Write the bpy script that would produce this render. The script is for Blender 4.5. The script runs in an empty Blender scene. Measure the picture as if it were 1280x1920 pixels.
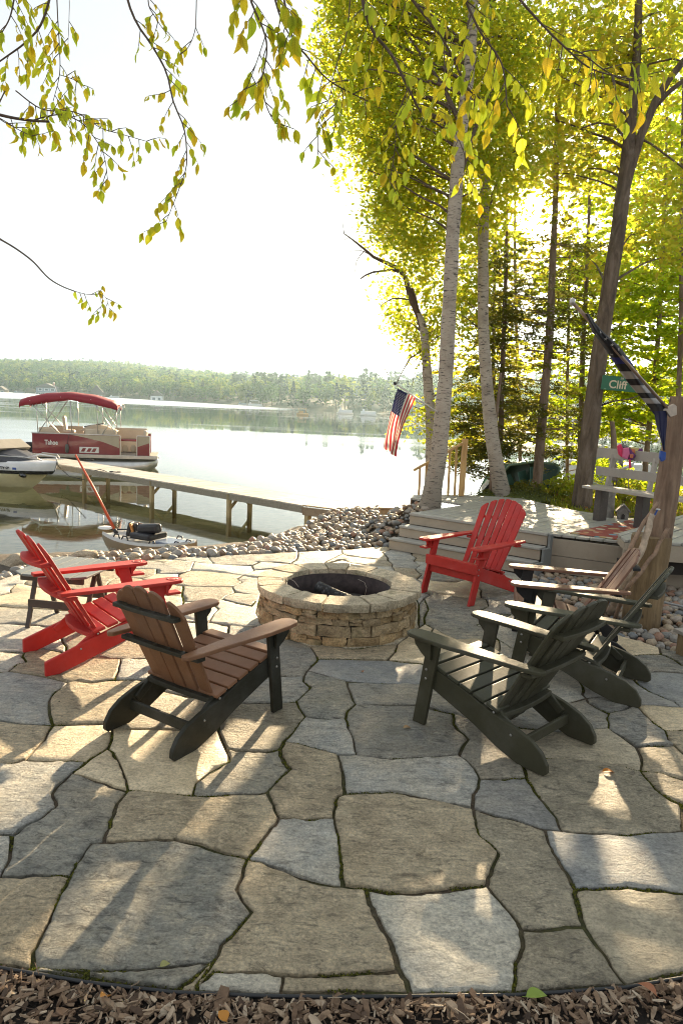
import bpy, bmesh, math, random
import numpy as np
from mathutils import Vector, Matrix, Quaternion, noise
from mathutils.geometry import delaunay_2d_cdt
PI = math.pi
random.seed(11); RN = np.random.RandomState(11)
S = bpy.context.scene
COL = S.collection

# ------------------------------------------------------------ camera, sky, sun, exposure
CAM_H, F_PX, PITCH, ROLL = 1.85, 1320.0, math.radians(8.69), math.radians(2.6)
FWD = Vector((0, math.cos(PITCH), -math.sin(PITCH)))
_r = Vector((1, 0, 0)); _u = _r.cross(FWD)
RIGHT = _r * math.cos(ROLL) + _u * math.sin(ROLL)
UP = -_r * math.sin(ROLL) + _u * math.cos(ROLL)
cam = bpy.data.cameras.new('camera'); cam_o = bpy.data.objects.new('camera', cam); COL.objects.link(cam_o)
cam.sensor_fit = 'VERTICAL'; cam.sensor_height = 36.0; cam.lens = F_PX / 1920 * 36
cam.clip_start = 0.05; cam.clip_end = 6000
m = Matrix((RIGHT, UP, -FWD)).transposed().to_4x4(); m.translation = (0, 0, CAM_H)
cam_o.matrix_world = m
S.camera = cam_o
SUN = Vector((0.2261, 0.9415, 0.2500)).normalized()
sun = bpy.data.lights.new('sun', 'SUN'); sun.energy = 5.0; sun.angle = math.radians(0.6); sun.color = (1.0, 0.78, 0.50)
sun_o = bpy.data.objects.new('sun', sun); COL.objects.link(sun_o)
sun_o.rotation_euler = (-SUN).to_track_quat('-Z', 'Y').to_euler()
world = bpy.data.worlds.new('World'); S.world = world; world.use_nodes = True
nt = world.node_tree; nt.nodes.clear()
wo = nt.nodes.new('ShaderNodeOutputWorld'); bg = nt.nodes.new('ShaderNodeBackground')
sky = nt.nodes.new('ShaderNodeTexSky'); sky.sky_type = 'NISHITA'; sky.sun_disc = False
sky.sun_elevation = math.asin(SUN.z); sky.sun_rotation = math.atan2(SUN.x, SUN.y)
sky.air_density = 1.0; sky.dust_density = 1.0; sky.ozone_density = 1.2; sky.altitude = 200
bg.inputs['Strength'].default_value = 0.060
# the haze-bright air around the real sun (aureole) added to the Nishita sky
tc = nt.nodes.new('ShaderNodeTexCoord'); dt = nt.nodes.new('ShaderNodeVectorMath'); dt.operation = 'DOT_PRODUCT'
nt.links.new(tc.outputs['Generated'], dt.inputs[0]); dt.inputs[1].default_value = SUN
def wm(op, a, b):
    n = nt.nodes.new('ShaderNodeMath'); n.operation = op
    for i, v in enumerate((a, b)):
        if v is None: continue
        if isinstance(v, (int, float)): n.inputs[i].default_value = v
        else: nt.links.new(v, n.inputs[i])
    return n.outputs[0]
c = wm('MAXIMUM', dt.outputs['Value'], 0.0)
disc = wm('MULTIPLY', wm('POWER', c, 2600.0), 900.0)
aur = wm('MULTIPLY', wm('POWER', c, 220.0), 22.0)
glow = wm('ADD', disc, aur)
mixc = nt.nodes.new('ShaderNodeMix'); mixc.data_type = 'RGBA'; mixc.blend_type = 'ADD'
mixc.inputs[0].default_value = 1.0
tint = nt.nodes.new('ShaderNodeVectorMath'); tint.operation = 'SCALE'; tint.inputs[0].default_value = (1.0, 0.86, 0.62)
nt.links.new(glow, tint.inputs['Scale'])
# thin high veil of cloud: pulls the blue of the clear sky towards white
veil = nt.nodes.new('ShaderNodeMix'); veil.data_type = 'RGBA'; veil.inputs[0].default_value = 0.80
veil.inputs[7].default_value = (3.75, 4.0, 4.2, 1)
hs = nt.nodes.new('ShaderNodeHueSaturation'); hs.inputs['Saturation'].default_value = 0.2; nt.links.new(sky.outputs[0], hs.inputs['Color'])
nt.links.new(hs.outputs[0], veil.inputs[6])
nt.links.new(veil.outputs[2], mixc.inputs[6]); nt.links.new(tint.outputs[0], mixc.inputs[7])
nt.links.new(mixc.outputs[2], bg.inputs['Color']); nt.links.new(bg.outputs[0], wo.inputs[0])
S.view_settings.view_transform = 'Standard'; S.view_settings.look = 'None'
S.view_settings.gamma = 1; S.view_settings.use_curve_mapping = False
S.view_settings.exposure = 1.93
S.render.engine = 'CYCLES'
S.cycles.max_bounces = 10; S.cycles.transparent_max_bounces = 24; S.cycles.diffuse_bounces = 4
S.cycles.glossy_bounces = 4; S.cycles.transmission_bounces = 6
S.cycles.filter_width = 1.05; S.cycles.use_denoising = True; S.cycles.sample_clamp_indirect = 6
S.cycles.volume_step_rate = 4; S.cycles.volume_max_steps = 64; S.cycles.volume_bounces = 0

# ------------------------------------------------------------ measuring helpers
def ray(px, py):
    return (FWD * F_PX + RIGHT * (px - 640) - UP * (py - 960))
def at(px, py, Y):                      # the point at distance Y in front of the camera station
    d = ray(px, py); return Vector((0, 0, CAM_H)) + d * (Y / d.y)
def on(px, py, z=0.0):                  # the point of the level z
    d = ray(px, py); return Vector((0, 0, CAM_H)) + d * ((z - CAM_H) / d.z)

# ------------------------------------------------------------ object helpers
def tag(o, label=None, cat=None, group=None, kind=None):
    if label: o['label'] = label
    if cat: o['category'] = cat
    if group: o['group'] = group
    if kind: o['kind'] = kind
    return o
def thing(name, label, cat, loc=(0, 0, 0), rz=0.0, group=None, rot=None):
    o = bpy.data.objects.new(name, None); COL.objects.link(o); o.empty_display_size = 0.1
    o.location = loc; o.rotation_euler = rot if rot else (0, 0, rz)
    return tag(o, label, cat, group)
def link(name, me, parent=None, loc=None, rot=None, scale=None):
    o = bpy.data.objects.new(name, me); COL.objects.link(o)
    if parent: o.parent = parent
    if loc is not None: o.location = loc
    if rot is not None: o.rotation_euler = rot
    if scale is not None: o.scale = scale
    return o
def dup_tree(o, parent=None):
    c = o.copy(); COL.objects.link(c)
    c.parent = parent
    for ch in list(KIDS.get(o.name, [])):
        d = dup_tree(ch, c)
    return c
KIDS = {}
def kids_index():
    KIDS.clear()
    for o in bpy.data.objects:
        if o.parent: KIDS.setdefault(o.parent.name, []).append(o)

class MB:
    """collects shapes into one mesh"""
    def __init__(s): s.v = []; s.f = []; s.m = []; s.sm = []
    def add(s, vs, fs, mi=0, smooth=False):
        b = len(s.v); s.v += [tuple(v) for v in vs]
        for f in fs: s.f.append(tuple(b + i for i in f)); s.m.append(mi); s.sm.append(smooth)
        return s
    def box(s, c, size, rot=None, mi=0):
        M = rot if rot is not None else Matrix.Identity(3)
        if isinstance(M, (int, float)): M = Matrix.Rotation(M, 3, 'Z')
        c = Vector(c); hx, hy, hz = (k / 2 for k in size)
        vs = [c + M @ Vector((x, y, z)) for z in (-hz, hz) for x, y in ((-hx, -hy), (hx, -hy), (hx, hy), (-hx, hy))]
        return s.add(vs, [(3, 2, 1, 0), (4, 5, 6, 7), (0, 1, 5, 4), (1, 2, 6, 5), (2, 3, 7, 6), (3, 0, 4, 7)], mi)
    def prism(s, poly, h0, h1, M=None, mi=0, smooth=False):
        """poly of (a,b) extruded along the third axis from h0 to h1; M maps (a,b,h) to space"""
        M = M if M is not None else Matrix.Identity(4)
        ar = sum(poly[i][0] * poly[(i + 1) % len(poly)][1] - poly[(i + 1) % len(poly)][0] * poly[i][1] for i in range(len(poly)))
        if ar < 0: poly = poly[::-1]
        n = len(poly)
        vs = [M @ Vector((a, b, h0)) for a, b in poly] + [M @ Vector((a, b, h1)) for a, b in poly]
        fs = [tuple(range(n - 1, -1, -1)), tuple(range(n, 2 * n))]
        s.add(vs, fs, mi, smooth)
        b = len(s.v) - 2 * n
        for i in range(n):
            j = (i + 1) % n
            s.f.append((b + i, b + j, b + n + j, b + n + i)); s.m.append(mi); s.sm.append(smooth)
        return s
    def bar(s, a, b, w, t, up=(0, 0, 1), mi=0):
        a, b = Vector(a), Vector(b); d = (b - a); L = d.length; d.normalize()
        x = d.cross(Vector(up))
        if x.length < 1e-4: x = Vector((1, 0, 0))
        x.normalize(); y = x.cross(d)
        M = Matrix((x, d, y)).transposed()
        return s.box((a + b) / 2, (w, L, t), M, mi)
    def tube(s, pts, rad, n=8, mi=0, cap=True, smooth=True):
        pts = [Vector(p) for p in pts]; k = len(pts)
        if not hasattr(rad, '__len__'): rad = [rad] * k
        prev = None; rings = []
        for i, p in enumerate(pts):
            d = (pts[min(i + 1, k - 1)] - pts[max(i - 1, 0)])
            d.normalize()
            if prev is None:
                x = d.orthogonal().normalized()
            else:
                x = prev - d * prev.dot(d)
                x = x.normalized() if x.length > 1e-5 else d.orthogonal().normalized()
            prev = x; y = d.cross(x)
            rings.append([p + (x * math.cos(2 * PI * j / n) + y * math.sin(2 * PI * j / n)) * rad[i] for j in range(n)])
        vs = [v for r in rings for v in r]; fs = []
        for i in range(k - 1):
            for j in range(n):
                fs.append((i * n + j, i * n + (j + 1) % n, (i + 1) * n + (j + 1) % n, (i + 1) * n + j))
        if cap:
            fs.append(tuple(range(n - 1, -1, -1))); fs.append(tuple((k - 1) * n + j for j in range(n)))
        return s.add(vs, fs, mi, smooth)
    def lathe(s, prof, n=24, M=None, mi=0, smooth=True, closed=False):
        M = M if M is not None else Matrix.Identity(4)
        k = len(prof)
        vs = [M @ Vector((r * math.cos(2 * PI * j / n), r * math.sin(2 * PI * j / n), z)) for r, z in prof for j in range(n)]
        fs = []
        for i in range(k - 1 if not closed else k):
            i2 = (i + 1) % k
            for j in range(n):
                fs.append((i * n + j, i * n + (j + 1) % n, i2 * n + (j + 1) % n, i2 * n + j))
        if not closed:
            fs.append(tuple(range(n - 1, -1, -1))); fs.append(tuple((k - 1) * n + j for j in range(n)))
        return s.add(vs, fs, mi, smooth)
    def mesh(s, name, mats):
        me = bpy.data.meshes.new(name)
        me.from_pydata(s.v, [], s.f)
        for mm in (mats if isinstance(mats, (list, tuple)) else [mats]): me.materials.append(mm)
        me.polygons.foreach_set('material_index', s.m); me.polygons.foreach_set('use_smooth', s.sm)
        me.update(); return me
    def build(s, name, mats, parent=None, bevel=0, loc=None, rot=None, seg=2):
        o = link(name, s.mesh(name, mats), parent, loc, rot)
        if bevel:
            b = o.modifiers.new('b', 'BEVEL'); b.width = bevel; b.segments = seg; b.limit_method = 'ANGLE'; b.angle_limit = 0.6
            b.harden_normals = False
        return o
def np_mesh(name, V, F, mats, midx=None, smooth=False):
    """V (n,3) array, F (m,k) array"""
    me = bpy.data.meshes.new(name); V = np.asarray(V, np.float32); F = np.asarray(F, np.int32)
    n, k = F.shape
    me.vertices.add(len(V)); me.vertices.foreach_set('co', V.ravel())
    me.loops.add(n * k); me.loops.foreach_set('vertex_index', F.ravel())
    me.polygons.add(n); me.polygons.foreach_set('loop_start', np.arange(n, dtype=np.int32) * k)
    try: me.polygons.foreach_set('loop_total', np.full(n, k, np.int32))
    except Exception: pass
    for mm in (mats if isinstance(mats, (list, tuple)) else [mats]): me.materials.append(mm)
    if midx is not None: me.polygons.foreach_set('material_index', np.asarray(midx, np.int32))
    if smooth: me.polygons.foreach_set('use_smooth', np.ones(n, bool))
    me.update(calc_edges=True); me.validate(); return me

# ------------------------------------------------------------ materials
class MT:
    def __init__(s, name):
        s.m = bpy.data.materials.new(name); s.m.use_nodes = True; s.t = s.m.node_tree
        s.p = s.t.nodes['Principled BSDF']; s.o = s.t.nodes['Material Output']
        s._c = None
    def n(s, kind, **kw):
        x = s.t.nodes.new(kind)
        for k, v in kw.items(): setattr(x, k, v)
        return x
    def l(s, a, b): s.t.links.new(a, b)
    def coord(s, which='Object'):
        if s._c is None: s._c = s.n('ShaderNodeTexCoord')
        return s._c.outputs[which]
    def vec(s, scale=(1, 1, 1), which='Object', loc=(0, 0, 0), rot=(0, 0, 0)):
        mp = s.n('ShaderNodeMapping'); mp.inputs['Scale'].default_value = scale; mp.inputs['Location'].default_value = loc
        mp.inputs['Rotation'].default_value = rot
        s.l(s.world() if which == 'World' else s.coord(which), mp.inputs['Vector']); return mp.outputs[0]
    def world(s):
        return s.n('ShaderNodeNewGeometry').outputs['Position']
    def noise(s, scale=5, detail=6, rough=0.6, vec=None, dist=0.0, out='Fac'):
        x = s.n('ShaderNodeTexNoise'); x.inputs['Scale'].default_value = scale; x.inputs['Detail'].default_value = detail
        x.inputs['Roughness'].default_value = rough; x.inputs['Distortion'].default_value = dist
        s.l(vec if vec is not None else s.coord(), x.inputs['Vector']); return x.outputs[out]
    def vor(s, scale=5, vec=None, feature='F1', out='Distance', rnd=1.0):
        x = s.n('ShaderNodeTexVoronoi'); x.feature = feature; x.inputs['Scale'].default_value = scale
        x.inputs['Randomness'].default_value = rnd
        s.l(vec if vec is not None else s.coord(), x.inputs['Vector']); return x.outputs[out]
    def ramp(s, fac, stops, interp='LINEAR'):
        x = s.n('ShaderNodeValToRGB'); x.color_ramp.interpolation = interp
        e = x.color_ramp.elements
        while len(e) < len(stops): e.new(0.5)
        for i, (p, c) in enumerate(stops):
            e[i].position = p; e[i].color = (c, c, c, 1) if isinstance(c, (int, float)) else (*c, 1)
        s.l(fac, x.inputs['Fac']); return x.outputs['Color']
    def math(s, op, a, b=None, c=None):
        x = s.n('ShaderNodeMath'); x.operation = op
        for i, v in enumerate((a, b, c)):
            if v is None: continue
            if isinstance(v, (int, float)): x.inputs[i].default_value = v
            else: s.l(v, x.inputs[i])
        return x.outputs[0]
    def mix(s, fac, a, b, blend='MIX'):
        x = s.n('ShaderNodeMix'); x.data_type = 'RGBA'; x.blend_type = blend
        for sock, v in ((x.inputs[0], fac), (x.inputs[6], a), (x.inputs[7], b)):
            if isinstance(v, (int, float)): sock.default_value = v
            elif isinstance(v, tuple): sock.default_value = (*v, 1)
            else: s.l(v, sock)
        return x.outputs[2]
    def rand(s): return s.n('ShaderNodeObjectInfo').outputs['Random']
    def island(s): return s.n('ShaderNodeNewGeometry').outputs['Random Per Island']
    def hsv(s, col, h=None, sat=None, val=None):
        x = s.n('ShaderNodeHueSaturation')
        for k, v in (('Hue', h), ('Saturation', sat), ('Value', val)):
            if v is None: continue
            if isinstance(v, (int, float)): x.inputs[k].default_value = v
            else: s.l(v, x.inputs[k])
        s.l(col, x.inputs['Color']); return x.outputs[0]
    def base(s, col):
        if isinstance(col, tuple): s.p.inputs['Base Color'].default_value = (*col, 1)
        else: s.l(col, s.p.inputs['Base Color'])
    def rough(s, v):
        if isinstance(v, (int, float)): s.p.inputs['Roughness'].default_value = v
        else: s.l(v, s.p.inputs['Roughness'])
    def bump(s, h, strength=0.5, dist=0.01, prev=None):
        x = s.n('ShaderNodeBump'); x.inputs['Strength'].default_value = strength; x.inputs['Distance'].default_value = dist
        s.l(h, x.inputs['Height'])
        if prev is not None: s.l(prev, x.inputs['Normal'])
        s.l(x.outputs[0], s.p.inputs['Normal']); return x.outputs[0]
    def maprange(s, v, a, b, c, d):
        x = s.n('ShaderNodeMapRange'); s.l(v, x.inputs['Value'])
        for i, k in enumerate((a, b, c, d)): x.inputs[i + 1].default_value = k
        return x.outputs[0]

def m_plain(name, col, rough=0.5, metal=0.0, var=0.12, bump=0.15, scale=30, dist=0.002, spec=0.5):
    M = MT(name); n = M.noise(scale, 5)
    c2 = tuple(k * (1 - var) for k in col); c3 = tuple(min(1, k * (1 + var)) for k in col)
    M.base(M.ramp(n, [(0.3, c2), (0.7, c3)])); M.rough(M.maprange(n, 0, 1, rough - 0.08, rough + 0.1))
    M.p.inputs['Metallic'].default_value = metal; M.p.inputs['Specular IOR Level'].default_value = spec
    if bump: M.bump(n, bump, dist)
    return M.m
def m_wood(name, cols, rough=0.65, axis=0, fine=1.0, bump=0.3, var=0.35):
    """weathered board: grain along the given object axis, per-object tone"""
    M = MT(name); sc = [14 * fine] * 3; sc[axis] = 0.9 * fine
    off = M.n('ShaderNodeVectorMath'); off.operation = 'ADD'
    cb = M.n('ShaderNodeCombineXYZ'); r = M.math('MULTIPLY', M.rand(), 37.0)
    for i in range(3): M.l(r, cb.inputs[i])
    M.l(M.coord(), off.inputs[0]); M.l(cb.outputs[0], off.inputs[1])
    mp = M.n('ShaderNodeMapping'); mp.inputs['Scale'].default_value = sc; M.l(off.outputs[0], mp.inputs['Vector'])
    g = M.noise(2.2, 8, 0.65, mp.outputs[0], 0.6)
    sp = M.noise(1.7, 4, 0.6, off.outputs[0])
    col = M.ramp(g, [(0.28, cols[0]), (0.5, cols[1]), (0.75, cols[2])])
    col = M.mix(M.maprange(sp, 0.35, 0.7, 0, 0.35), col, cols[0])
    col = M.hsv(col, val=M.maprange(M.rand(), 0, 1, 1 - var / 2, 1 + var / 2))
    M.base(col); M.rough(M.maprange(g, 0, 1, rough - 0.1, rough + 0.12)); M.bump(g, bump, 0.004)
    return M.m
HAZE = 0.00021
STONES=[('l',-1.17,7.38,-1.39,7.44,-1.6,7.42,-1.64,7.83,-1.41,7.77,-0.98,7.77,-0.93,7.57,-0.98,7.42,-1.02,7.33),
('t',-1.17,7.38,-1.02,7.33,-1.05,7.17,-0.98,7.05,-1.06,6.84,-1.26,6.8,-1.45,6.79,-1.54,6.79,-1.63,6.82,-1.64,6.95,-1.68,7.23,-1.6,7.42,-1.39,7.44),
('l',0.19,2.38,0.16,2.48,0.25,2.47,0.34,2.47,0.42,2.48,0.52,2.51,0.64,2.53,0.66,2.47,0.69,2.4,0.72,2.34,0.72,2.3,0.71,2.24,0.67,2.15,0.65,2.08,0.63,2.02,0.47,2.01,0.29,2,0.28,2.05,0.26,2.09,0.24,2.22,0.21,2.29),
('t',0.19,2.38,0.21,2.29,0.24,2.22,0.26,2.09,0.18,2.07,0.07,2.06,-0.04,2.05,-0.13,2.05,-0.18,2.05,-0.3,2.05,-0.35,2.06,-0.4,2,-0.36,2.09,-0.35,2.12,-0.34,2.17,-0.31,2.22,-0.28,2.28,-0.26,2.33,-0.3,2.37,-0.33,2.43,-0.33,2.49,-0.33,2.58,-0.32,2.63,-0.3,2.62,-0.19,2.58,-0.09,2.53,-0.02,2.5,0.07,2.49,0.12,2.48,0.16,2.48),
('t',0.16,2.48,0.12,2.48,0.07,2.49,0.06,2.67,0.04,2.84,0.02,2.94,0.04,3.09,0.05,3.13,0.08,3.15,0.19,3.17,0.35,3.18,0.48,3.14,0.59,3.1,0.68,3.07,0.67,2.94,0.67,2.86,0.71,2.8,0.73,2.75,0.7,2.68,0.66,2.59,0.64,2.53,0.52,2.51,0.42,2.48,0.34,2.47,0.25,2.47),
('n',0.89,2.33,0.95,2.33,0.96,2.28,0.98,2.22,0.99,2.16,1,2.1,1.01,2.08,0.8,2.04,0.63,2.02,0.65,2.08,0.67,2.15,0.71,2.24,0.72,2.3,0.78,2.3),
('n',0.89,2.33,0.78,2.3,0.72,2.3,0.72,2.34,0.69,2.4,0.66,2.47,0.64,2.53,0.66,2.59,0.7,2.68,0.73,2.75,0.71,2.8,0.67,2.86,0.67,2.94,0.68,3.07,0.77,3.03,0.85,3.01,0.91,2.96,0.98,2.93,0.97,2.83,0.98,2.74,0.99,2.62,0.99,2.53,0.98,2.51,0.97,2.42,0.95,2.33),
('n',0.95,2.33,0.97,2.42,0.98,2.51,0.99,2.53,1.08,2.54,1.18,2.56,1.29,2.56,1.42,2.54,1.76,2.51,1.59,2.22,1.22,2.13,1.01,2.08,1,2.1,0.99,2.16,0.98,2.22,0.96,2.28),
('b',0.99,2.53,0.99,2.62,0.98,2.74,0.97,2.83,0.98,2.93,1.06,2.93,1.14,2.92,1.26,2.92,1.33,2.91,1.45,2.94,1.62,2.97,2.1,3.07,1.76,2.51,1.42,2.54,1.29,2.56,1.18,2.56,1.08,2.54),
('n',1.62,3.52,1.53,3.56,1.45,3.59,1.35,3.6,1.22,3.6,1.13,3.58,1.02,3.49,1.05,3.71,1.06,3.96,1.2,3.95,1.32,3.92,1.52,3.97,1.66,4,1.68,3.96,1.71,3.89,1.73,3.79,1.74,3.77,1.73,3.72,1.69,3.6,1.65,3.51),
('n',1.62,3.52,1.65,3.51,1.65,3.46,1.65,3.37,1.66,3.29,1.69,3.23,1.72,3.2,1.67,3.08,1.62,2.97,1.45,2.94,1.33,2.91,1.26,2.92,1.14,2.92,1.06,2.93,1.06,3.04,1.04,3.15,1.02,3.25,1.01,3.38,1.02,3.49,1.13,3.58,1.22,3.6,1.35,3.6,1.45,3.59,1.53,3.56),
('l',-0.75,5.59,-0.88,5.6,-1.06,5.67,-1.07,5.93,-1.05,6.06,-1.11,6.17,-1.12,6.31,-1.08,6.37,-0.94,6.28,-0.78,6.2,-0.76,6.35,-0.73,6.42,-0.71,5.98,-0.6,5.62,-0.66,5.61),
('g',-0.75,5.59,-0.66,5.61,-0.2,5.21,-0.15,5.06,-0.12,4.94,-0.15,4.81,-0.19,4.7,-0.21,4.61,-0.3,4.58,-0.38,4.58,-0.57,4.61,-0.73,4.71,-0.85,5.13,-0.88,5.6),
('u',-0.66,5.61,-0.6,5.62,-0.71,5.98,-0.73,6.42,-0.7,6.5,-0.74,6.61,-0.75,7.22,-0.69,7.75,-0.56,7.94,-0.22,7.95,0.39,7.68,0.77,7.27,0.78,6.53,0.71,5.81,0.49,5.34,0.13,5.19,-0.2,5.21),
('l',-1.62,2.39,-1.78,2.64,-1.37,2.7,-1.32,2.71,-1.3,2.66,-1.27,2.57,-1.25,2.49,-1.24,2.45),
('t',-1.62,2.39,-1.24,2.45,-1.13,2.47,-0.99,2.48,-0.99,2.41,-0.98,2.31,-0.96,2.2,-0.96,2.1,-0.94,2.03,-1.05,2.04,-1.41,2.07),
('l',-1.78,2.64,-2.1,3.15,-1.65,3.28,-1.58,3.3,-1.54,3.34,-1.4,3.33,-1.32,3.34,-1.24,3.33,-1.26,3.26,-1.27,3.22,-1.28,3.14,-1.29,3.04,-1.23,2.94,-1.26,2.83,-1.31,2.71,-1.32,2.71,-1.37,2.7),
('g',-0.84,2.03,-0.94,2.03,-0.96,2.1,-0.96,2.2,-0.98,2.31,-0.99,2.41,-0.99,2.48,-0.99,2.51,-0.98,2.6,-0.97,2.68,-0.93,2.69,-0.83,2.71,-0.75,2.72,-0.64,2.73,-0.53,2.71,-0.43,2.67,-0.32,2.63,-0.33,2.58,-0.33,2.49,-0.33,2.43,-0.3,2.37,-0.26,2.33,-0.28,2.28,-0.31,2.22,-0.34,2.17,-0.35,2.12,-0.36,2.09,-0.41,2.08,-0.53,2.06,-0.65,2.03,-0.75,2.02),
('g',-0.84,2.03,-0.75,2.02,-0.76,2,-0.86,2.01,-0.94,2.03),
('g',-0.75,2.02,-0.65,2.03,-0.53,2.06,-0.41,2.08,-0.36,2.09,-0.46,1.98,-0.63,1.99,-0.76,2),
('t',-0.25,3,-0.27,3.07,-0.29,3.14,-0.27,3.2,-0.23,3.29,-0.2,3.36,-0.23,3.41,-0.26,3.5,-0.27,3.57,-0.26,3.66,-0.15,3.62,-0.05,3.57,0.04,3.53,0.05,3.41,0.06,3.31,0.08,3.15,0.05,3.13,0.04,3.09,0.02,2.94,-0.09,2.92,-0.22,2.92),
('t',-0.25,3,-0.22,2.92,-0.23,2.87,-0.26,2.79,-0.29,2.7,-0.32,2.63,-0.43,2.67,-0.53,2.71,-0.64,2.73,-0.75,2.72,-0.83,2.71,-0.93,2.69,-0.94,2.73,-0.94,2.8,-0.95,2.86,-0.96,2.97,-0.95,3.09,-0.8,3.08,-0.64,3.08,-0.54,3.08,-0.46,3.1,-0.34,3.12,-0.29,3.14,-0.27,3.07),
('l',-0.22,2.92,-0.09,2.92,0.02,2.94,0.04,2.84,0.06,2.67,0.07,2.49,-0.02,2.5,-0.09,2.53,-0.19,2.58,-0.3,2.62,-0.32,2.63,-0.29,2.7,-0.26,2.79,-0.23,2.87),
('b',0.71,3.19,0.75,3.28,0.77,3.35,0.88,3.35,1.01,3.38,1.02,3.25,1.04,3.15,1.06,3.04,1.06,2.93,0.98,2.93,0.91,2.96,0.85,3.01,0.77,3.03,0.68,3.07),
('l',0.71,3.19,0.68,3.07,0.59,3.1,0.48,3.14,0.35,3.18,0.19,3.17,0.08,3.15,0.06,3.31,0.05,3.41,0.04,3.53,0.14,3.53,0.24,3.52,0.33,3.52,0.43,3.52,0.6,3.55,0.7,3.58,0.73,3.52,0.76,3.44,0.77,3.35,0.75,3.28),
('t',-2,4.42,-2.17,4.46,-2.16,4.58,-2.12,4.63,-2.19,4.73,-2.21,4.82,-2.16,4.92,-1.92,4.82,-1.74,4.77,-1.52,4.75,-1.46,4.55,-1.44,4.39,-1.5,4.37,-1.58,4.33,-1.68,4.34,-1.71,4.31,-1.82,4.36),
('l',-2,4.42,-1.82,4.36,-1.71,4.31,-1.72,4.24,-1.73,4.14,-1.72,4.02,-1.67,3.92,-1.61,3.81,-1.57,3.72,-1.76,3.72,-1.87,3.74,-2.49,3.76,-2.57,3.89,-2.21,4.43,-2.17,4.46),
('l',-2.17,4.46,-2.21,4.43,-2.57,3.89,-3.13,4.77,-2.38,4.79,-2.21,4.82,-2.19,4.73,-2.12,4.63,-2.16,4.58),
('l',-1.12,6.31,-1.11,6.17,-1.05,6.06,-1.07,5.93,-1.06,5.67,-1.27,5.74,-1.44,6.02,-1.38,6.09,-1.4,6.23),
('n',-1.12,6.31,-1.4,6.23,-1.46,6.41,-1.54,6.79,-1.45,6.79,-1.26,6.8,-1.06,6.84,-1,6.65,-1.05,6.5,-1.08,6.37),
('n',-1.4,6.23,-1.38,6.09,-1.44,6.02,-1.81,6.06,-2.07,6.13,-2.14,6.17,-2.24,6.43,-1.98,6.44,-1.71,6.39,-1.46,6.41),
('g',1.46,6.32,1.31,6.36,1.45,6.56,1.48,6.83,1.44,6.88,1.49,7.16,1.47,7.4,1.57,7.63,1.92,7.6,2.05,7.17,2.18,6.52,1.62,6.31),
('g',1.46,6.32,1.62,6.31,1.22,5.95,1.3,5.8,1.33,5.58,0.99,5.53,0.83,5.8,0.77,5.91,0.78,6.1,0.85,6.36,0.99,6.38,1.16,6.34,1.31,6.36),
('l',1.62,6.31,2.18,6.52,2.33,6.08,1.95,5.78,1.4,5.37,1.33,5.58,1.3,5.8,1.22,5.95),
('t',2.12,4.02,2.74,4.14,2.31,3.42,1.98,3.72,1.97,3.82,1.97,3.89,2.01,4.01,2.07,4),
('t',2.12,4.02,2.07,4,2.01,4.01,1.98,4.11,1.97,4.23,1.97,4.38,2.08,4.38,2.19,4.37,2.27,4.36,2.85,4.32,2.74,4.14),
('l',-1.02,7.33,-0.98,7.42,-0.93,7.57,-0.8,7.65,-0.69,7.75,-0.75,7.22,-0.89,7.27),
('g',-1.02,7.33,-0.89,7.27,-0.75,7.22,-0.74,6.61,-0.89,6.62,-1,6.65,-1.06,6.84,-0.98,7.05,-1.05,7.17),
('t',-1.46,6.41,-1.71,6.39,-1.98,6.44,-2.24,6.43,-2.28,6.83,-2.23,7.08,-2.01,6.99,-1.85,6.89,-1.63,6.82,-1.54,6.79),
('g',0.53,4.19,0.38,4.2,0.26,4.19,0.14,4.17,0.12,4.31,0.1,4.45,0.08,4.55,0.22,4.54,0.35,4.53,0.61,4.56,0.78,4.55,1,4.6,1.3,4.54,1.4,4.44,1.46,4.35,1.55,4.37,1.68,4.45,1.67,4.37,1.7,4.29,1.74,4.22,1.66,4,1.52,3.97,1.32,3.92,1.2,3.95,1.06,3.96,0.93,4,0.81,4.06,0.75,4.11,0.68,4.13,0.61,4.16),
('g',0.53,4.19,0.61,4.16,0.68,4.13,0.75,4.11,0.73,3.98,0.74,3.91,0.77,3.85,0.78,3.78,0.74,3.69,0.7,3.58,0.6,3.55,0.43,3.52,0.33,3.52,0.24,3.52,0.14,3.53,0.13,3.65,0.11,3.78,0.08,3.97,0.09,4.07,0.14,4.17,0.26,4.19,0.38,4.2),
('g',0.77,3.35,0.76,3.44,0.73,3.52,0.7,3.58,0.74,3.69,0.78,3.78,0.77,3.85,0.74,3.91,0.73,3.98,0.75,4.11,0.81,4.06,0.93,4,1.06,3.96,1.05,3.71,1.02,3.49,1.01,3.38,0.88,3.35),
('t',-2.05,5.78,-2.55,5.84,-2.76,5.84,-2.91,5.86,-3.34,5.1,-3.45,5.27,-3.46,5.72,-3.06,6.18,-3.01,6.28,-3.06,6.38,-3.09,6.58,-3.01,6.57,-2.75,6.44,-2.24,6.43,-2.14,6.17,-2.07,6.13),
('l',-2.05,5.78,-2.07,6.13,-1.81,6.06,-1.44,6.02,-1.27,5.74,-1.06,5.67,-1.47,5.64,-1.7,5.68),
('n',-2.05,5.78,-1.7,5.68,-1.47,5.64,-1.44,5.24,-1.28,4.8,-1.52,4.75,-1.74,4.77,-1.92,4.82,-2.1,5.18,-2.1,5.31,-2.06,5.45),
('g',-2.05,5.78,-2.06,5.45,-2.1,5.31,-2.36,5.39,-2.52,5.4,-2.68,5.4,-3.23,4.93,-3.34,5.1,-2.91,5.86,-2.76,5.84,-2.55,5.84),
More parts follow.
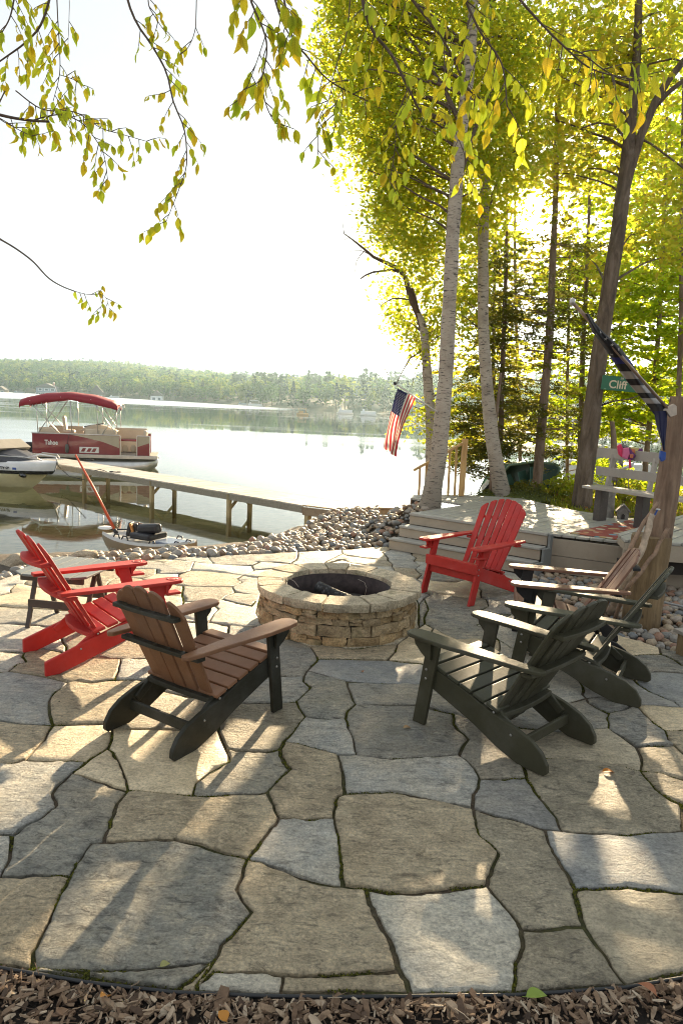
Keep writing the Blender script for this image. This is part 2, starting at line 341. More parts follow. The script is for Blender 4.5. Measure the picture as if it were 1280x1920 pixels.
('b',2.27,4.36,2.19,4.37,2.08,4.38,1.97,4.38,1.86,4.43,1.76,4.47,1.68,4.45,1.67,4.51,1.72,4.64,1.74,4.75,2.04,4.92,2.15,4.82,2.14,4.73,2.16,4.62,2.21,4.54,2.27,4.44),
('b',2.27,4.36,2.27,4.44,2.21,4.54,2.16,4.62,2.14,4.73,2.15,4.82,2.22,4.89,2.32,4.99,2.41,5.01,2.59,5.01,2.91,5.03,3.13,5.02,3.21,4.93,2.85,4.32),
('l',-0.73,4.71,-0.86,4.77,-1.08,4.76,-1.28,4.8,-1.44,5.24,-1.47,5.64,-1.06,5.67,-0.88,5.6,-0.85,5.13),
('l',-0.73,4.71,-0.57,4.61,-0.38,4.58,-0.3,4.58,-0.21,4.61,-0.21,4.51,-0.15,4.41,-0.19,4.3,-0.23,4.18,-0.41,4.14,-0.56,4.12,-0.71,4.16,-0.85,4.17,-1.06,4.23,-1.2,4.36,-1.14,4.41,-1.02,4.48),
('l',-0.73,4.71,-1.02,4.48,-1.14,4.41,-1.21,4.4,-1.34,4.39,-1.44,4.39,-1.46,4.55,-1.52,4.75,-1.28,4.8,-1.08,4.76,-0.86,4.77),
('t',-1.17,3.49,-1.18,3.57,-1.23,3.7,-1.02,3.71,-0.8,3.72,-0.63,3.73,-0.6,3.64,-0.56,3.53,-0.52,3.39,-0.6,3.29,-0.64,3.19,-0.64,3.08,-0.8,3.08,-0.95,3.09,-1.05,3.31,-1.13,3.45),
('t',-1.17,3.49,-1.13,3.45,-1.05,3.31,-0.95,3.09,-1.06,3.14,-1.19,3.19,-1.27,3.22,-1.26,3.26,-1.24,3.33,-1.21,3.41),
('t',-1.17,3.49,-1.21,3.41,-1.24,3.33,-1.32,3.34,-1.4,3.33,-1.54,3.34,-1.54,3.43,-1.54,3.55,-1.57,3.72,-1.42,3.75,-1.28,3.78,-1.23,3.7,-1.18,3.57),
('g',-0.98,2.6,-0.99,2.51,-0.99,2.48,-1.13,2.47,-1.24,2.45,-1.25,2.49,-1.27,2.57,-1.3,2.66,-1.32,2.71,-1.31,2.71,-1.26,2.83,-1.23,2.94,-1.29,3.04,-1.28,3.14,-1.27,3.22,-1.19,3.19,-1.06,3.14,-0.95,3.09,-0.96,2.97,-0.95,2.86,-0.94,2.8,-0.94,2.73,-0.93,2.69,-0.97,2.68),
('l',-0.22,7.95,-0.56,7.94,-0.51,8.17,-0.51,8.66,0.02,8.88,0.04,8.65,-0.1,8.32),
('t',-0.22,7.95,-0.1,8.32,0.04,8.65,0.12,8.55,0.35,8.47,0.59,8.4,0.64,8.21,0.62,8.04,0.41,8.02,0.18,8.12,0.03,8.31),
('l',-0.22,7.95,0.03,8.31,0.18,8.12,0.41,8.02,0.62,8.04,0.65,7.6,0.86,7.52,0.91,7.3,0.85,7.09,0.92,6.87,0.85,6.73,0.78,6.53,0.77,7.27,0.39,7.68),
('g',-0.6,3.29,-0.52,3.39,-0.56,3.53,-0.45,3.52,-0.34,3.53,-0.27,3.57,-0.26,3.5,-0.23,3.41,-0.2,3.36,-0.23,3.29,-0.27,3.2,-0.29,3.14,-0.34,3.12,-0.46,3.1,-0.54,3.08,-0.64,3.08,-0.64,3.19),
('g',-1.05,6.5,-1,6.65,-0.89,6.62,-0.74,6.61,-0.73,6.42,-0.76,6.35,-0.78,6.2,-0.94,6.28,-1.08,6.37),
('g',1.7,4.29,1.67,4.37,1.68,4.45,1.76,4.47,1.86,4.43,1.97,4.38,1.85,4.28,1.74,4.22),
('l',0.08,3.97,0.11,3.78,0.13,3.65,0.14,3.53,0.04,3.53,-0.05,3.57,-0.15,3.62,-0.26,3.66,-0.21,3.78,-0.18,3.89,-0.16,3.97,-0.11,3.95,-0.01,3.95),
('g',0.08,3.97,-0.01,3.95,-0.11,3.95,-0.16,3.97,-0.2,4.08,-0.23,4.18,-0.19,4.3,-0.15,4.41,-0.21,4.51,-0.21,4.61,-0.19,4.7,-0.12,4.67,-0.03,4.61,0.08,4.55,0.1,4.45,0.12,4.31,0.14,4.17,0.09,4.07),
('l',-0.35,2.06,-0.3,2.05,-0.18,2.05,-0.13,2.05,-0.12,1.98,-0.25,1.97,-0.39,1.97,-0.4,2),
('l',-3.25,7.03,-3.12,7.22,-3.05,6.71,-3.01,6.57,-3.09,6.58,-3.06,6.38,-3.01,6.28,-3.06,6.18,-3.46,5.72,-3.47,6.04,-3.31,6.68),
('t',-3.12,7.22,-3.01,7.39,-2.59,7.32,-2.27,7.41,-1.97,7.42,-1.91,7.21,-2.01,6.99,-2.23,7.08,-2.28,6.83,-2.24,6.43,-2.75,6.44,-3.01,6.57,-3.05,6.71),
('b',0.29,4.98,0.39,4.99,0.49,4.96,0.67,4.92,0.83,4.9,1.05,4.84,1.25,5.06,1.3,4.54,1,4.6,0.78,4.55,0.61,4.56,0.35,4.53,0.22,4.54,0.08,4.55,-0.03,4.61,-0.12,4.67,-0.19,4.7,-0.15,4.81,-0.12,4.94,0.03,4.97,0.16,4.97),
('t',0.29,4.98,0.16,4.97,0.03,4.97,-0.12,4.94,-0.15,5.06,-0.2,5.21,0.13,5.19,0.49,5.34,0.46,5.16,0.39,4.99),
('t',0.39,4.99,0.46,5.16,0.49,5.34,0.71,5.81,0.77,5.91,0.83,5.8,0.72,5.34,0.67,4.92,0.49,4.96),
('n',-0.56,3.53,-0.6,3.64,-0.63,3.73,-0.64,3.84,-0.71,4.1,-0.71,4.16,-0.56,4.12,-0.41,4.14,-0.23,4.18,-0.2,4.08,-0.16,3.97,-0.18,3.89,-0.21,3.78,-0.26,3.66,-0.27,3.57,-0.34,3.53,-0.45,3.52),
('t',2.15,4.82,2.04,4.92,1.74,4.75,2.02,5.33,2.33,5.69,2.32,5.46,2.33,5.33,2.33,5.23,2.34,5.12,2.32,4.99,2.22,4.89),
('t',-1.14,4.41,-1.2,4.36,-1.24,4.27,-1.23,4.1,-1.24,3.88,-1.28,3.78,-1.42,3.75,-1.57,3.72,-1.61,3.81,-1.67,3.92,-1.72,4.02,-1.73,4.14,-1.72,4.24,-1.71,4.31,-1.68,4.34,-1.58,4.33,-1.5,4.37,-1.44,4.39,-1.34,4.39,-1.21,4.4),
('n',-1.2,4.36,-1.06,4.23,-0.85,4.17,-0.71,4.16,-0.71,4.1,-0.64,3.84,-0.63,3.73,-0.8,3.72,-1.02,3.71,-1.23,3.7,-1.28,3.78,-1.24,3.88,-1.23,4.1,-1.24,4.27),
('l',-2.21,4.82,-2.38,4.79,-3.13,4.77,-3.23,4.93,-2.68,5.4,-2.52,5.4,-2.36,5.39,-2.1,5.31,-2.1,5.18,-1.92,4.82,-2.16,4.92),
('g',0.77,5.91,0.71,5.81,0.78,6.53,0.85,6.73,0.85,6.36,0.78,6.1),
('l',0.62,8.04,0.64,8.21,0.59,8.4,0.91,8.44,0.96,8.22,0.88,8.01),
('t',0.62,8.04,0.88,8.01,0.93,7.73,0.86,7.52,0.65,7.6),
('l',1.67,4.51,1.68,4.45,1.55,4.37,1.46,4.35,1.4,4.44,1.3,4.54,1.25,5.06,1.33,5.58,1.4,5.37,1.62,5.11,1.74,4.75,1.72,4.64),
('t',1.33,5.58,1.25,5.06,1.05,4.84,0.83,4.9,0.67,4.92,0.72,5.34,0.83,5.8,0.99,5.53),
('g',-1.56,8.19,-0.96,8.47,-0.51,8.66,-0.51,8.17,-0.56,7.94,-0.91,8.03,-0.98,7.77,-1.41,7.77),
('l',-1.56,8.19,-1.41,7.77,-1.64,7.83,-1.89,7.89,-1.93,7.99),
('t',-0.74,6.61,-0.7,6.5,-0.73,6.42),
('t',-1.54,3.34,-1.58,3.3,-1.65,3.28,-2.1,3.15,-2.49,3.76,-1.87,3.74,-1.76,3.72,-1.57,3.72,-1.54,3.55,-1.54,3.43),
('t',1.97,3.82,1.98,3.72,2.31,3.42,2.23,3.29,1.84,3.42,1.75,3.49,1.65,3.51,1.69,3.6,1.73,3.72,1.74,3.77,1.82,3.79),
('g',1.97,3.82,1.82,3.79,1.74,3.77,1.73,3.79,1.71,3.89,1.68,3.96,1.66,4,1.74,4.22,1.85,4.28,1.97,4.38,1.97,4.23,1.98,4.11,2.01,4.01,1.97,3.89),
('t',1.75,3.49,1.84,3.42,2.23,3.29,2.1,3.07,1.62,2.97,1.67,3.08,1.72,3.2,1.69,3.23,1.66,3.29,1.65,3.37,1.65,3.46,1.65,3.51),
('t',-0.12,1.98,-0.13,2.05,-0.04,2.05,0.07,2.06,0.18,2.07,0.26,2.09,0.28,2.05,0.29,2,0.07,1.99),
('t',0.91,7.3,0.86,7.52,1.05,7.46,1.26,7.45,1.38,7.55,1.57,7.63,1.47,7.4,1.49,7.16,1.44,6.88,1.27,6.85,1.11,6.91,0.99,7.01,0.85,7.09),
('g',0.85,7.09,0.99,7.01,1.11,6.91,1.27,6.85,1.44,6.88,1.48,6.83,1.45,6.56,1.31,6.36,1.16,6.34,0.99,6.38,0.85,6.36,0.85,6.73,0.92,6.87),
('l',1.38,7.55,1.1,7.92,0.98,7.95,0.88,8.01,0.96,8.22,0.91,8.44,1.16,8.34,1.46,8.01,1.87,8.2,2.15,7.94,2.05,7.17,1.92,7.6,1.57,7.63),
('g',1.38,7.55,1.26,7.45,1.05,7.46,0.86,7.52,0.93,7.73,0.88,8.01,0.98,7.95,1.1,7.92),
('t',1.2,8.68,1.87,8.2,1.46,8.01,1.16,8.34,0.91,8.44,0.97,8.63,0.92,8.75,0.93,8.91),
('t',-1.85,6.89,-2.01,6.99,-1.91,7.21,-1.68,7.23,-1.64,6.95,-1.63,6.82),
('n',1.4,5.37,1.95,5.78,2.02,5.33,1.74,4.75,1.62,5.11),
('t',-3.45,5.27,-3.62,5.53,-3.46,5.72),
('n',0.12,8.55,0.04,8.65,0.02,8.88,0.37,9.1,0.64,9.26,0.67,9.06,0.55,8.86,0.6,8.56,0.59,8.4,0.35,8.47),
('l',0.91,8.44,0.59,8.4,0.6,8.56,0.55,8.86,0.67,9.06,0.64,9.26,0.93,8.91,0.92,8.75,0.97,8.63),
('g',-1.6,7.42,-1.68,7.23,-1.91,7.21,-1.97,7.42,-2.27,7.41,-2.59,7.32,-3.01,7.39,-2.67,7.54,-2.37,7.73,-2.21,7.82,-2.18,7.85,-1.97,7.73,-1.89,7.89,-1.64,7.83),
('t',2.32,5.46,2.33,5.69,2.02,5.33,1.95,5.78,2.33,6.08,2.44,5.8,2.66,5.56,2.59,5.4,2.41,5.36,2.33,5.33),
('t',-0.36,2.09,-0.4,2,-0.39,1.97,-0.46,1.98),
('g',2.62,5.35,2.59,5.4,2.66,5.56,2.79,5.43,3.13,5.02,2.91,5.03,2.66,5.16,2.65,5.26),
('g',2.62,5.35,2.65,5.26,2.66,5.16,2.91,5.03,2.59,5.01,2.41,5.01,2.32,4.99,2.34,5.12,2.33,5.23,2.33,5.33,2.41,5.36,2.59,5.4),
('l',-0.56,7.94,-0.69,7.75,-0.8,7.65,-0.93,7.57,-0.98,7.77,-0.91,8.03),
('t',-1.97,7.73,-2.18,7.85,-1.93,7.99,-1.89,7.89)]
STONES = [(s[0], list(zip(s[1::2], s[2::2]))) for s in STONES]
# ------------------------------------------------------------ terrain
ZW = -0.9                                # lake level (patio level is 0)
DECK = 0.46
SHX = [-400, -60, -30, -12, -8, -4, -2.4, -1.5, -0.8, -0.2, 0.9, 1.6, 2.6, 4.5, 7, 12, 20, 40, 90]
SHY = [-60, -8, 2, 6.6, 8.0, 9.7, 10.3, 10.9, 12.2, 13.4, 14.9, 14.6, 14.4, 16.8, 17.6, 17.6, 16, 10, -10]
def ysh(x): return np.interp(x, SHX, SHY)
def terrain(x, y):
    x = np.asarray(x, float); y = np.asarray(y, float)
    d = (ysh(x) - y) * 0.85
    land = -0.9 + 0.84 * np.clip(d / 1.45, 0, 1) ** 0.8
    bed = -0.9 - np.clip(-d, 0, 40) * 0.085
    z = np.where(d > 0, land, bed)
    mound = 0.44 * np.exp(-(((x - 1.2) / 0.62) ** 2 + ((y - 10.35) / 0.75) ** 2))
    mound += 0.10 * np.exp(-(((x - 0.2) / 0.8) ** 2 + ((y - 11.6) / 0.9) ** 2))
    back = 0.40 * np.clip((x - 2.2) / 0.8, 0, 1) * np.clip((y - 9.6) / 0.9, 0, 1) * np.clip(d / 2.2, 0, 1)
    rightbank = 0.36 * np.clip((x - 4.6) / 1.0, 0, 1) * np.clip((y - 6.5) / 1.0, 0, 1) * np.clip(d / 2.2, 0, 1)
    z = z + np.where(d > 0, np.maximum(np.maximum(mound, back), rightbank), 0)
    return z
def grid_mesh(name, xs, ys, zf, mat, smooth=True):
    X, Y = np.meshgrid(xs, ys); Z = zf(X, Y)
    V = np.stack([X, Y, Z], -1).reshape(-1, 3); nx, ny = len(xs), len(ys)
    i = (np.arange(ny - 1)[:, None] * nx + np.arange(nx - 1)[None]).ravel()
    F = np.stack([i, i + 1, i + nx + 1, i + nx], -1)
    return np_mesh(name, V, F, mat, smooth=smooth)

M = MT('soil'); P = M.world()
n1 = M.noise(1.3, 6, 0.6, P); n2 = M.noise(24, 8, 0.7, P)
soil = M.ramp(n2, [(0.3, (0.030, 0.021, 0.013)), (0.55, (0.075, 0.055, 0.035)), (0.8, (0.16, 0.125, 0.085))])
sand = M.ramp(n2, [(0.3, (0.21, 0.155, 0.095)), (0.7, (0.40, 0.31, 0.20))])
bedc = M.ramp(M.noise(2.6, 6, 0.65, P, 1.0), [(0.35, (0.14, 0.135, 0.04)), (0.5, (0.28, 0.24, 0.09)), (0.68, (0.42, 0.33, 0.17))])
sep = M.n('ShaderNodeSeparateXYZ'); M.l(P, sep.inputs[0]); z = sep.outputs['Z']
a = M.maprange(M.math('ADD', z, M.math('MULTIPLY', n1, 0.12)), -0.40, -0.15, 0, 1)
b = M.maprange(M.math('ADD', z, M.math('MULTIPLY', n1, 0.10)), -1.10, -0.90, 0, 1)
sandc = M.mix(b, bedc, sand)
wk = M.maprange(M.math('ADD', z, M.math('MULTIPLY', n1, 0.9)), -0.95, -0.62, 0, 1)
M.base(M.mix(a, sandc, soil)); M.rough(0.9); M.bump(n2, 0.6, 0.02)
M_SOIL = M.m
xs = np.concatenate([np.arange(-400, -40, 40), np.arange(-40, -8, 2), np.arange(-8, 8, 0.15), np.arange(8, 30, 1.5), np.arange(30, 121, 15)])
ys = np.concatenate([np.arange(-40, 0, 4), np.arange(0, 18, 0.15), np.arange(18, 60, 3), np.arange(60, 461, 50)])
def zt(X, Y):
    Z = terrain(X, Y)
    patio = (Y < 9.4) & (Y > 1.9) & (np.abs(X) < 3.9)
    return np.where((Y < 9.4) & (Z > -0.2) & (X < 4.6), -0.045 + np.minimum(Z + 0.06, 0) , Z - 0.02)
ground = link('ground', grid_mesh('ground', xs, ys, zt, M_SOIL)); tag(ground, kind='structure')

# ------------------------------------------------------------ lake
M = MT('lake_water'); M.t.nodes.remove(M.p); P = M.world()
def wv(sx, sy, sc, det=3):
    mp = M.n('ShaderNodeMapping'); mp.inputs['Scale'].default_value = (sx, sy, 1); M.l(P, mp.inputs['Vector'])
    return M.noise(sc, det, 0.55, mp.outputs[0])
sepw = M.n('ShaderNodeSeparateXYZ'); M.l(P, sepw.inputs[0])
dist = sepw.outputs['Y']
far = M.maprange(dist, 18, 200, 0, 1)
near = wv(0.7, 1.3, 1.6, 3); mid = wv(0.25, 1.0, 0.9, 4)
patch = wv(0.02, 0.06, 1.0, 3)                   # cat's paws: bands of wind-roughened water
rip = M.maprange(patch, 0.46, 0.60, 0.0, 1.0)
shore_band = M.maprange(M.math('ADD', M.math('ADD', dist, M.math('MULTIPLY', sepw.outputs['X'], 0.98)), M.math('MULTIPLY', patch, 40)), 245, 262, 0, 1)
band2 = M.math('MULTIPLY', M.maprange(dist, 190, 262, 0, 1), M.maprange(sepw.outputs['X'], -8, -40, 0, 1))
rip2 = M.math('MAXIMUM', M.math('MULTIPLY', rip, 0.25), band2)
bn = M.n('ShaderNodeBump'); bn.inputs['Distance'].default_value = 0.02
M.l(M.math('ADD', M.math('MULTIPLY', near, 0.10), M.math('MULTIPLY', M.math('MULTIPLY', mid, far), 0.30)), bn.inputs['Height'])
bn.inputs['Strength'].default_value = 0.55
gl = M.n('ShaderNodeBsdfGlossy'); gl.inputs['Color'].default_value = (0.98, 0.98, 0.98, 1)
M.l(M.maprange(rip2, 0, 1, 0.012, 0.42), gl.inputs['Roughness']); M.l(bn.outputs[0], gl.inputs['Normal'])
tr = M.n('ShaderNodeBsdfTransparent'); tr.inputs['Color'].default_value = (0.93, 0.95, 0.86, 1)
fr = M.n('ShaderNodeFresnel'); fr.inputs['IOR'].default_value = 1.33; M.l(bn.outputs[0], fr.inputs['Normal'])
ms = M.n('ShaderNodeMixShader'); M.l(fr.outputs[0], ms.inputs[0]); M.l(tr.outputs[0], ms.inputs[1]); M.l(gl.outputs[0], ms.inputs[2])
M.l(ms.outputs[0], M.o.inputs['Surface'])
M_WATER = M.m
xs = np.concatenate([np.arange(-1400, -100, 100), np.arange(-100, 101, 10), np.arange(150, 1000, 100)])
ys = np.concatenate([np.arange(-60, 60, 4), np.arange(60, 1500, 60)])
lake = link('lake_water', grid_mesh('lake_water', xs, ys, lambda X, Y: np.full(X.shape, ZW), M_WATER)); tag(lake, kind='structure')
M = MT('lake_bed'); M.base((0.05, 0.06, 0.03)); M.rough(1.0)
bed = link('lake_bed', grid_mesh('lake_bed', np.array([-2600., 2600]), np.array([-200., 3200]), lambda X, Y: np.full(X.shape, -4.6), M.m)); tag(bed, kind='structure')

# ------------------------------------------------------------ far shore: hill and woods
# shoreline of the far side, left to right (x, y), measured along the water's edge
FAR = [(-700, 900), (-330, 690), (-300, 640), (-182, 545), (-75, 395), (-20, 292), (0, 268), (16, 252), (34, 215), (52, 165), (66, 120), (90, 92), (160, 80), (400, 60)]
FAR = [Vector((x, y, 0)) for x, y in FAR]
def far_d(x, y):
    """signed distance behind the far shoreline (positive on land)"""
    best = None
    p = np.stack([x, y], -1)
    D = np.full(p.shape[:-1], 1e9); Sg = np.zeros(p.shape[:-1])
    for a, b in zip(FAR, FAR[1:]):
        A = np.array(a[:2]); Bv = np.array(b[:2]) - A; L2 = (Bv ** 2).sum()
        t = np.clip(((p - A) @ Bv) / L2, 0, 1); q = A + t[..., None] * Bv
        d = np.hypot(*(np.moveaxis(p - q, -1, 0)))
        s = np.sign(Bv[0] * (p[..., 1] - A[1]) - Bv[1] * (p[..., 0] - A[0]))
        m = d < D; D = np.where(m, d, D); Sg = np.where(m, s, Sg)
    return D * Sg
def hill_h(x, y):
    d = far_d(x, y)
    left = np.clip((60 - x) / 420, 0, 1)
    top = 11 + 44 * left ** 1.25
    h = ZW - 0.3 + np.clip(d, -8, 6) * 0.22 + top * (1 - np.exp(-np.clip(d - 6, 0, 1e9) / (130 + 120 * left)))
    return h
M = MT('forest_floor'); M.base(M.ramp(M.noise(0.15, 6, 0.6, M.world()), [(0.3, (0.02, 0.03, 0.012)), (0.7, (0.07, 0.075, 0.03))])); M.rough(1)
xs = np.arange(-1300, 420, 12.0); ys = np.arange(70, 1500, 12.0)
hm = grid_mesh('hills', xs, ys, hill_h, M.m)
hills = link('hills', hm); tag(hills, kind='structure')

def m_leaf(name, cols, trans, tw=0.5, rough=0.55, obj=False, spec=0.35):
    M = MT(name); r = M.rand() if obj else M.island()
    col = M.ramp(r, [(i / (len(cols) - 1), c) for i, c in enumerate(cols)])
    tcol = M.ramp(r, [(i / (len(trans) - 1), c) for i, c in enumerate(trans)])
    M.base(col); M.rough(rough); M.p.inputs['Specular IOR Level'].default_value = spec
    if obj:
        sp_ = M.n('ShaderNodeSeparateXYZ'); M.l(M.coord(), sp_.inputs[0]); ax_ = M.math('ABSOLUTE', sp_.outputs['X'])
        vv = M.math('SINE', M.math('MULTIPLY', M.math('SUBTRACT', sp_.outputs['Y'], M.math('MULTIPLY', ax_, 0.8)), 60.0))
        vn = M.maprange(vv, 0.55, 1.0, 1.0, 0.82); md = M.maprange(ax_, 0.012, 0.02, 0.75, 1.0); vn = M.math('MULTIPLY', vn, md)
        bl_ = M.noise(5, 3, .6); blotch = M.maprange(bl_, .64, .72, 1.0, .7)
        vn = M.math('MULTIPLY', vn, blotch); tcol = M.mix(1.0, tcol, vn, 'MULTIPLY'); M.bump(vn, 0.3, 0.01)
    tl = M.n('ShaderNodeBsdfTranslucent'); M.l(tcol, tl.inputs['Color'])
    mx = M.n('ShaderNodeMixShader'); mx.inputs[0].default_value = tw
    M.l(M.p.outputs[0], mx.inputs[1]); M.l(tl.outputs[0], mx.inputs[2]); M.l(mx.outputs[0], M.o.inputs['Surface'])
    return M.m
def leaf_cards(C, size, rs, aspect=1.5, up=0.35, jitter=0.35):
    """rhombic leaf faces, folded along the midrib, at the centres C (n,3)"""
    n = len(C)
    nrm = rs.normal(size=(n, 3)); nrm[:, 2] = np.abs(nrm[:, 2]) + up; nrm /= np.linalg.norm(nrm, axis=1)[:, None]
    t = rs.normal(size=(n, 3)); t -= nrm * (t * nrm).sum(1)[:, None]; t /= np.linalg.norm(t, axis=1)[:, None]
    b = np.cross(nrm, t); s = (np.asarray(size) * (1 + jitter * rs.uniform(-1, 1, n)))[:, None]
    V = np.stack([C - t * s * 0.5 * aspect, C + b * s * 0.42 + t * s * 0.05, C + t * s * 0.5 * aspect, C - b * s * 0.42 + t * s * 0.05], 1)
    i = np.arange(n)[:, None] * 4
    F = np.concatenate([i, i + 1, i + 2, i + 3], 1)
    return V.reshape(-1, 3), F
FARM = [m_leaf('far_leaf_green', [(0.022, 0.055, 0.016), (0.035, 0.08, 0.018), (0.06, 0.11, 0.022)], [(0.06, 0.15, 0.02), (0.12, 0.22, 0.03)], 0.3, spec=0),
        m_leaf('far_leaf_yellow', [(0.055, 0.095, 0.016), (0.09, 0.13, 0.022), (0.13, 0.14, 0.03)], [(0.18, 0.27, 0.03), (0.28, 0.32, 0.045)], 0.35, spec=0),
        m_leaf('far_needle', [(0.014, 0.03, 0.018), (0.022, 0.043, 0.025), (0.036, 0.056, 0.026)], [(0.03, 0.06, 0.02), (0.05, 0.09, 0.03)], 0.2, spec=0)]
M_BARK_FAR = m_plain('far_bark', (0.12, 0.10, 0.08), 0.9)
def crown_points(kind, rs, n):
    """points of a crown of unit-ish tree (height 1)"""
    if kind == 'conifer':
        h = rs.uniform(0.06, 1.0, n) ** 0.9; tier = np.floor(h * 13) / 13
        r = (1 - h) * 0.24 * (0.55 + 0.45 * rs.uniform(0, 1, n) ** 0.4) * (1 - 0.25 * np.sin((h - tier) * 13 * PI)) + 0.012
        a = rs.uniform(0, 2 * PI, n) ; r *= 1 + 0.25 * np.sin(a * 3 + h * 20)
        return np.stack([r * np.cos(a), r * np.sin(a), h - r * 0.25], 1)
    if kind == 'pine':
        k = 11; cz = rs.uniform(0.4, 0.96, k); cr = 0.20 * (1.15 - cz) * 1.7 + 0.03; ca = rs.uniform(0, 2 * PI, k)
        j = rs.randint(0, k, n); u = rs.normal(size=(n, 3)); u /= np.linalg.norm(u, axis=1)[:, None]
        c = np.stack([cr[j] * np.cos(ca[j]) * 0.8, cr[j] * np.sin(ca[j]) * 0.8, cz[j]], 1)
        return c + u * (0.085 * rs.uniform(0.4, 1, n) ** 0.5)[:, None] * [1.3, 1.3, 0.5]
    k = 16; c = rs.normal(size=(k, 3)) * [0.15, 0.15, 0.15] + [0, 0, 0.58]; rad = rs.uniform(0.10, 0.2, k)
    j = rs.randint(0, k, n); u = rs.normal(size=(n, 3)); u /= np.linalg.norm(u, axis=1)[:, None]
    p = c[j] + u * (rad[j] * rs.uniform(0.75, 1.05, n))[:, None]
    p[:, 2] = np.maximum(p[:, 2], 0.1 + 0.1 * rs.uniform(0, 1, n)); return p
# the wood on the slopes: one mass
rs = np.random.RandomState(5)
pts = []
cand = np.stack([rs.uniform(-900, 200, 26000), rs.uniform(90, 1300, 26000)], -1)
dd = far_d(cand[:, 0], cand[:, 1]); Dv = np.hypot(cand[:, 0], cand[:, 1])
az = np.degrees(np.arctan2(cand[:, 0], cand[:, 1]))
keep = (dd > 9) & (dd < 420) & (az > -36) & (az < 34)
cand = cand[keep]; dd = dd[keep]; az = az[keep]
# thin out with depth
keep = rs.uniform(0, 1, len(cand)) < np.clip(1.5 - dd / 330, 0.25, 1) * np.where(az > 12, 0.5, 1); cand = cand[keep]; dd = dd[keep]; az = az[keep]
cand = cand[:3600]; dd = dd[:3600]; az = az[:3600]
H = hill_h(cand[:, 0], cand[:, 1])
VV = [[], [], []]; base = {}
proto = {}
for kind in ('round', 'conifer', 'pine'):
    for v in range(4):
        n = {'round': 150, 'conifer': 120, 'pine': 130}[kind]
        P_ = crown_points(kind, rs, n)
        proto[kind, v] = leaf_cards(P_, {'round': 0.125, 'conifer': 0.085, 'pine': 0.09}[kind], rs, 1.15, 0.6)[0]
for (x, y), h0, d_, a_ in zip(cand, H, dd, az):
    con = rs.uniform() < (0.12 if a_ < -9 else 0.55)
    kind = ('conifer' if rs.uniform() < 0.55 else 'pine') if con else 'round'
    v = proto[kind, rs.randint(4)]; a = rs.uniform(0, 2 * PI); hh = rs.uniform(9, 14) * (1.15 if con else 1.0)
    w = hh * (rs.uniform(0.95, 1.25) if not con else 0.95)
    R2 = np.array([[math.cos(a), -math.sin(a), 0], [math.sin(a), math.cos(a), 0], [0, 0, 1]])
    q = (v @ R2.T) * [w, w, hh] + [x, y, h0 - 0.5]
    VV[2 if con else (1 if rs.uniform() < 0.42 else 0)].append(q)
V = np.concatenate([np.concatenate(a) for a in VV]); mi = np.concatenate([np.full(sum(len(q) for q in a) // 4, i) for i, a in enumerate(VV)])
F = np.arange(len(V)).reshape(-1, 4)
wood = link('far_wood', np_mesh('far_wood', V, F, FARM, mi)); tag(wood, 'wooded hillside in hazy green behind the far shore', 'wood', kind='stuff')
# the trees along the water: things
LAB = {'round': 'rounded leafy tree in the hazy row along the far shore', 'conifer': 'pointed dark conifer in the hazy row along the far shore', 'pine': 'tall open-crowned pine in the hazy row along the far shore', 'gold': 'yellow-green leafy tree in the hazy row along the far shore'}
pm = {}
for kind, mat in (('round', 0), ('gold', 1), ('conifer', 2), ('pine', 2)):
    for v in range(3):
        P_ = crown_points('round' if kind == 'gold' else kind, rs, 420)
        V, F = leaf_cards(P_, {'round': 0.085, 'gold': 0.085, 'conifer': 0.06, 'pine': 0.065}[kind], rs, 1.2, 0.6)
        cm = np_mesh('crown', V, F, FARM[mat])
        tk = MB().tube([(0, 0, 0), (0.01, 0, 0.3), (0, 0, 0.62)], [0.018, 0.014, 0.006], 6).mesh('trunk', M_BARK_FAR)
        pm[kind, v] = (cm, tk)
arc = 0; 
for a, b in zip(FAR[1:10], FAR[2:11]):
    L = (b - a).length; t = 0.0
    while t < L:
        p = a + (b - a) * (t / L); D = p.length
        t += (4.2 + D * 0.016) * rs.uniform(0.7, 1.3)
        azp = math.degrees(math.atan2(p.x, p.y))
        if azp < -31 or azp > 22: continue
        kk = rs.uniform()
        if azp < -10: kind = 'gold' if kk < 0.3 else ('round' if kk < 0.88 else 'conifer')
        else: kind = 'conifer' if kk < 0.36 else ('pine' if kk < 0.6 else ('gold' if kk < 0.74 else 'round'))
        nrm = (b - a).cross(Vector((0, 0, -1))).normalized() * -1
        q = p + Vector((-(b - a).y, (b - a).x, 0)).normalized() * rs.uniform(2, 8)
        hh = rs.uniform(8.0, 12.5) * (0.9 if azp > -10 else 1.0)
        z0 = float(hill_h(np.array(q.x), np.array(q.y)))
        cm, tk = pm[kind, rs.randint(3)]
        o = thing('shore_tree', LAB[kind], 'tree', (q.x, q.y, z0), rs.uniform(0, 6.28), LAB[kind].replace(' tree in', ' trees in').replace(' conifer in', ' conifers in').replace(' pine in', ' pines in'))
        o.scale = (hh * rs.uniform(0.85, 1.2),) * 2 + (hh,)
        link('crown', cm, o); link('trunk', tk, o)
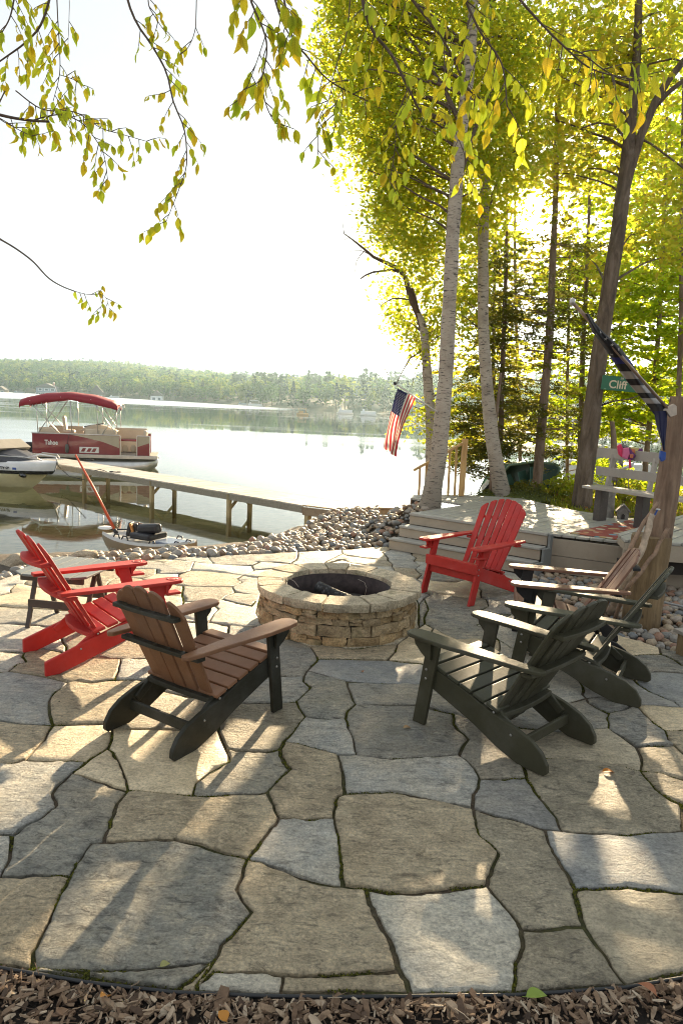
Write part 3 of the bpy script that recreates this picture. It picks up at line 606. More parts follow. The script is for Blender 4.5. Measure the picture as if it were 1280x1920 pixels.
# ------------------------------------------------------------ flagstone patio
def m_slate(name, c0, c1, c2, relief=1.0, rough=0.55):
    M = MT(name); off = M.n('ShaderNodeVectorMath'); off.operation = 'ADD'
    cb = M.n('ShaderNodeCombineXYZ'); r = M.math('MULTIPLY', M.rand(), 61.0)
    for i in range(3): M.l(r, cb.inputs[i])
    M.l(M.world(), off.inputs[0]); M.l(cb.outputs[0], off.inputs[1]); P = off.outputs[0]
    big = M.noise(2.2, 5, 0.6, P, 0.8); med = M.noise(9, 7, 0.68, P, 0.4); fine = M.noise(75, 6, 0.7, P)
    col = M.ramp(med, [(0.3, c0), (0.52, c1), (0.74, c2)])
    col = M.mix(M.maprange(big, 0.42, 0.68, 0, 0.65), col, c2)
    warm = M.noise(1.1, 3, 0.5, P)
    col = M.mix(M.maprange(warm, 0.5, 0.75, 0, 0.30), col, (0.40, 0.31, 0.19))
    spk = M.ramp(fine, [(0.34, 0.62), (0.5, 1.0), (0.68, 1.3)])
    col = M.mix(1.0, col, spk, 'MULTIPLY')
    mpc = M.n('ShaderNodeMapping'); mpc.inputs['Scale'].default_value = (1, 2.4, 1); mpc.inputs['Rotation'].default_value = (0, 0, 0.25); M.l(P, mpc.inputs['Vector'])
    crv_shade = M.ramp(M.noise(11, 9, 0.78, mpc.outputs[0], 1.1), [(0.36, 0.28), (0.425, 0.66), (0.475, 0.98), (0.55, 1.05), (0.63, 1.42)])  # crevice shade and lighter ridges painted into the colour, where bump shows little
    col = M.mix(min(1.0, 0.35 + 0.5 * relief), col, crv_shade, 'MULTIPLY'); col = M.hsv(col, sat=1.14, val=1.36)
    lich = M.math('MULTIPLY', M.maprange(M.noise(4.2, 4, 0.6, P), 0.60, 0.72, 0, 1), M.maprange(fine, 0.45, 0.6, 0, 0.5))
    col = M.mix(lich, col, (0.11, 0.12, 0.05))
    col = M.hsv(col, val=M.maprange(M.rand(), 0, 1, 0.88, 1.14))
    M.base(col); M.rough(M.maprange(fine, 0.3, 0.7, rough - 0.10, rough + 0.16)); M.p.inputs['Specular IOR Level'].default_value = 0.5
    # cleft relief: broken ledges, ripples and grit
    mp = M.n('ShaderNodeMapping'); mp.inputs['Scale'].default_value = (1, 2.1, 1); mp.inputs['Rotation'].default_value = (0, 0, 0.35); M.l(P, mp.inputs['Vector'])
    led = M.noise(13, 8, 0.72, mp.outputs[0], 1.3)
    led = M.ramp(led, [(0.30, 0.0), (0.42, 0.35), (0.47, 0.42), (0.53, 0.68), (0.58, 0.72), (0.75, 1.0)])
    b1 = M.bump(led, min(1, 0.95 * relief), 0.045)
    b2 = M.bump(M.noise(34, 7, 0.75, P), 0.9 * min(1, relief + 0.2), 0.020, b1)
    M.bump(fine, 0.7, 0.004, b2)
    return M.m
SLATE = {
 't': [m_slate('slate_tan_rough', (0.25, 0.205, 0.14), (0.40, 0.335, 0.235), (0.50, 0.43, 0.31), 1.0), m_slate('slate_tan_smooth', (0.29, 0.24, 0.16), (0.41, 0.345, 0.24), (0.48, 0.41, 0.29), 0.35, 0.5)],
 'g': [m_slate('slate_blue_rough', (0.165, 0.165, 0.145), (0.285, 0.275, 0.235), (0.44, 0.395, 0.30), 1.2), m_slate('slate_blue_even', (0.19, 0.19, 0.172), (0.29, 0.28, 0.245), (0.41, 0.37, 0.29), 0.9)],
 'l': [m_slate('slate_pale_blue', (0.25, 0.255, 0.24), (0.36, 0.355, 0.32), (0.48, 0.44, 0.36), 0.8), m_slate('slate_pale_grey', (0.29, 0.285, 0.255), (0.40, 0.385, 0.33), (0.49, 0.45, 0.365), 0.7)],
 'n': [m_slate('slate_grey_brown', (0.21, 0.185, 0.135), (0.33, 0.29, 0.215), (0.43, 0.38, 0.28), 0.6), m_slate('slate_grey_brown_rough', (0.18, 0.16, 0.12), (0.31, 0.275, 0.205), (0.43, 0.38, 0.285), 1.0)],
 'b': [m_slate('slate_dark_blue', (0.125, 0.132, 0.132), (0.185, 0.19, 0.185), (0.27, 0.265, 0.235), 0.35, 0.45), m_slate('slate_dark_grey', (0.135, 0.14, 0.138), (0.205, 0.208, 0.20), (0.30, 0.29, 0.255), 0.6, 0.5)],
}
AMP = {'t': 0.0065, 'g': 0.009, 'l': 0.0075, 'n': 0.0055, 'b': 0.003}
def wob(x, y):
    v = noise.noise_vector(Vector((x * 4.5, y * 4.5, 3.1))) * 0.014 + noise.noise_vector(Vector((x * 17, y * 17, 9.1))) * 0.007 + noise.noise_vector(Vector((x * 48, y * 48, 5.1))) * 0.0035
    return x + v.x, y + v.y
def stone_poly(w, step):
    out = []
    n = len(w)
    for i in range(n):
        a, b = w[i], w[(i + 1) % n]; L = math.hypot(b[0] - a[0], b[1] - a[1]); k = max(1, int(L / step))
        for j in range(k): out.append(wob(a[0] + (b[0] - a[0]) * j / k, a[1] + (b[1] - a[1]) * j / k))
    ar = sum(out[i][0] * out[(i + 1) % len(out)][1] - out[(i + 1) % len(out)][0] * out[i][1] for i in range(len(out)))
    return out if ar > 0 else out[::-1]
def inset(P, d0):
    n = len(P); out = []
    for i in range(n):
        p0, p, p1 = Vector(P[i - 1]), Vector(P[i]), Vector(P[(i + 1) % n])
        e0 = (p - p0); e1 = (p1 - p)
        if e0.length < 1e-6 or e1.length < 1e-6: continue
        e0.normalize(); e1.normalize()
        n0 = Vector((-e0.y, e0.x)); n1 = Vector((-e1.y, e1.x)); m_ = n0 + n1
        if m_.length < 0.3: m_ = n0
        m_.normalize(); c_ = max(0.45, m_.dot(n0))
        d = d0 if not callable(d0) else d0(p.x, p.y)
        q = p + m_ * (d / c_); out.append((q.x, q.y))
    return out
def jw(x, y): return 0.0055 + 0.007 * max(0, noise.noise(Vector((x * 2.3, y * 2.3, 0))) + 0.35)
patio = tag(bpy.data.objects.new('patio', None), kind='structure'); COL.objects.link(patio)
def pip(p, poly):
    c = False; n = len(poly)
    for i in range(n):
        x0, y0 = poly[i]; x1, y1 = poly[(i + 1) % n]
        if (y0 <= p[1]) != (y1 <= p[1]) and p[0] < x0 + (p[1] - y0) / (y1 - y0) * (x1 - x0): c = not c
    return c
# the patio goes on beyond both sides of the view: more stones in the same bond
def side_cols(ps, sgn, ncol):
    ps = sorted(ps, key=lambda p: p[1]); q = [ps[0]]
    for p in ps[1:]:
        if p[1] - q[-1][1] > 0.42: q.append(p)
    prev = q; out = []
    for c_ in range(ncol):
        nx = [(p[0] + sgn * random.uniform(.62, .9), p[1] + random.uniform(-.13, .13)) for p in prev]
        for a in range(len(prev) - 1):
            if random.random() < .3 and a < len(prev) - 2 and False: continue
            mid = lambda p, r: ((p[0] + r[0]) / 2 + random.uniform(-.04, .04), (p[1] + r[1]) / 2 + random.uniform(-.04, .04))
            out.append((random.choice('tnglb'), [prev[a], mid(prev[a], prev[a + 1]), prev[a + 1], nx[a + 1], nx[a]]))
        prev = nx
    return out
lpts = [p for k_, w in STONES for p in w if abs(p[0] - (on(-200, 1655)[0] + (p[1] - on(-200, 1655)[1]) * (on(-200, 1170)[0] - on(-200, 1655)[0]) / (on(-200, 1170)[1] - on(-200, 1655)[1]))) < .02]
rpts = [p for k_, w in STONES for p in w if abs(p[0] - (on(1450, 1692)[0] + (p[1] - on(1450, 1692)[1]) * (on(1450, 1338)[0] - on(1450, 1692)[0]) / (on(1450, 1338)[1] - on(1450, 1692)[1]))) < .02]
STONES = STONES + side_cols(list(set(lpts)), -1, 3) + side_cols(list(set(rpts)), 1, 3)
for k_, w in STONES:
    if k_ == 'u': k_ = 'n'
    w = list(w); cx = sum(p[0] for p in w) / len(w); cy = sum(p[1] for p in w) / len(w)
    step = 0.018 if cy < 3.4 else (0.06 if cy < 5.5 else 0.11)
    P0 = stone_poly(w, step); P1 = inset(P0, jw)
    if len(P1) < 3: continue
    P2 = inset(P1, 0.009)
    sp = 0.032 if cy < 3.3 else (0.06 if cy < 5.2 else 0.12)
    xs_ = np.arange(min(p[0] for p in P1), max(p[0] for p in P1), sp); ys_ = np.arange(min(p[1] for p in P1), max(p[1] for p in P1), sp * 1.15)
    inn = []
    P3 = inset(P2, sp * 0.45)
    for iy, y in enumerate(ys_):
        for x in xs_:
            q = (x + (sp / 2 if iy % 2 else 0) + random.uniform(-.2, .2) * sp, y + random.uniform(-.2, .2) * sp)
            if pip(q, P3): inn.append(q)
    P2 = [q for q in P2 if pip(q, P1)]
    allp = [Vector(p) for p in P1] + [Vector(p) for p in P2] + [Vector(p) for p in inn]
    nb = len(P1)
    try:
        v2, e2, f2, ov, oe, of = delaunay_2d_cdt(allp, [(i, (i + 1) % nb) for i in range(nb)], [], 1, 1e-5)
    except Exception:
        continue
    a_ = AMP[k_]; ox = random.uniform(0, 90); tx, ty = random.gauss(0, 0.004), random.gauss(0, 0.004); hz = random.uniform(-0.004, 0.003)
    bset = set()
    for i, o_ in enumerate(ov):
        if any(j < nb for j in o_): bset.add(i)
    vs = []
    for i, v in enumerate(v2):
        z = hz + (v.x - cx) * tx + (v.y - cy) * ty
        z += a_ * (noise.noise(Vector((v.x * 5, v.y * 7, ox))) * 0.9 + noise.noise(Vector((v.x * 15, v.y * 19, ox))) * 0.7 + noise.noise(Vector((v.x * 34, v.y * 38, ox))) * 0.45)
        lg = noise.noise(Vector((v.x * 3.3 + ox, v.y * 5.5, ox * .3))); z += a_ * 0.6 * (1 if lg > .12 else (0 if lg < .02 else (lg - .02) / .10))
        if i in bset: z -= 0.006
        vs.append((v.x - cx, v.y - cy, z))
    fs = [tuple(f) for f in f2]
    # skirt
    ring = []
    used = {}
    ec = {}
    for f in fs:
        for i in range(len(f)):
            a, b = f[i], f[(i + 1) % len(f)]; ec[(a, b)] = 1
    for (a, b) in list(ec):
        if (b, a) not in ec:
            for q in (a, b):
                if q not in used:
                    used[q] = len(vs); vs.append((vs[q][0], vs[q][1], -0.05))
            fs.append((b, a, used[a], used[b]))
    me = bpy.data.meshes.new('paving_stone'); me.from_pydata(vs, [], fs); me.materials.append(SLATE[k_][0] if cy < 3.3 and k_ in 'tg' and random.random() < .8 else random.choice(SLATE[k_]))
    me.polygons.foreach_set('use_smooth', [len(f) == 3 for f in fs])
    link('paving_stone', me, patio, (cx, cy, 0))
# joint filling: grit and moss between the stones
M = MT('joint_moss'); P = M.world(); n1 = M.noise(3.0, 4, 0.6, P); n2 = M.noise(55, 6, 0.7, P)
grit = M.ramp(n2, [(0.3, (0.03, 0.022, 0.013)), (0.6, (0.10, 0.075, 0.045)), (0.8, (0.24, 0.18, 0.12))])
moss = M.ramp(n2, [(0.3, (0.018, 0.018, 0.006)), (0.6, (0.055, 0.055, 0.012)), (0.8, (0.12, 0.11, 0.025))])
M.base(M.mix(M.maprange(n1, 0.45, 0.58, 0, 1), grit, moss)); M.rough(1); M.bump(n2, 1.0, 0.012)
bedp = [(-6.6, 6.6), (-3.9, 2.0), (-2.3, 2.0)] + [tuple(on(x, y)[:2]) for x, y in ((0, 1810), (100, 1829), (325, 1853), (640, 1862), (965, 1859), (1170, 1845), (1280, 1828), (1450, 1797))] + [tuple(on(x, y)[:2]) for x, y in ((2300, 1700), (2400, 1420), (1450, 1275), (1280, 1225), (1166, 1193), (1060, 1145), (985, 1078), (815, 1045), (727, 1024), (560, 1034), (390, 1042), (240, 1052), (112, 1060), (0, 1088))]
def joint_z(x, y): return -0.013 + 0.006 * noise.noise(Vector((x * 9, y * 9, 4)))
pts_ = [Vector(p) for p in bedp]; nb = len(pts_)
for x in np.arange(-6.6, 6.0, 0.08):
    for y in np.arange(1.9, 9.3, 0.08):
        if pip((x, y), bedp): pts_.append(Vector((x, y)))
v2, e2, f2, *_x = delaunay_2d_cdt(pts_, [(i, (i + 1) % nb) for i in range(nb)], [], 1, 1e-5)
me = bpy.data.meshes.new('joint_moss'); me.from_pydata([(v.x, v.y, joint_z(v.x, v.y)) for v in v2], [], [tuple(f) for f in f2]); me.materials.append(M.m)
tag(link('joint_moss', me, patio), kind='stuff')
# moss tufts standing in the joints
rs = np.random.RandomState(8); C = []
for k_, w in STONES:
    w = list(w); n = len(w)
    for i in range(n):
        a, b = Vector(w[i]), Vector(w[(i + 1) % n])
        if a.y > 6.5 or abs(a.x) > 3.2: continue
        for t in np.arange(0, (b - a).length, 0.003):
            p = a + (b - a) * (t / (b - a).length)
            if noise.noise(Vector((p.x * 3.1, p.y * 3.1, 7))) > 0.05:
                q = wob(p.x, p.y); s_ = jw(p.x, p.y) * 0.8
                C.append((q[0] + rs.uniform(-s_, s_), q[1] + rs.uniform(-s_, s_), -0.008 + rs.uniform(-.003, .004)))
C = np.array(C)
M_MOSS = m_leaf('moss', [(0.03, 0.035, 0.008), (0.08, 0.085, 0.012), (0.17, 0.16, 0.02)], [(0.10, 0.14, 0.01), (0.2, 0.22, 0.02)], 0.3, 0.9)
V, F = leaf_cards(C, 0.007, rs, 1.2, 0.4, 0.5)
tag(link('moss', np_mesh('moss', V, F, M_MOSS)), 'green moss tufts growing in the joints of the flagstones', 'moss', kind='stuff')

# ------------------------------------------------------------ mulch and edging in the foreground
edge_pts = [on(x, y) for x, y in ((-300, 1775), (-60, 1800), (60, 1820), (160, 1837), (325, 1856), (500, 1863), (640, 1865), (800, 1863), (965, 1861), (1060, 1855), (1170, 1847), (1280, 1829), (1500, 1790))]
M_EDGE = m_plain('black_plastic', (0.012, 0.013, 0.015), 0.45)
eb = MB().tube([p + Vector((0, -0.004, -0.006)) for p in edge_pts], 0.007, 8)
tag(eb.build('edging_strip', M_EDGE), 'black plastic edging strip between flagstones and wood chips', 'edging')
M = MT('mulch_bed'); n2 = M.noise(60, 8, 0.75, M.world())
M.base(M.ramp(n2, [(0.3, (0.010, 0.007, 0.005)), (0.6, (0.035, 0.024, 0.016)), (0.85, (0.10, 0.07, 0.045))])); M.rough(1); M.bump(n2, 1, 0.02)
ex = [p.x for p in edge_pts]; ey = [p.y for p in edge_pts]
def mz(X, Y): return -0.02 + 0.0 * X
xs = np.linspace(-3.0, 3.0, 60); rows = []
V = []; 
for x in xs:
    y1 = float(np.interp(x, ex, ey)) - 0.006
    for t in np.linspace(0, 1, 12): 
        y = y1 - t * 1.2; V.append((x, y, -0.016 + 0.012 * noise.noise(Vector((x * 5, y * 5, 0))) + min(t, 0.2) * 0.03))
F = [(i * 12 + j, i * 12 + j + 1, (i + 1) * 12 + j + 1, (i + 1) * 12 + j) for i in range(59) for j in range(11)]
tag(link('mulch_bed', np_mesh('mulch_bed', V, F, M.m, smooth=True)), kind='structure')
M = MT('wood_chip'); r = M.island(); g = M.noise(22, 5, 0.7, M.vec((1, 1, 6), 'World'))
c_ = M.ramp(r, [(0.0, (0.05, 0.03, 0.018)), (0.3, (0.15, 0.09, 0.052)), (0.6, (0.25, 0.165, 0.10)), (0.85, (0.37, 0.27, 0.18)), (1.0, (0.50, 0.41, 0.30))])
M.base(M.mix(1.0, c_, M.ramp(g, [(0.3, 0.6), (0.7, 1.15)]), 'MULTIPLY')); M.rough(0.85); M.bump(g, 0.5, 0.003)
M_CHIP = M.m
rs = np.random.RandomState(21); V = []; F = []
def chip(c, L, w, t, R, irregular=True):
    b = len(V); sh = rs.uniform(-.25, .25, 4)
    pts = [(-L / 2 * (1 + sh[0]), -w / 2), (L * 0.1, -w / 2 * (1 + sh[1])), (L / 2, -w * 0.2 * (1 + sh[2])), (L / 2 * (1 + sh[3] * .5), w * 0.25), (0, w / 2), (-L / 2, w * 0.35)]
    for z in (-t / 2, t / 2):
        for x, y in pts: V.append(c + R @ Vector((x, y, z + 0.15 * w * (x / L) ** 2)))
    F.extend([(b + 5, b + 4, b + 3, b + 2, b + 1, b), (b + 6, b + 7, b + 8, b + 9, b + 10, b + 11)])
    for i in range(6): j = (i + 1) % 6; F.append((b + i, b + j, b + 6 + j, b + 6 + i))
for i in range(10500):
    x = rs.uniform(-2.6, 2.6); ed = float(np.interp(x, ex, ey)); t = rs.uniform(0, 1) ** 1.3; y = ed - 0.012 - t * 0.42
    L = 0.011 + 0.038 * rs.uniform() ** 2.2; 
    if rs.uniform() < 0.04: L *= 1.8
    w = L * rs.uniform(0.16, 0.5); th = w * rs.uniform(0.2, 0.5)
    lift = rs.uniform(0, 0.022) * min(1, t * 6 + 0.1)
    R = Matrix.Rotation(rs.uniform(0, 6.28), 3, 'Z') @ Matrix.Rotation(rs.normal() * 0.35, 3, 'Y') @ Matrix.Rotation(rs.normal() * 0.5, 3, 'X')
    chip(Vector((x, y, -0.010 + lift + min(t, .2) * 0.03)), L, w, th, R)
me = bpy.data.meshes.new('wood_chips'); me.from_pydata(V, [], F); me.materials.append(M_CHIP)
tag(link('wood_chips', me), 'loose brown wood chip mulch along the front of the patio', 'mulch', kind='stuff')
V = []; F = []
tw = MB()
for i in range(150):
    x = rs.uniform(-1.7, 1.7); ed = float(np.interp(x, ex, ey)); y = ed - rs.uniform(0.02, 0.35); a = rs.uniform(0, 6.28); L = rs.uniform(0.03, 0.10)
    p = Vector((x, y, 0.012 + rs.uniform(0, .012))); d = Vector((math.cos(a), math.sin(a), rs.normal() * 0.12)) * L
    tw.tube([p, p + d * 0.5 + Vector((rs.normal() * .006, rs.normal() * .006, .002)), p + d], [0.0016, 0.0012, 0.0006], 5)
tag(tw.build('twigs', M_CHIP), 'thin dry twigs scattered over the wood chips', 'twigs', kind='stuff')
# ------------------------------------------------------------ fire pit
PC = Vector((0.0, 5.86, 0)); PR = 0.685; PT = 0.355
def m_block(name, c0, c1, c2):
    M = MT(name); off = M.n('ShaderNodeVectorMath'); off.operation = 'ADD'
    cb = M.n('ShaderNodeCombineXYZ'); r = M.math('MULTIPLY', M.rand(), 41.0)
    for i in range(3): M.l(r, cb.inputs[i])
    M.l(M.world(), off.inputs[0]); M.l(cb.outputs[0], off.inputs[1]); P = off.outputs[0]
    a = M.noise(9, 7, 0.65, P, 0.5); f = M.noise(70, 6, 0.7, P)
    col = M.ramp(a, [(0.3, c0), (0.52, c1), (0.75, c2)])
    col = M.mix(1.0, col, M.ramp(f, [(0.36, 0.6), (0.5, 1.0), (0.7, 1.3)]), 'MULTIPLY')
    col = M.mix(M.maprange(M.noise(5, 4, 0.6, P), 0.58, 0.7, 0, 0.6), col, (0.10, 0.095, 0.04))
    col = M.hsv(col, val=M.maprange(M.rand(), 0, 1, 1.05, 1.6))
    M.base(col); M.rough(0.85)
    b = M.bump(M.noise(22, 8, 0.72, P, 1.2), 1.0, 0.03); M.bump(f, 0.7, 0.004, b); return M.m
M_BLK = [m_block('block_tan', (0.24, 0.155, 0.07), (0.42, 0.295, 0.15), (0.52, 0.40, 0.23)), m_block('block_grey', (0.19, 0.14, 0.08), (0.36, 0.27, 0.155), (0.48, 0.37, 0.23))]
M_COP = m_block('coping_grey', (0.27, 0.225, 0.155), (0.43, 0.36, 0.245), (0.54, 0.46, 0.32))
pit = thing('fire_pit', 'round fire pit of tan stone blocks with a wide grey coping', 'fire pit', PC)
def wedge(name, a0, a1, r0, r1, z0, z1, mat, ns, seed, rough=0.013, rnd=0.0028, topirr=0.0):
    """curved block between the angles a0..a1: a lumpy box subdivided"""
    nv = 3 if z1 - z0 > 0.05 else 2; nr = 3
    g = {}
    V = []; 
    def vert(i, j, k):
        if (i, j, k) in g: return g[i, j, k]
        t = i / ns; u = j / nr; w = k / nv
        a = a0 + (a1 - a0) * t; r = r0 + (r1 - r0) * u; z = z0 + (z1 - z0) * w
        ed = 0
        for q in (t, u, w):
            if q in (0.0, 1.0): ed += 1
        c_ = Vector((r * math.cos(a), r * math.sin(a), z))
        mid = Vector((math.cos((a0 + a1) / 2) * (r0 + r1) / 2, math.sin((a0 + a1) / 2) * (r0 + r1) / 2, (z0 + z1) / 2))
        n3 = noise.noise_vector(c_ * 13 + Vector((seed, 0, 0))) * rough + noise.noise_vector(c_ * 34 + Vector((seed, 5, 0))) * rough * 0.5
        if w == 0 and z0 < 0.01: n3.z = 0
        if ed >= 2: c_ += (mid - c_).normalized() * rnd * (1.0 if ed == 2 else 1.6)
        V.append(c_ + n3); g[i, j, k] = len(V) - 1; return len(V) - 1
    F = []
    for i in range(ns):
        for j in range(nr):
            F.append((vert(i, j, nv), vert(i, j + 1, nv), vert(i + 1, j + 1, nv), vert(i + 1, j, nv)))
            F.append((vert(i, j, 0), vert(i + 1, j, 0), vert(i + 1, j + 1, 0), vert(i, j + 1, 0)))
    for i in range(ns):
        for k in range(nv):
            F.append((vert(i, nr, k), vert(i + 1, nr, k), vert(i + 1, nr, k + 1), vert(i, nr, k + 1)))
            F.append((vert(i, 0, k), vert(i, 0, k + 1), vert(i + 1, 0, k + 1), vert(i + 1, 0, k)))
    for j in range(nr):
        for k in range(nv):
            F.append((vert(0, j, k), vert(0, j + 1, k), vert(0, j + 1, k + 1), vert(0, j, k + 1)))
            F.append((vert(ns, j, k), vert(ns, j, k + 1), vert(ns, j + 1, k + 1), vert(ns, j + 1, k)))
    me = bpy.data.meshes.new(name); me.from_pydata([tuple(v) for v in V], [], F); me.materials.append(mat)
    me.polygons.foreach_set('use_smooth', [False] * len(F))
    b_ = bmesh.new(); b_.from_mesh(me); bmesh.ops.recalc_face_normals(b_, faces=b_.faces); b_.to_mesh(me); b_.free()
    return link(name, me, pit)
rs = np.random.RandomState(4)
course = [0.0, 0.075, 0.165, 0.222, 0.284]
for k in range(4):
    a = rs.uniform(0, 0.5); end = a + 2 * PI
    while a < end - 0.05:
        da = rs.uniform(0.16, 0.50)
        if end - a - da < 0.14: da = end - a
        split = da > 0.3 and rs.uniform() < 0.35
        ro = PR - 0.025 + rs.uniform(-0.012, 0.014)
        z0, z1 = course[k] + 0.001, course[k + 1] - 0.004
        if split:
            zm = (z0 + z1) / 2 + rs.uniform(-.01, .01)
            wedge('stone', a + .004, a + da * 0.55, 0.475, ro, z0, z1, M_BLK[rs.randint(2)], 4, rs.uniform(0, 99))
            wedge('stone', a + da * 0.55 + .006, a + da - .004, 0.475, ro + .008, z0, zm - .002, M_BLK[rs.randint(2)], 3, rs.uniform(0, 99))
            wedge('stone', a + da * 0.55 + .006, a + da - .004, 0.475, ro - .008, zm + .002, z1, M_BLK[rs.randint(2)], 3, rs.uniform(0, 99))
        else:
            wedge('stone', a + .004, a + da - .004, 0.475, ro, z0, z1, M_BLK[rs.randint(2)], 5, rs.uniform(0, 99))
        a += da
angs = [4.05, 4.55, 5.08, 5.45, 5.92, 0.06, 0.55, 1.0, 1.42, 1.78, 2.2, 2.62, 3.05, 3.5]
angs = [x if x > 3.9 else x + 2 * PI for x in angs] + [4.05 + 2 * PI]
for i in range(len(angs) - 1):
    wedge('coping_stone', angs[i] + .006, angs[i + 1] - .006, 0.450 + rs.uniform(-.008, .008), PR + 0.012 + rs.uniform(-.012, .014), 0.286, PT + rs.uniform(-.004, .004), M_COP, 6, rs.uniform(0, 99), 0.008, 0.0045)
core = MB().lathe([(0.470, 0.0), (0.63, 0.0), (0.63, 0.282), (0.470, 0.282)], 40, closed=True)
core.build('mortar_core', m_plain('dark_mortar', (0.05, 0.04, 0.03), 0.95), pit)
M_RUST = m_plain('rusty_steel', (0.045, 0.032, 0.03), 0.7, 0.4, 0.5, 0.4, 18, 0.004)
MB().lathe([(0.442, 0.02), (0.447, 0.02), (0.447, 0.315), (0.442, 0.315)], 48, closed=True).build('steel_liner', M_RUST, pit)
M = MT('ash'); n = M.noise(26, 8, 0.7); M.base(M.ramp(n, [(0.35, (0.02, 0.017, 0.015)), (0.55, (0.07, 0.06, 0.05)), (0.75, (0.22, 0.19, 0.16))])); M.rough(1); M.bump(n, 1, 0.03)
pb = MB(); nn = 28
ring = [(r * math.cos(t), r * math.sin(t), 0.14 + 0.03 * noise.noise(Vector((r * 8, t, 0)))) for r in (0.10, 0.22, 0.33, 0.446) for t in np.linspace(0, 2 * PI, nn, endpoint=False)]
fs = [(i * nn + j, i * nn + (j + 1) % nn, (i + 1) * nn + (j + 1) % nn, (i + 1) * nn + j) for i in range(3) for j in range(nn)] + [tuple(range(nn))]
pb.add(ring, fs, 0, True); tag(pb.build('ash_bed', M.m, pit), kind='stuff')
M = MT('charred_wood'); c_ = M.vor(42, M.vec((1, 1, 0.5))); n = M.noise(20, 6, 0.7)
M.base(M.ramp(M.math('MULTIPLY', c_, n), [(0.05, (0.10, 0.10, 0.10)), (0.2, (0.018, 0.017, 0.017)), (0.5, (0.008, 0.008, 0.008))])); M.rough(0.75); M.bump(c_, 0.9, 0.01)
M_CHAR = M.m
M_BARKLOG = m_plain('log_bark', (0.20, 0.14, 0.09), 0.9, 0, 0.5, 0.8, 25, 0.01)
def log(p0, p1, r, mat, label, endmat=None):
    b = MB(); p0, p1 = Vector(p0), Vector(p1); pts = [p0 + (p1 - p0) * t for t in np.linspace(0, 1, 8)]
    pts = [p + noise.noise_vector(p * 6) * 0.008 for p in pts]
    o = b.tube(pts, [r * (1 + 0.1 * noise.noise(p * 9)) for p in pts], 14)
    tag(b.build('log', [mat]), label, 'log')
log((-0.17, 5.93, 0.275), (0.13, 5.72, 0.215), 0.052, M_CHAR, 'charred black log lying across the middle of the fire pit')
log((0.08, 5.90, 0.20), (0.22, 5.70, 0.19), 0.032, M_BARKLOG, 'short unburnt brown log in the right of the fire pit')
log((-0.28, 5.78, 0.19), (-0.02, 5.66, 0.205), 0.026, M_CHAR, 'thin charred stick low behind the near rim of the fire pit')
wb = MB()
M_WIRE = m_plain('pale_wire', (0.36, 0.30, 0.24), 0.6)
tag(MB().tube([on(x, y, z) for x, y, z in ((532, 1082, .36), (541, 1084, .37), (552, 1090, .365), (560, 1101, .33))], 0.0022, 6).build('twig', M_WIRE), 'thin pale twig bent over the left rim of the fire pit', 'twig')
tag(MB().tube([at(x, y, 5.62) for x, y in ((671, 1086), (683, 1092), (687, 1102), (684, 1116))], 0.0016, 6).build('twig', M_WIRE), 'thin curved twig standing in the right of the fire pit', 'twig')

# ------------------------------------------------------------ chairs
def m_poly(name, col, rough=0.42, tex=0.35, tint=None):
    """moulded lumber board: fine embossed grain"""
    M = MT(name); n = M.noise(6, 5, 0.6); g = M.noise(160, 4, 0.7, M.vec((1, 0.25, 1)))
    c1 = tuple(k * 0.86 for k in col); c2 = tuple(min(1, k * 1.10) for k in col)
    cc = M.ramp(n, [(0.3, c1), (0.7, c2)])
    dust = M.maprange(M.noise(3.5, 7, 0.7, M.world()), 0.45, 0.72, 0, 0.38)
    cc = M.mix(dust, cc, tuple(0.72 * k + 0.085 for k in col))
    cc = M.hsv(cc, val=M.maprange(M.rand(), 0, 1, 0.93, 1.07))
    M.base(cc); M.rough(M.maprange(g, 0.3, 0.7, rough + 0.04, rough + 0.24)); M.p.inputs['Specular IOR Level'].default_value = 0.28
    M.bump(g, tex, 0.0015); return M.m
M_RED = m_poly('red_lumber', (0.47, 0.030, 0.022)); M_BRN = m_poly('brown_lumber', (0.20, 0.098, 0.050)); M_BLK2 = m_poly('black_green_lumber', (0.026, 0.025, 0.016))
M_GRN = m_poly('dark_green_lumber', (0.052, 0.049, 0.028)); M_BLACK = m_poly('black_lumber', (0.016, 0.015, 0.015)); M_SLATE2 = m_poly('mahogany_lumber', (0.20, 0.105, 0.065))
M_GRN2 = m_poly('green_lumber', (0.062, 0.062, 0.040))
M_STEEL = m_plain('steel_bolt', (0.45, 0.43, 0.40), 0.35, 0.9, 0.1, 0)
def side(poly, x0, x1):      # poly in (y, z), extruded across x
    M_ = Matrix(((0, 0, 1, 0), (1, 0, 0, 0), (0, 1, 0, 0), (0, 0, 0, 1)))
    return MB().prism(poly, x0, x1, M_)
def arc_pts(cx, cy, r, a0, a1, n): return [(cx + r * math.cos(a0 + (a1 - a0) * i / n), cy + r * math.sin(a0 + (a1 - a0) * i / n)) for i in range(n + 1)]
def slat_outline(w, L, top, shift):      # board in (x, s): rounded, fan-cut top
    pts = [(-w / 2, 0), (w / 2, 0)]
    n = 8
    for i in range(n + 1):
        t = i / n; x = w / 2 - w * t
        pts.append((x, L + top(x + shift)))
    return pts
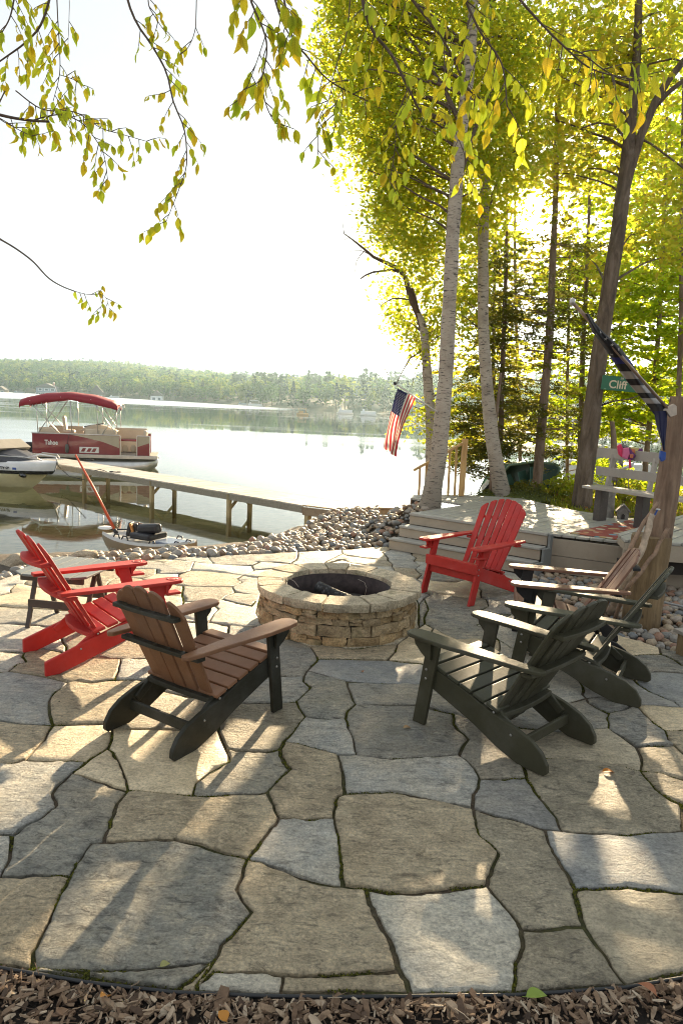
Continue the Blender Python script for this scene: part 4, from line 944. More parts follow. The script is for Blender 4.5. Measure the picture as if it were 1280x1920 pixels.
def adirondack(label, loc, fwd, frame, slats, style, group='adirondack chairs around the fire pit'):
    """style: dict(n back slats, w seat half width, straight rear legs, splay, cup)"""
    rz = math.atan2(-fwd[0], fwd[1])
    t = thing('adirondack_chair', label, 'chair', (loc[0], loc[1], 0.002), rz, group)
    st = style; hw = 0.262; az = st.get('arm_z', 0.545)
    seat = st.get('seat_mat', slats); armm = st.get('arm_mat', slats)
    # rear stringer legs
    for s in (-1, 1):
        x0, x1 = s * hw - 0.014, s * hw + 0.014
        if st['straight']:
            poly = [(0.40, 0.375), (0.40, 0.25), (-0.34, 0.0), (-0.43, 0.0), (-0.43, 0.095), (0.10, 0.285)]
        else:
            poly = [(0.40, 0.372), (0.40, 0.25), (0.05, 0.125), (-0.12, 0.045), (-0.26, 0.0), (-0.405, 0.0), (-0.425, 0.02), (-0.42, 0.06), (-0.385, 0.115), (-0.32, 0.16), (-0.22, 0.195), (-0.05, 0.235), (0.10, 0.29)]
        side(poly, x0, x1).build('rear_leg', frame, t, 0.005)
    # front legs
    for s in (-1, 1):
        sp = st['splay']; y0 = 0.385 + sp; y1 = 0.335 - sp * 0.3; wd = 0.088
        o = side([(y0 - wd / 2, 0), (y0 + wd / 2, 0), (y1 + wd / 2, az - 0.018), (y1 - wd / 2, az - 0.018)], s * (hw + 0.030) - 0.013, s * (hw + 0.030) + 0.013).build('front_leg', frame, t, 0.004)
        for q in (0.29, 0.345):
            MB().lathe([(0.001, 0), (0.009, 0), (0.006, 0.005), (0.001, 0.006)], 8, Matrix.Translation((s * (hw + 0.043), 0.36 + sp * .4, q)) @ Matrix.Rotation(s * PI / 2, 4, 'Y')).build('bolt', M_STEEL, o)
    # seat slats
    n = st.get('nseat', 5); ys = np.linspace(0.385, 0.385 - (0.089 if n > 5 else 0.103) * (n - 1), n)
    for i, y in enumerate(ys):
        z = 0.383 - (0.395 - y) * 0.275 + (0.0 if i else -0.004); tl = math.atan(0.29) if i else 0.05
        w = 2 * hw + 0.03 if i else 2 * hw + 0.028
        sw = 0.079 if n > 5 else 0.092
        MB().box((0, 0, 0), (w, sw, 0.021)).build('seat_slat', seat, t, 0.005, (0, y - 0.01, z), (tl, 0, 0))
    if st.get('apron'):
        MB().box((0, 0, 0), (2 * hw + 0.10, 0.022, 0.10)).build('front_apron', seat, t, 0.005, (0, 0.425, 0.345))
        MB().box((0, 0, 0), (2 * hw + 0.03, 0.02, 0.075)).build('lower_apron', seat, t, 0.004, (0, 0.392, 0.255))
    # back: slats rise from the seat's rear, reclined
    nb = st['nback']; ang = math.radians(st.get('recline', 27)); L = st.get('back_len', 0.80); by, bz = -0.085, 0.205
    W0, W1 = 0.47, st.get('topw', 0.53); gap = st.get('gap', 0.012)
    for i in range(nb):
        f = (i + 0.5) / nb - 0.5; w = W0 / nb - gap; xb, xt = f * W0, f * W1
        wt = W1 / nb - gap
        def top(x, R=st.get('fan', 0.34)): return (math.sqrt(max(R * R - x * x, 0)) - R) * st.get('fank', 1.0)
        lo_ = -st.get('below', 0.0); pts = [(-w / 2, lo_), (w / 2, lo_)]
        for j in range(7):
            u = j / 6; x = wt / 2 - wt * u; rr = (abs(2 * u - 1)) ** 3 * (0.022 if st.get('round') else 0.006)
            xs = (xt - xb) + x
            pts.append((xs, L + top(xt + x) - rr))
        curve = (f * 2) ** 2 * st.get('dish', 0.03)
        M_ = Matrix(((1, 0, 0, xb), (0, -math.sin(ang), math.cos(ang), by + curve), (0, math.cos(ang), math.sin(ang), bz), (0, 0, 0, 1)))
        MB().prism(pts, -0.009, 0.009, M_).build('back_slat', slats, t, 0.004)
    def bp(s_, off=0.0): return Vector((0, by - math.sin(ang) * s_ - math.cos(ang) * off, bz + math.cos(ang) * s_ - math.sin(ang) * off))
    def arcbar(name, s_, hw_, depth, th, mat, bulge):
        p = bp(s_, 0.010); poly = []
        for i in range(9):
            x = -hw_ + 2 * hw_ * i / 8; poly.append((x, -st.get('dish', .03) * 0 + (x / hw_) ** 2 * st.get('dish', 0.03)))
        for i in range(9):
            x = hw_ - 2 * hw_ * i / 8; poly.append((x, -depth - bulge * (1 - (x / hw_) ** 2)))
        M_ = Matrix.Translation(p) @ Matrix.Rotation(st.get('bar_tilt', 0.0), 4, 'X')
        return MB().prism(poly, -th / 2, th / 2, M_).build(name, mat, t, 0.004)
    bm_ = st.get('bar_mat', frame)
    arcbar('back_brace', (az - 0.035 - bz) / math.cos(ang), 0.30 if not st['straight'] else 0.315, 0.035, 0.024, bm_, st.get('bulge', 0.02))
    arcbar('back_brace', (0.735 - bz) / math.cos(ang), 0.235, 0.035, 0.024, bm_, st.get('bulge', 0.02))
    arcbar('back_brace', 0.03, 0.245, 0.03, 0.03, bm_, st.get('bulge', 0.02))
    if st.get('stretcher', True):
        MB().box((0, -0.245, 0.105), (2 * hw - 0.02, 0.020, 0.06)).build('stretcher', frame, t, 0.004)
    if st.get('links', True):
        for s in (-1, 1):
            o = MB().bar((s * (hw - 0.022), -0.07, 0.245), (s * (hw - 0.022), -0.215, 0.135), 0.05, 0.020, (1, 0, 0)).build('hinge_link', frame, t, 0.006)
            for q in ((-0.085, 0.235), (-0.20, 0.148)):
                MB().lathe([(0.001, 0), (0.008, 0), (0.005, 0.005), (0.001, 0.006)], 8, Matrix.Translation((s * (hw + 0.014), q[0], q[1])) @ Matrix.Rotation(s * PI / 2, 4, 'Y')).build('bolt', M_STEEL, o)
    # arms
    for s in (-1, 1):
        xi = s * (hw + 0.045)
        if st.get('cup'):
            ol = [(-0.050, -0.345), (-0.060, -0.10), (-0.070, 0.15), (-0.078, 0.36), (-0.072, 0.46), (-0.045, 0.505), (0.030, 0.505), (0.060, 0.48), (0.066, 0.40), (0.062, 0.15), (0.040, -0.10), (0.022, -0.345)]
        else:
            ol = [(-0.052, -0.36), (-0.060, -0.20), (-0.064, 0.0), (-0.066, 0.2), (-0.068, 0.40), (-0.060, 0.46), (-0.038, 0.492), (0.0, 0.50), (0.038, 0.49), (0.060, 0.455), (0.068, 0.38), (0.066, 0.2), (0.048, 0.05), (0.030, -0.12), (0.018, -0.28), (0.0, -0.36), (-0.03, -0.378)]
        ol = [(s * x * 1.0, y) for x, y in ol]
        M_ = Matrix.Translation((xi + s * 0.01, 0, az))
        arm = MB().prism(ol, -0.012, 0.012, M_).build('arm', armm, t, 0.006, seg=3)
        if st.get('cup'):
            cx_, cy_ = xi + s * 0.012 - s * 0.005, 0.435
            MB().lathe([(0.026, 0.0125), (0.038, 0.0125), (0.040, 0.0145), (0.026, 0.0145)], 20, Matrix.Translation((cx_, cy_, az)), closed=True).build('cup_rim', armm, arm)
            MB().lathe([(0.001, 0.0), (0.034, 0.0), (0.034, 0.0013), (0.001, 0.0013)], 20, Matrix.Translation((cx_, cy_, az + 0.0122))).build('cup_hole_shade', m_dark, arm)  # flat darker disc on the solid arm, painted as the shade inside a cup hole
            MB().box((xi + s * 0.012, 0.43, az - 0.085), (0.085, 0.11, 0.018)).build('cup_shelf', frame, arm, 0.006)
            MB().box((xi + s * 0.012, 0.385, az - 0.05), (0.06, 0.02, 0.075)).build('cup_bracket', frame, arm, 0.004)
        br = side([(0.33, az - 0.014), (0.46, az - 0.014), (0.445, az - 0.06), (0.40, az - 0.10), (0.35, az - 0.13), (0.33, az - 0.13)] if not st.get('cup') else [(0.26, az - 0.014), (0.44, az - 0.014), (0.42, az - 0.05), (0.37, az - 0.10), (0.31, az - 0.12), (0.27, az - 0.07)], xi + s * 0.002, xi + s * 0.022)
        br.build('arm_bracket', frame, t, 0.003)
    return t
m_dark = m_plain('cup_hole_shade_red', (0.25, 0.012, 0.010), 0.6)
RED = dict(nback=7, straight=True, splay=0.075, cup=True, apron=False, nseat=6, round=False, fan=0.31, fank=0.85, topw=0.56, back_len=0.84, recline=30, dish=0.045, bulge=0.045, stretcher=False, arm_z=0.55)
ch = adirondack('bright red folding adirondack chair beside the small table, seen from its back left', (-1.72, 4.86), (0.78, 0.63), M_RED, M_RED, dict(RED, nback=6))
ch = adirondack('red adirondack chair with cup holder arms standing in front of the grey stairs', (1.40, 7.05), (-0.72, -0.69), M_RED, M_RED, dict(RED, apron=True, fan=0.33))
ch = adirondack('brown slatted chair on a black-green frame nearest the left of the fire pit', (-0.80, 3.86), (0.55, 0.835), M_BLK2, M_BRN, dict(nback=5, straight=False, splay=0.015, round=True, fan=0.30, fank=0.9, back_len=0.745, recline=26, bulge=0.006, dish=0.02, nseat=6))
MB().box((0.05, -0.115, 0.232), (0.05, 0.003, 0.014), Matrix.Rotation(0.0, 3, 'X')).build('brass_label', m_plain('brass_plate', (0.5, 0.42, 0.2), 0.4, 0.5), ch)
ch = adirondack('dark green chair nearest the camera on the right, its back to us', (1.01, 3.87), (-0.70, 0.714), M_GRN, M_GRN, dict(nback=6, straight=False, splay=0.02, round=False, fan=0.30, fank=0.75, back_len=0.80, recline=29, bulge=0.02, dish=0.03, nseat=6, topw=0.56, seat_mat=M_GRN2, gap=0.003, below=0.13))
ch = adirondack('dark green chair half hidden behind the nearest green chair', (1.74, 4.74), (-0.87, 0.49), M_GRN, M_GRN2, dict(nback=6, straight=False, splay=0.02, round=False, fan=0.30, fank=0.75, back_len=0.80, recline=31, bulge=0.02, dish=0.02, nseat=6, gap=0.003, below=0.10))
ch = adirondack('black framed chair with mahogany slats nearest the leaning sticks', (1.86, 5.44), (-0.98, 0.20), M_BLACK, M_SLATE2, dict(nback=5, straight=False, splay=0.0, round=False, fan=0.32, fank=1.0, back_len=0.74, recline=30, bulge=0.01, dish=0.02, nseat=5, apron=True, arm_z=0.56, topw=0.42))

# ------------------------------------------------------------ small folding table
M_TAB = m_poly('grey_table_top', (0.17, 0.19, 0.19), 0.4); M_TABL = m_plain('brown_table_leg', (0.055, 0.042, 0.034), 0.6)
tb = thing('side_table', 'small grey slatted folding table behind the left red chair', 'table', (-2.16, 5.50, 0.002), -0.16)
for i in range(6):
    x = -0.30 + 0.1 * i + 0.05; cut = 0.07 if i in (0, 5) else 0.0
    s = -1 if i == 0 else 1
    yl = 0.33
    poly = [(x - 0.046, -yl + (cut if i == 0 else 0)), (x + 0.046, -yl + (cut if i == 5 else 0)), (x + 0.046, yl - (cut if i == 5 else 0)), (x - 0.046, yl - (cut if i == 0 else 0))]
    MB().prism(poly, 0.448, 0.466).build('top_slat', M_TAB, tb, 0.004)
for y in (-0.24, 0.24): MB().box((0, y, 0.42), (0.52, 0.03, 0.05)).build('top_batten', M_TABL, tb, 0.003)
for s in (-1, 1):
    for y0, y1 in ((-0.22, 0.20), (0.20, -0.22)):
        MB().bar((s * 0.23, y0, 0.0), (s * 0.23 + (0.02 if y0 < 0 else -0.005) * s, y1 * 0.35 + y0 * 0.55, 0.42), 0.022, 0.034, (1, 0, 0)).build('leg', M_TABL, tb, 0.002)
MB().box((0, -0.20, 0.20), (0.46, 0.018, 0.06)).build('stretcher', M_TABL, tb, 0.003)
MB().box((0, 0.18, 0.20), (0.46, 0.018, 0.06)).build('stretcher', M_TABL, tb, 0.003)
# ------------------------------------------------------------ deck, stairs, railing
def m_paint(name, c, chip=(0.30, 0.27, 0.22), rough=0.55):
    M = MT(name); off = M.n('ShaderNodeVectorMath'); off.operation = 'ADD'; cb = M.n('ShaderNodeCombineXYZ'); r = M.math('MULTIPLY', M.rand(), 23.0)
    for i in range(3): M.l(r, cb.inputs[i])
    M.l(M.world(), off.inputs[0]); M.l(cb.outputs[0], off.inputs[1]); P = off.outputs[0]
    n = M.noise(3, 6, 0.65, P); f = M.noise(38, 7, 0.72, P); g = M.noise(30, 5, 0.7, P)
    col = M.ramp(n, [(0.3, tuple(k * 0.85 for k in c)), (0.7, tuple(min(1, k * 1.1) for k in c))])
    wear = M.math('MULTIPLY', M.maprange(n, 0.5, 0.75, 0, 1), M.maprange(f, 0.52, 0.62, 0, 1))
    col = M.mix(M.math('MULTIPLY', wear, 0.8), col, chip)
    dirt = M.maprange(f, 0.3, 0.42, 0.35, 0); col = M.mix(dirt, col, tuple(k * 0.35 for k in c))
    col = M.hsv(col, val=M.maprange(M.rand(), 0, 1, 0.9, 1.08))
    M.base(col); M.rough(M.maprange(f, 0.3, 0.7, rough - 0.12, rough + 0.15)); M.bump(g, 0.35, 0.003); return M.m
M_DECK = m_paint('grey_deck_paint', (0.37, 0.355, 0.305)); M_TAUPE = m_paint('taupe_deck_paint', (0.36, 0.30, 0.22), rough=0.6)
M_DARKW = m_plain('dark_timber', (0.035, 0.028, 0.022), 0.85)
def clip_half(poly, n, c, keep_pos=True):
    out = []
    for i in range(len(poly)):
        a, b = Vector(poly[i]), Vector(poly[(i + 1) % len(poly)]); da = a.dot(n) - c; db = b.dot(n) - c
        if not keep_pos: da, db = -da, -db
        if da >= 0: out.append(tuple(a))
        if (da >= 0) != (db >= 0): out.append(tuple(a + (b - a) * (da / (da - db))))
    return out
def parea(p): return 0.5 * sum(p[i][0] * p[(i + 1) % len(p)][1] - p[(i + 1) % len(p)][0] * p[i][1] for i in range(len(p)))
def boards(parent, poly, dirv, width, z0, z1, mat, gap=0.014, name='board', bevel=0.003):
    d = Vector(dirv).normalized(); n = Vector((-d.y, d.x)); cs = [Vector(p).dot(n) for p in poly]
    k0 = math.floor(min(cs) / width); k1 = math.ceil(max(cs) / width)
    for k in range(k0, k1):
        q = clip_half(clip_half(poly, n, k * width + gap / 2), n, (k + 1) * width - gap / 2, False)
        if len(q) < 3 or abs(parea(q)) < 0.002: continue
        # drop duplicates
        r = [q[0]]
        for p in q[1:]:
            if (Vector(p) - Vector(r[-1])).length > 1e-4: r.append(p)
        if (Vector(r[0]) - Vector(r[-1])).length < 1e-4: r.pop()
        if len(r) < 3: continue
        dz = random.uniform(-.0015, .0015)
        MB().prism(r, z0, z1 + dz).build(name, mat, parent, bevel, seg=1)
deck = thing('deck', 'low grey painted wooden deck with long diagonal boards, beside the fire pit', 'deck', (0, 0, 0))
A = (0.93, 9.30); L_ = (2.44, 8.16); K = (3.20, 7.82); K2 = (5.6, 6.9); I2 = (6.0, 8.2); I_ = (4.16, 9.62); H_ = (3.52, 10.20); G = (2.9, 11.6); F_ = (1.97, 11.60); E_ = (1.10, 11.25); D_ = (1.06, 10.86); C_ = (1.50, 10.72); B_ = (1.84, 10.38)
main = [A, L_, K, K2, I2, I_, H_, (2.62, 10.62), B_]
boards(deck, main, (0.655, 0.756), 0.146, DECK - 0.028, DECK, M_DECK)
walk = [B_, (2.60, 10.64), H_, G, F_, E_, D_, C_]
boards(deck, [B_, (2.616, 10.626), (3.51, 10.21), G, F_, E_, D_, C_], (0.655, 0.756), 0.146, DECK - 0.028, DECK - 0.004, M_DECK)
def wall(parent, a, b, z0, z1, th, mat, name, rows=1, bevel=0.003, out=0.0):
    a, b = Vector((a[0], a[1], 0)), Vector((b[0], b[1], 0)); d = (b - a); n = Vector((d.y, -d.x, 0)).normalized() * out
    for i in range(rows):
        za = z0 + (z1 - z0) * i / rows + 0.003; zb = z0 + (z1 - z0) * (i + 1) / rows - 0.003
        c = (a + b) / 2 + n + Vector((0, 0, (za + zb) / 2))
        MB().box((0, 0, 0), (d.length, th, zb - za)).build(name, mat, parent, bevel, c, (0, 0, math.atan2(d.y, d.x)), 1)
# skirts
wall(deck, L_, (3.14, 7.80), 0.0, DECK - 0.05, 0.03, M_TAUPE, 'skirt_board', 2, out=-0.02)
wall(deck, (3.14, 7.80), K2, 0.0, DECK - 0.05, 0.03, M_TAUPE, 'skirt_board', 2, out=-0.02)
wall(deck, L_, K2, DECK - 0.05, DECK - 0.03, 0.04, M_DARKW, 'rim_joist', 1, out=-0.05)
wall(deck, A, B_, -0.1, DECK - 0.03, 0.03, M_TAUPE, 'skirt_board', 2, out=0.03)
wall(deck, D_, E_, -0.2, DECK - 0.03, 0.03, m_wood('raw_wood', [(0.16, 0.10, 0.055), (0.30, 0.20, 0.11), (0.40, 0.29, 0.17)], 0.7, 0), 'skirt_board', 1, out=0.02)
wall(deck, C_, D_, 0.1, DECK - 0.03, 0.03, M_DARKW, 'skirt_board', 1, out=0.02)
# small steps down on the left of the walkway
M_RAW = m_wood('new_lumber', [(0.30, 0.18, 0.085), (0.46, 0.30, 0.15), (0.58, 0.42, 0.24)], 0.6, 1)
st2 = thing('shore_step', 'small raw wood step left of the birch trunk, below the deck walkway', 'step', (0.80, 11.25, 0))
MB().box((0, 0, 0.24), (0.42, 0.30, 0.03)).build('tread', M_RAW, st2, 0.004); MB().box((0, -0.12, 0.12), (0.38, 0.03, 0.2)).build('riser', M_RAW, st2, 0.003); MB().box((0, 0.1, 0.0), (0.36, 0.03, 0.44)).build('riser', M_RAW, st2, 0.003)
# front stairs
stairs = thing('stairs', 'three wide grey-beige wooden steps leading up to the deck', 'stairs', (0, 0, 0))
b0 = Vector((0.64, 9.07)); b1 = Vector((2.22, 7.93)); top0 = Vector(A); top1 = Vector(L_)
nrm = Vector((-(b1 - b0).y, (b1 - b0).x)).normalized()
if nrm.y < 0: nrm = -nrm
rise = DECK / 3
M_TREAD = m_paint('tread_paint', (0.38, 0.365, 0.32))
run = 0.155
q0 = b0 + (top0 - b0) * 0; 
for i in range(3):
    a = b0 + (top0 - b0) * (i / 2.0) * 0.93; b = b1 + (top1 - b1) * (i / 2.0) * 0.93
    z = rise * (i + 1)
    wall(stairs, a, b, z - rise + (0.0 if i == 0 else 0.004), z - 0.03, 0.026, M_TAUPE, 'riser', 1, out=-0.013)
    if i < 2:
        a2 = b0 + (top0 - b0) * ((i + 1) / 2.0) * 0.93; b2 = b1 + (top1 - b1) * ((i + 1) / 2.0) * 0.93
        n_ = nrm * 0.02
        poly = [tuple(a - n_), tuple(b - n_), tuple(b2), tuple(a2)]
        MB().prism(poly, z - 0.028, z).build('tread', M_TREAD, stairs, 0.005)
    else:
        poly = [tuple(a - nrm * 0.02), tuple(b - nrm * 0.02), tuple(b + nrm * 0.10), tuple(a + nrm * 0.10)]
        MB().prism(poly, z - 0.028, z + 0.004).build('tread', M_TREAD, stairs, 0.005)
# stringer on the right end: curved lower corner
e0 = b1 + (b1 - b0).normalized() * 0.02; e1 = top1 + (b1 - b0).normalized() * 0.02
dr = (e1 - e0); Ld = dr.length + 0.12; dr.normalize()
sp = [(0, 0), (0.03, 0.0), (Ld * 0.55, 0.05), (Ld, 0.16), (Ld, DECK - 0.005), (Ld * 0.62, DECK - 0.005), (Ld * 0.62, rise * 2 - 0.01), (Ld * 0.34, rise * 2 - 0.01), (Ld * 0.34, rise - 0.01), (0, rise - 0.01)]
ax = Vector((dr.x, dr.y, 0)); az_ = Vector((0, 0, 1)); an = Vector(((b1 - b0).normalized().x, (b1 - b0).normalized().y, 0))
M_ = Matrix((ax.to_4d(), az_.to_4d(), an.to_4d(), (0, 0, 0, 1))).transposed(); 
M_ = Matrix(((ax.x, 0, an.x, e0.x), (ax.y, 0, an.y, e0.y), (0, 1, 0, 0), (0, 0, 0, 1)))
MB().prism(sp, 0, 0.03, M_).build('stringer', m_paint('grey_stringer_paint', (0.20, 0.21, 0.20)), stairs, 0.003)
# upper platform at the right
plat = thing('platform', 'raised grey board platform at the right edge, behind the tall post', 'deck', (0, 0, 0))
pf = [(3.32, 8.45), (3.35, 8.02), (6.2, 7.3), (6.4, 8.2), (4.8, 8.55)]
pf = [tuple(on(1157, 1000, 0.58)[:2]), tuple(on(1170, 1012, 0.58)[:2]), tuple(on(1290, 1020, 0.58)[:2]), (5.6, 7.35), (5.9, 8.4), tuple(on(1290, 962, 0.58)[:2])]
boards(plat, pf, (0.655, 0.756), 0.146, 0.552, 0.58, M_DECK)
wall(plat, pf[1], pf[2], 0.37, 0.55, 0.03, M_TAUPE, 'skirt_board', 1, out=-0.02)
wall(plat, pf[2], pf[3], 0.37, 0.55, 0.03, M_TAUPE, 'skirt_board', 1, out=-0.02)
wall(plat, pf[0], pf[1], 0.465, 0.55, 0.03, M_TAUPE, 'skirt_board', 1, out=-0.02)
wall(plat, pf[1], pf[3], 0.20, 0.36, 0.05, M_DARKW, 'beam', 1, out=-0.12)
M_LEDGE = M_BLK[0]
lb = MB().box((4.15, 7.78, 0.10), (0.95, 0.22, 0.19), -0.28)
tag(lb.build('retaining_block', M_LEDGE, None, 0.02), 'long tan stone block under the platform at the right edge', 'block')
tag(MB().box((4.15, 7.62, 0.012), (1.05, 0.10, 0.07), -0.28).build('timber', M_TAUPE, None, 0.006), 'flat grey timber lying on the pebbles below the stone block', 'timber')
# rug
M = MT('rug_print'); P = M.vec((1, 1, 1)); v = M.vor(8, P, out='Color'); d_ = M.vor(8, P); n = M.noise(7, 3, 0.5, P)
sp_ = M.n('ShaderNodeSeparateColor'); M.l(v, sp_.inputs[0])
pal = M.ramp(sp_.outputs[0], [(0.0, (0.30, 0.07, 0.04)), (0.25, (0.44, 0.30, 0.14)), (0.5, (0.46, 0.40, 0.28)), (0.66, (0.17, 0.32, 0.38)), (0.8, (0.40, 0.13, 0.06)), (0.92, (0.46, 0.36, 0.18))], 'CONSTANT')
M.base(M.mix(M.maprange(d_, 0.05, 0.10, 0, 1) if False else M.ramp(M.math('ADD', d_, M.math('MULTIPLY', n, 0.12)), [(0.50, 0.0), (0.54, 1.0)]), pal, (0.26, 0.055, 0.035))); M.rough(0.95); M.bump(M.noise(150, 3, 0.6, P), 0.4, 0.003)
rug = [tuple(on(x, y, DECK)[:2]) for x, y in ((1067, 1000.5), (1179, 976), (1250, 985), (1250, 1030), (1160, 1014))]
rug[3] = (3.95, 8.55); rug[4] = tuple(on(1157, 1013, DECK)[:2]); rug[2] = (4.35, 9.0)
tag(MB().prism(rug, DECK + 0.003, DECK + 0.011).build('rug', M.m), 'red patterned outdoor rug lying on the deck', 'rug')
# railing of the steps to the lake
M_POST = m_wood('yellow_lumber', [(0.36, 0.20, 0.07), (0.55, 0.33, 0.12), (0.66, 0.44, 0.19)], 0.6, 2)
rl = thing('handrail', 'new yellow wood handrail with balusters beside the birch trunk', 'railing', (0, 0, 0))
pa = on(864, 930, DECK); Yr = pa.y
ptop = at(874, 823, Yr)
MB().box((pa.x, Yr, (DECK + ptop.z) / 2), (0.085, 0.085, ptop.z - DECK)).build('newel_post', M_POST, rl, 0.004)
ra, rb = at(869, 830, Yr), at(775, 882, Yr - 0.05)
MB().bar(ra, rb, 0.09, 0.035).build('top_rail', M_POST, rl, 0.004)
for x_, yt, yb in ((855.5, 838, 930), (843, 845, 928), (829, 853, 928), (800, 868, 932), (787, 876, 930)):
    p = at(x_, yt, Yr); q = at(x_ - (yb - yt) * 0.045, yb, Yr)
    MB().bar((q.x, Yr - 0.01, min(q.z, DECK)), (p.x, Yr - 0.01, p.z), 0.034, 0.034, (1, 0, 0)).build('baluster', M_POST, rl, 0.003)

# ------------------------------------------------------------ bench on the deck
M_BN = m_paint('bench_paint', (0.36, 0.32, 0.27)); M_BNL = m_paint('bench_leg_paint', (0.075, 0.06, 0.05))
ub = Vector((0.54, -0.84, 0)).normalized(); vb = Vector((ub.y, -ub.x, 0)) * -1      # vb points to the lake side (back)
if vb.y < 0: vb = -vb
s0 = on(1090, 910, 0.93)
ben = thing('bench', 'long grey painted plank bench with an open back on the deck edge', 'bench', (s0.x, s0.y, DECK), math.atan2(ub.y, ub.x))
# local frame: x along the bench, y backwards (towards the lake)
sgn = 1 if (Matrix.Rotation(math.atan2(ub.y, ub.x), 3, 'Z') @ Vector((0, 1, 0))).dot(vb) > 0 else -1
LB = 3.2
MB().box((LB / 2, sgn * 0.09, 0.455), (LB, 0.17, 0.035)).build('seat_plank', M_BN, ben, 0.004)
MB().box((LB / 2, sgn * 0.275, 0.457), (LB, 0.17, 0.035)).build('seat_plank', M_BN, ben, 0.004)
MB().box((LB / 2 - 0.10, sgn * 0.395, 0.655), (LB, 0.03, 0.115)).build('back_plank', M_BN, ben, 0.004)
MB().box((LB / 2 - 0.15, sgn * 0.45, 0.90), (LB, 0.03, 0.13)).build('back_plank', M_BN, ben, 0.004)
for x in (0.10, 0.72, 1.8, 2.9):
    MB().bar((x, sgn * 0.375, 0.33), (x + 0.0, sgn * 0.485, 0.96), 0.075, 0.035, (1, 0, 0)).build('back_support', M_BN, ben, 0.003)
    MB().box((x, sgn * 0.30, 0.218), (0.10, 0.16, 0.436)).build('leg', M_BNL, ben, 0.005)

# ------------------------------------------------------------ tall post with leaning sticks
def m_log(name, c0, c1, c2):
    M = MT(name); P = M.vec((6, 6, 0.55)); g = M.noise(3.2, 8, 0.68, P, 0.5); k = M.vor(3.3, M.vec((2.2, 2.2, 1.2)), out='Distance'); f = M.noise(3, 4, 0.6)
    col = M.ramp(g, [(0.28, c0), (0.5, c1), (0.75, c2)]); col = M.mix(M.ramp(k, [(0.05, 0.85), (0.12, 0.0)]), col, (0.02, 0.012, 0.008))
    col = M.mix(M.maprange(f, 0.45, 0.7, 0, 0.5), col, c0); M.base(col); M.rough(0.8); M.bump(g, 0.9, 0.02); return M.m
M_LOG = m_log('weathered_log', (0.10, 0.06, 0.035), (0.24, 0.155, 0.10), (0.38, 0.27, 0.18))
M_LOG2 = m_log('ochre_log', (0.11, 0.07, 0.032), (0.23, 0.155, 0.075), (0.34, 0.24, 0.125))
post = thing('log_post', 'tall weathered bare log post standing among the pebbles at the right', 'post', (2.83, 6.30, 0))
def rough_col(pts, rad, n=24, amp=0.012, seed=0, knots=()):
    b = MB(); pts = [Vector(p) for p in pts]; k = len(pts); V = []
    for i, p in enumerate(pts):
        for j in range(n):
            a = 2 * PI * j / n
            r = rad[i] * (1 + 0.10 * noise.noise(Vector((math.cos(a) * 1.2, math.sin(a) * 1.2, p.z * 0.9 + seed)))) + amp * noise.noise(Vector((math.cos(a) * 4.5, math.sin(a) * 4.5, p.z * 2.2 + seed)))
            V.append((p.x + r * math.cos(a), p.y + r * math.sin(a), p.z))
    F = [(i * n + j, i * n + (j + 1) % n, (i + 1) * n + (j + 1) % n, (i + 1) * n + j) for i in range(k - 1) for j in range(n)]
    b.add(V, F, 0, True)
    b.add([V[(k - 1) * n + j] for j in range(n)], [tuple(range(n))], 0, False)
    b.add([V[j] for j in range(n)], [tuple(range(n - 1, -1, -1))], 0, False)
    return b
zz = np.linspace(0.72, 2.05, 26)
rough_col([(0.058 + 0.045 * (z - .8) + 0.008 * math.sin(z * 3), 0.0, z) for z in zz], [0.100 - 0.004 * (z - 0.7) for z in zz], seed=3, amp=0.009).build('upper_trunk', M_LOG, post)
zz = np.linspace(-0.08, 0.80, 18)
rough_col([(-0.025, 0.0, z) for z in zz], [0.160 + 0.01 * z + 0.03 * max(0, 0.12 - z) for z in zz], seed=8, amp=0.022).build('lower_trunk', M_LOG2, post)
M_STICK = m_plain('driftwood', (0.42, 0.33, 0.24), 0.85, 0, 0.45, 0.7, 14, 0.008); M_STICK2 = m_plain('brown_bark_stick', (0.26, 0.17, 0.11), 0.85, 0, 0.45, 0.7, 20, 0.006)
def stick(name, pp, r0, r1, mat, label, cat, wig=0.012, sd=0):
    pp = [Vector(p) for p in pp]; out = []
    N = 16
    for i in range(N + 1):
        t = i / N * (len(pp) - 1); a = min(int(t), len(pp) - 2); u = t - a; p = pp[a].lerp(pp[a + 1], u)
        out.append(p + noise.noise_vector(Vector((sd, i * 0.45, 0))) * wig * (0 if i == 0 else 1))
    b = MB().tube(out, [r0 + (r1 - r0) * i / N + 0.004 * noise.noise(Vector((i * .7, sd, 0))) for i in range(N + 1)], 10)
    return tag(b.build(name, mat), label, cat)
def P59(x, y, Y=5.95): return at(x, y, Y)
stick('walking_stick', [on(1128, 1150, 0.02), at(1170, 1050, 5.95), at(1205, 985, 6.0), at(1233, 940, 6.05)], 0.020, 0.016, M_STICK2, 'thin brown forked stick leaning on the log post, leftmost of three', 'stick', sd=1)
stick('walking_stick', [on(1143, 1152, 0.02), at(1175, 1080, 5.95), at(1208, 1020, 5.98), at(1222, 965, 6.02)], 0.034, 0.028, M_STICK, 'thick pale driftwood stick leaning against the log post, middle of three', 'stick', 0.02, sd=5)
stick('walking_stick', [on(1152, 1160, 0.02), at(1180, 1095, 5.9), at(1225, 1040, 5.95), at(1252, 990, 6.0)], 0.019, 0.016, M_STICK2, 'slender bent stick leaning on the log post, rightmost of three', 'stick', 0.02, sd=9)
M_BLUE = m_plain('blue_plastic', (0.02, 0.07, 0.30), 0.4)
pl = thing('blue_pole', 'thin blue pole with a small white cross handle leaning on the log post', 'pole', (0, 0, 0))
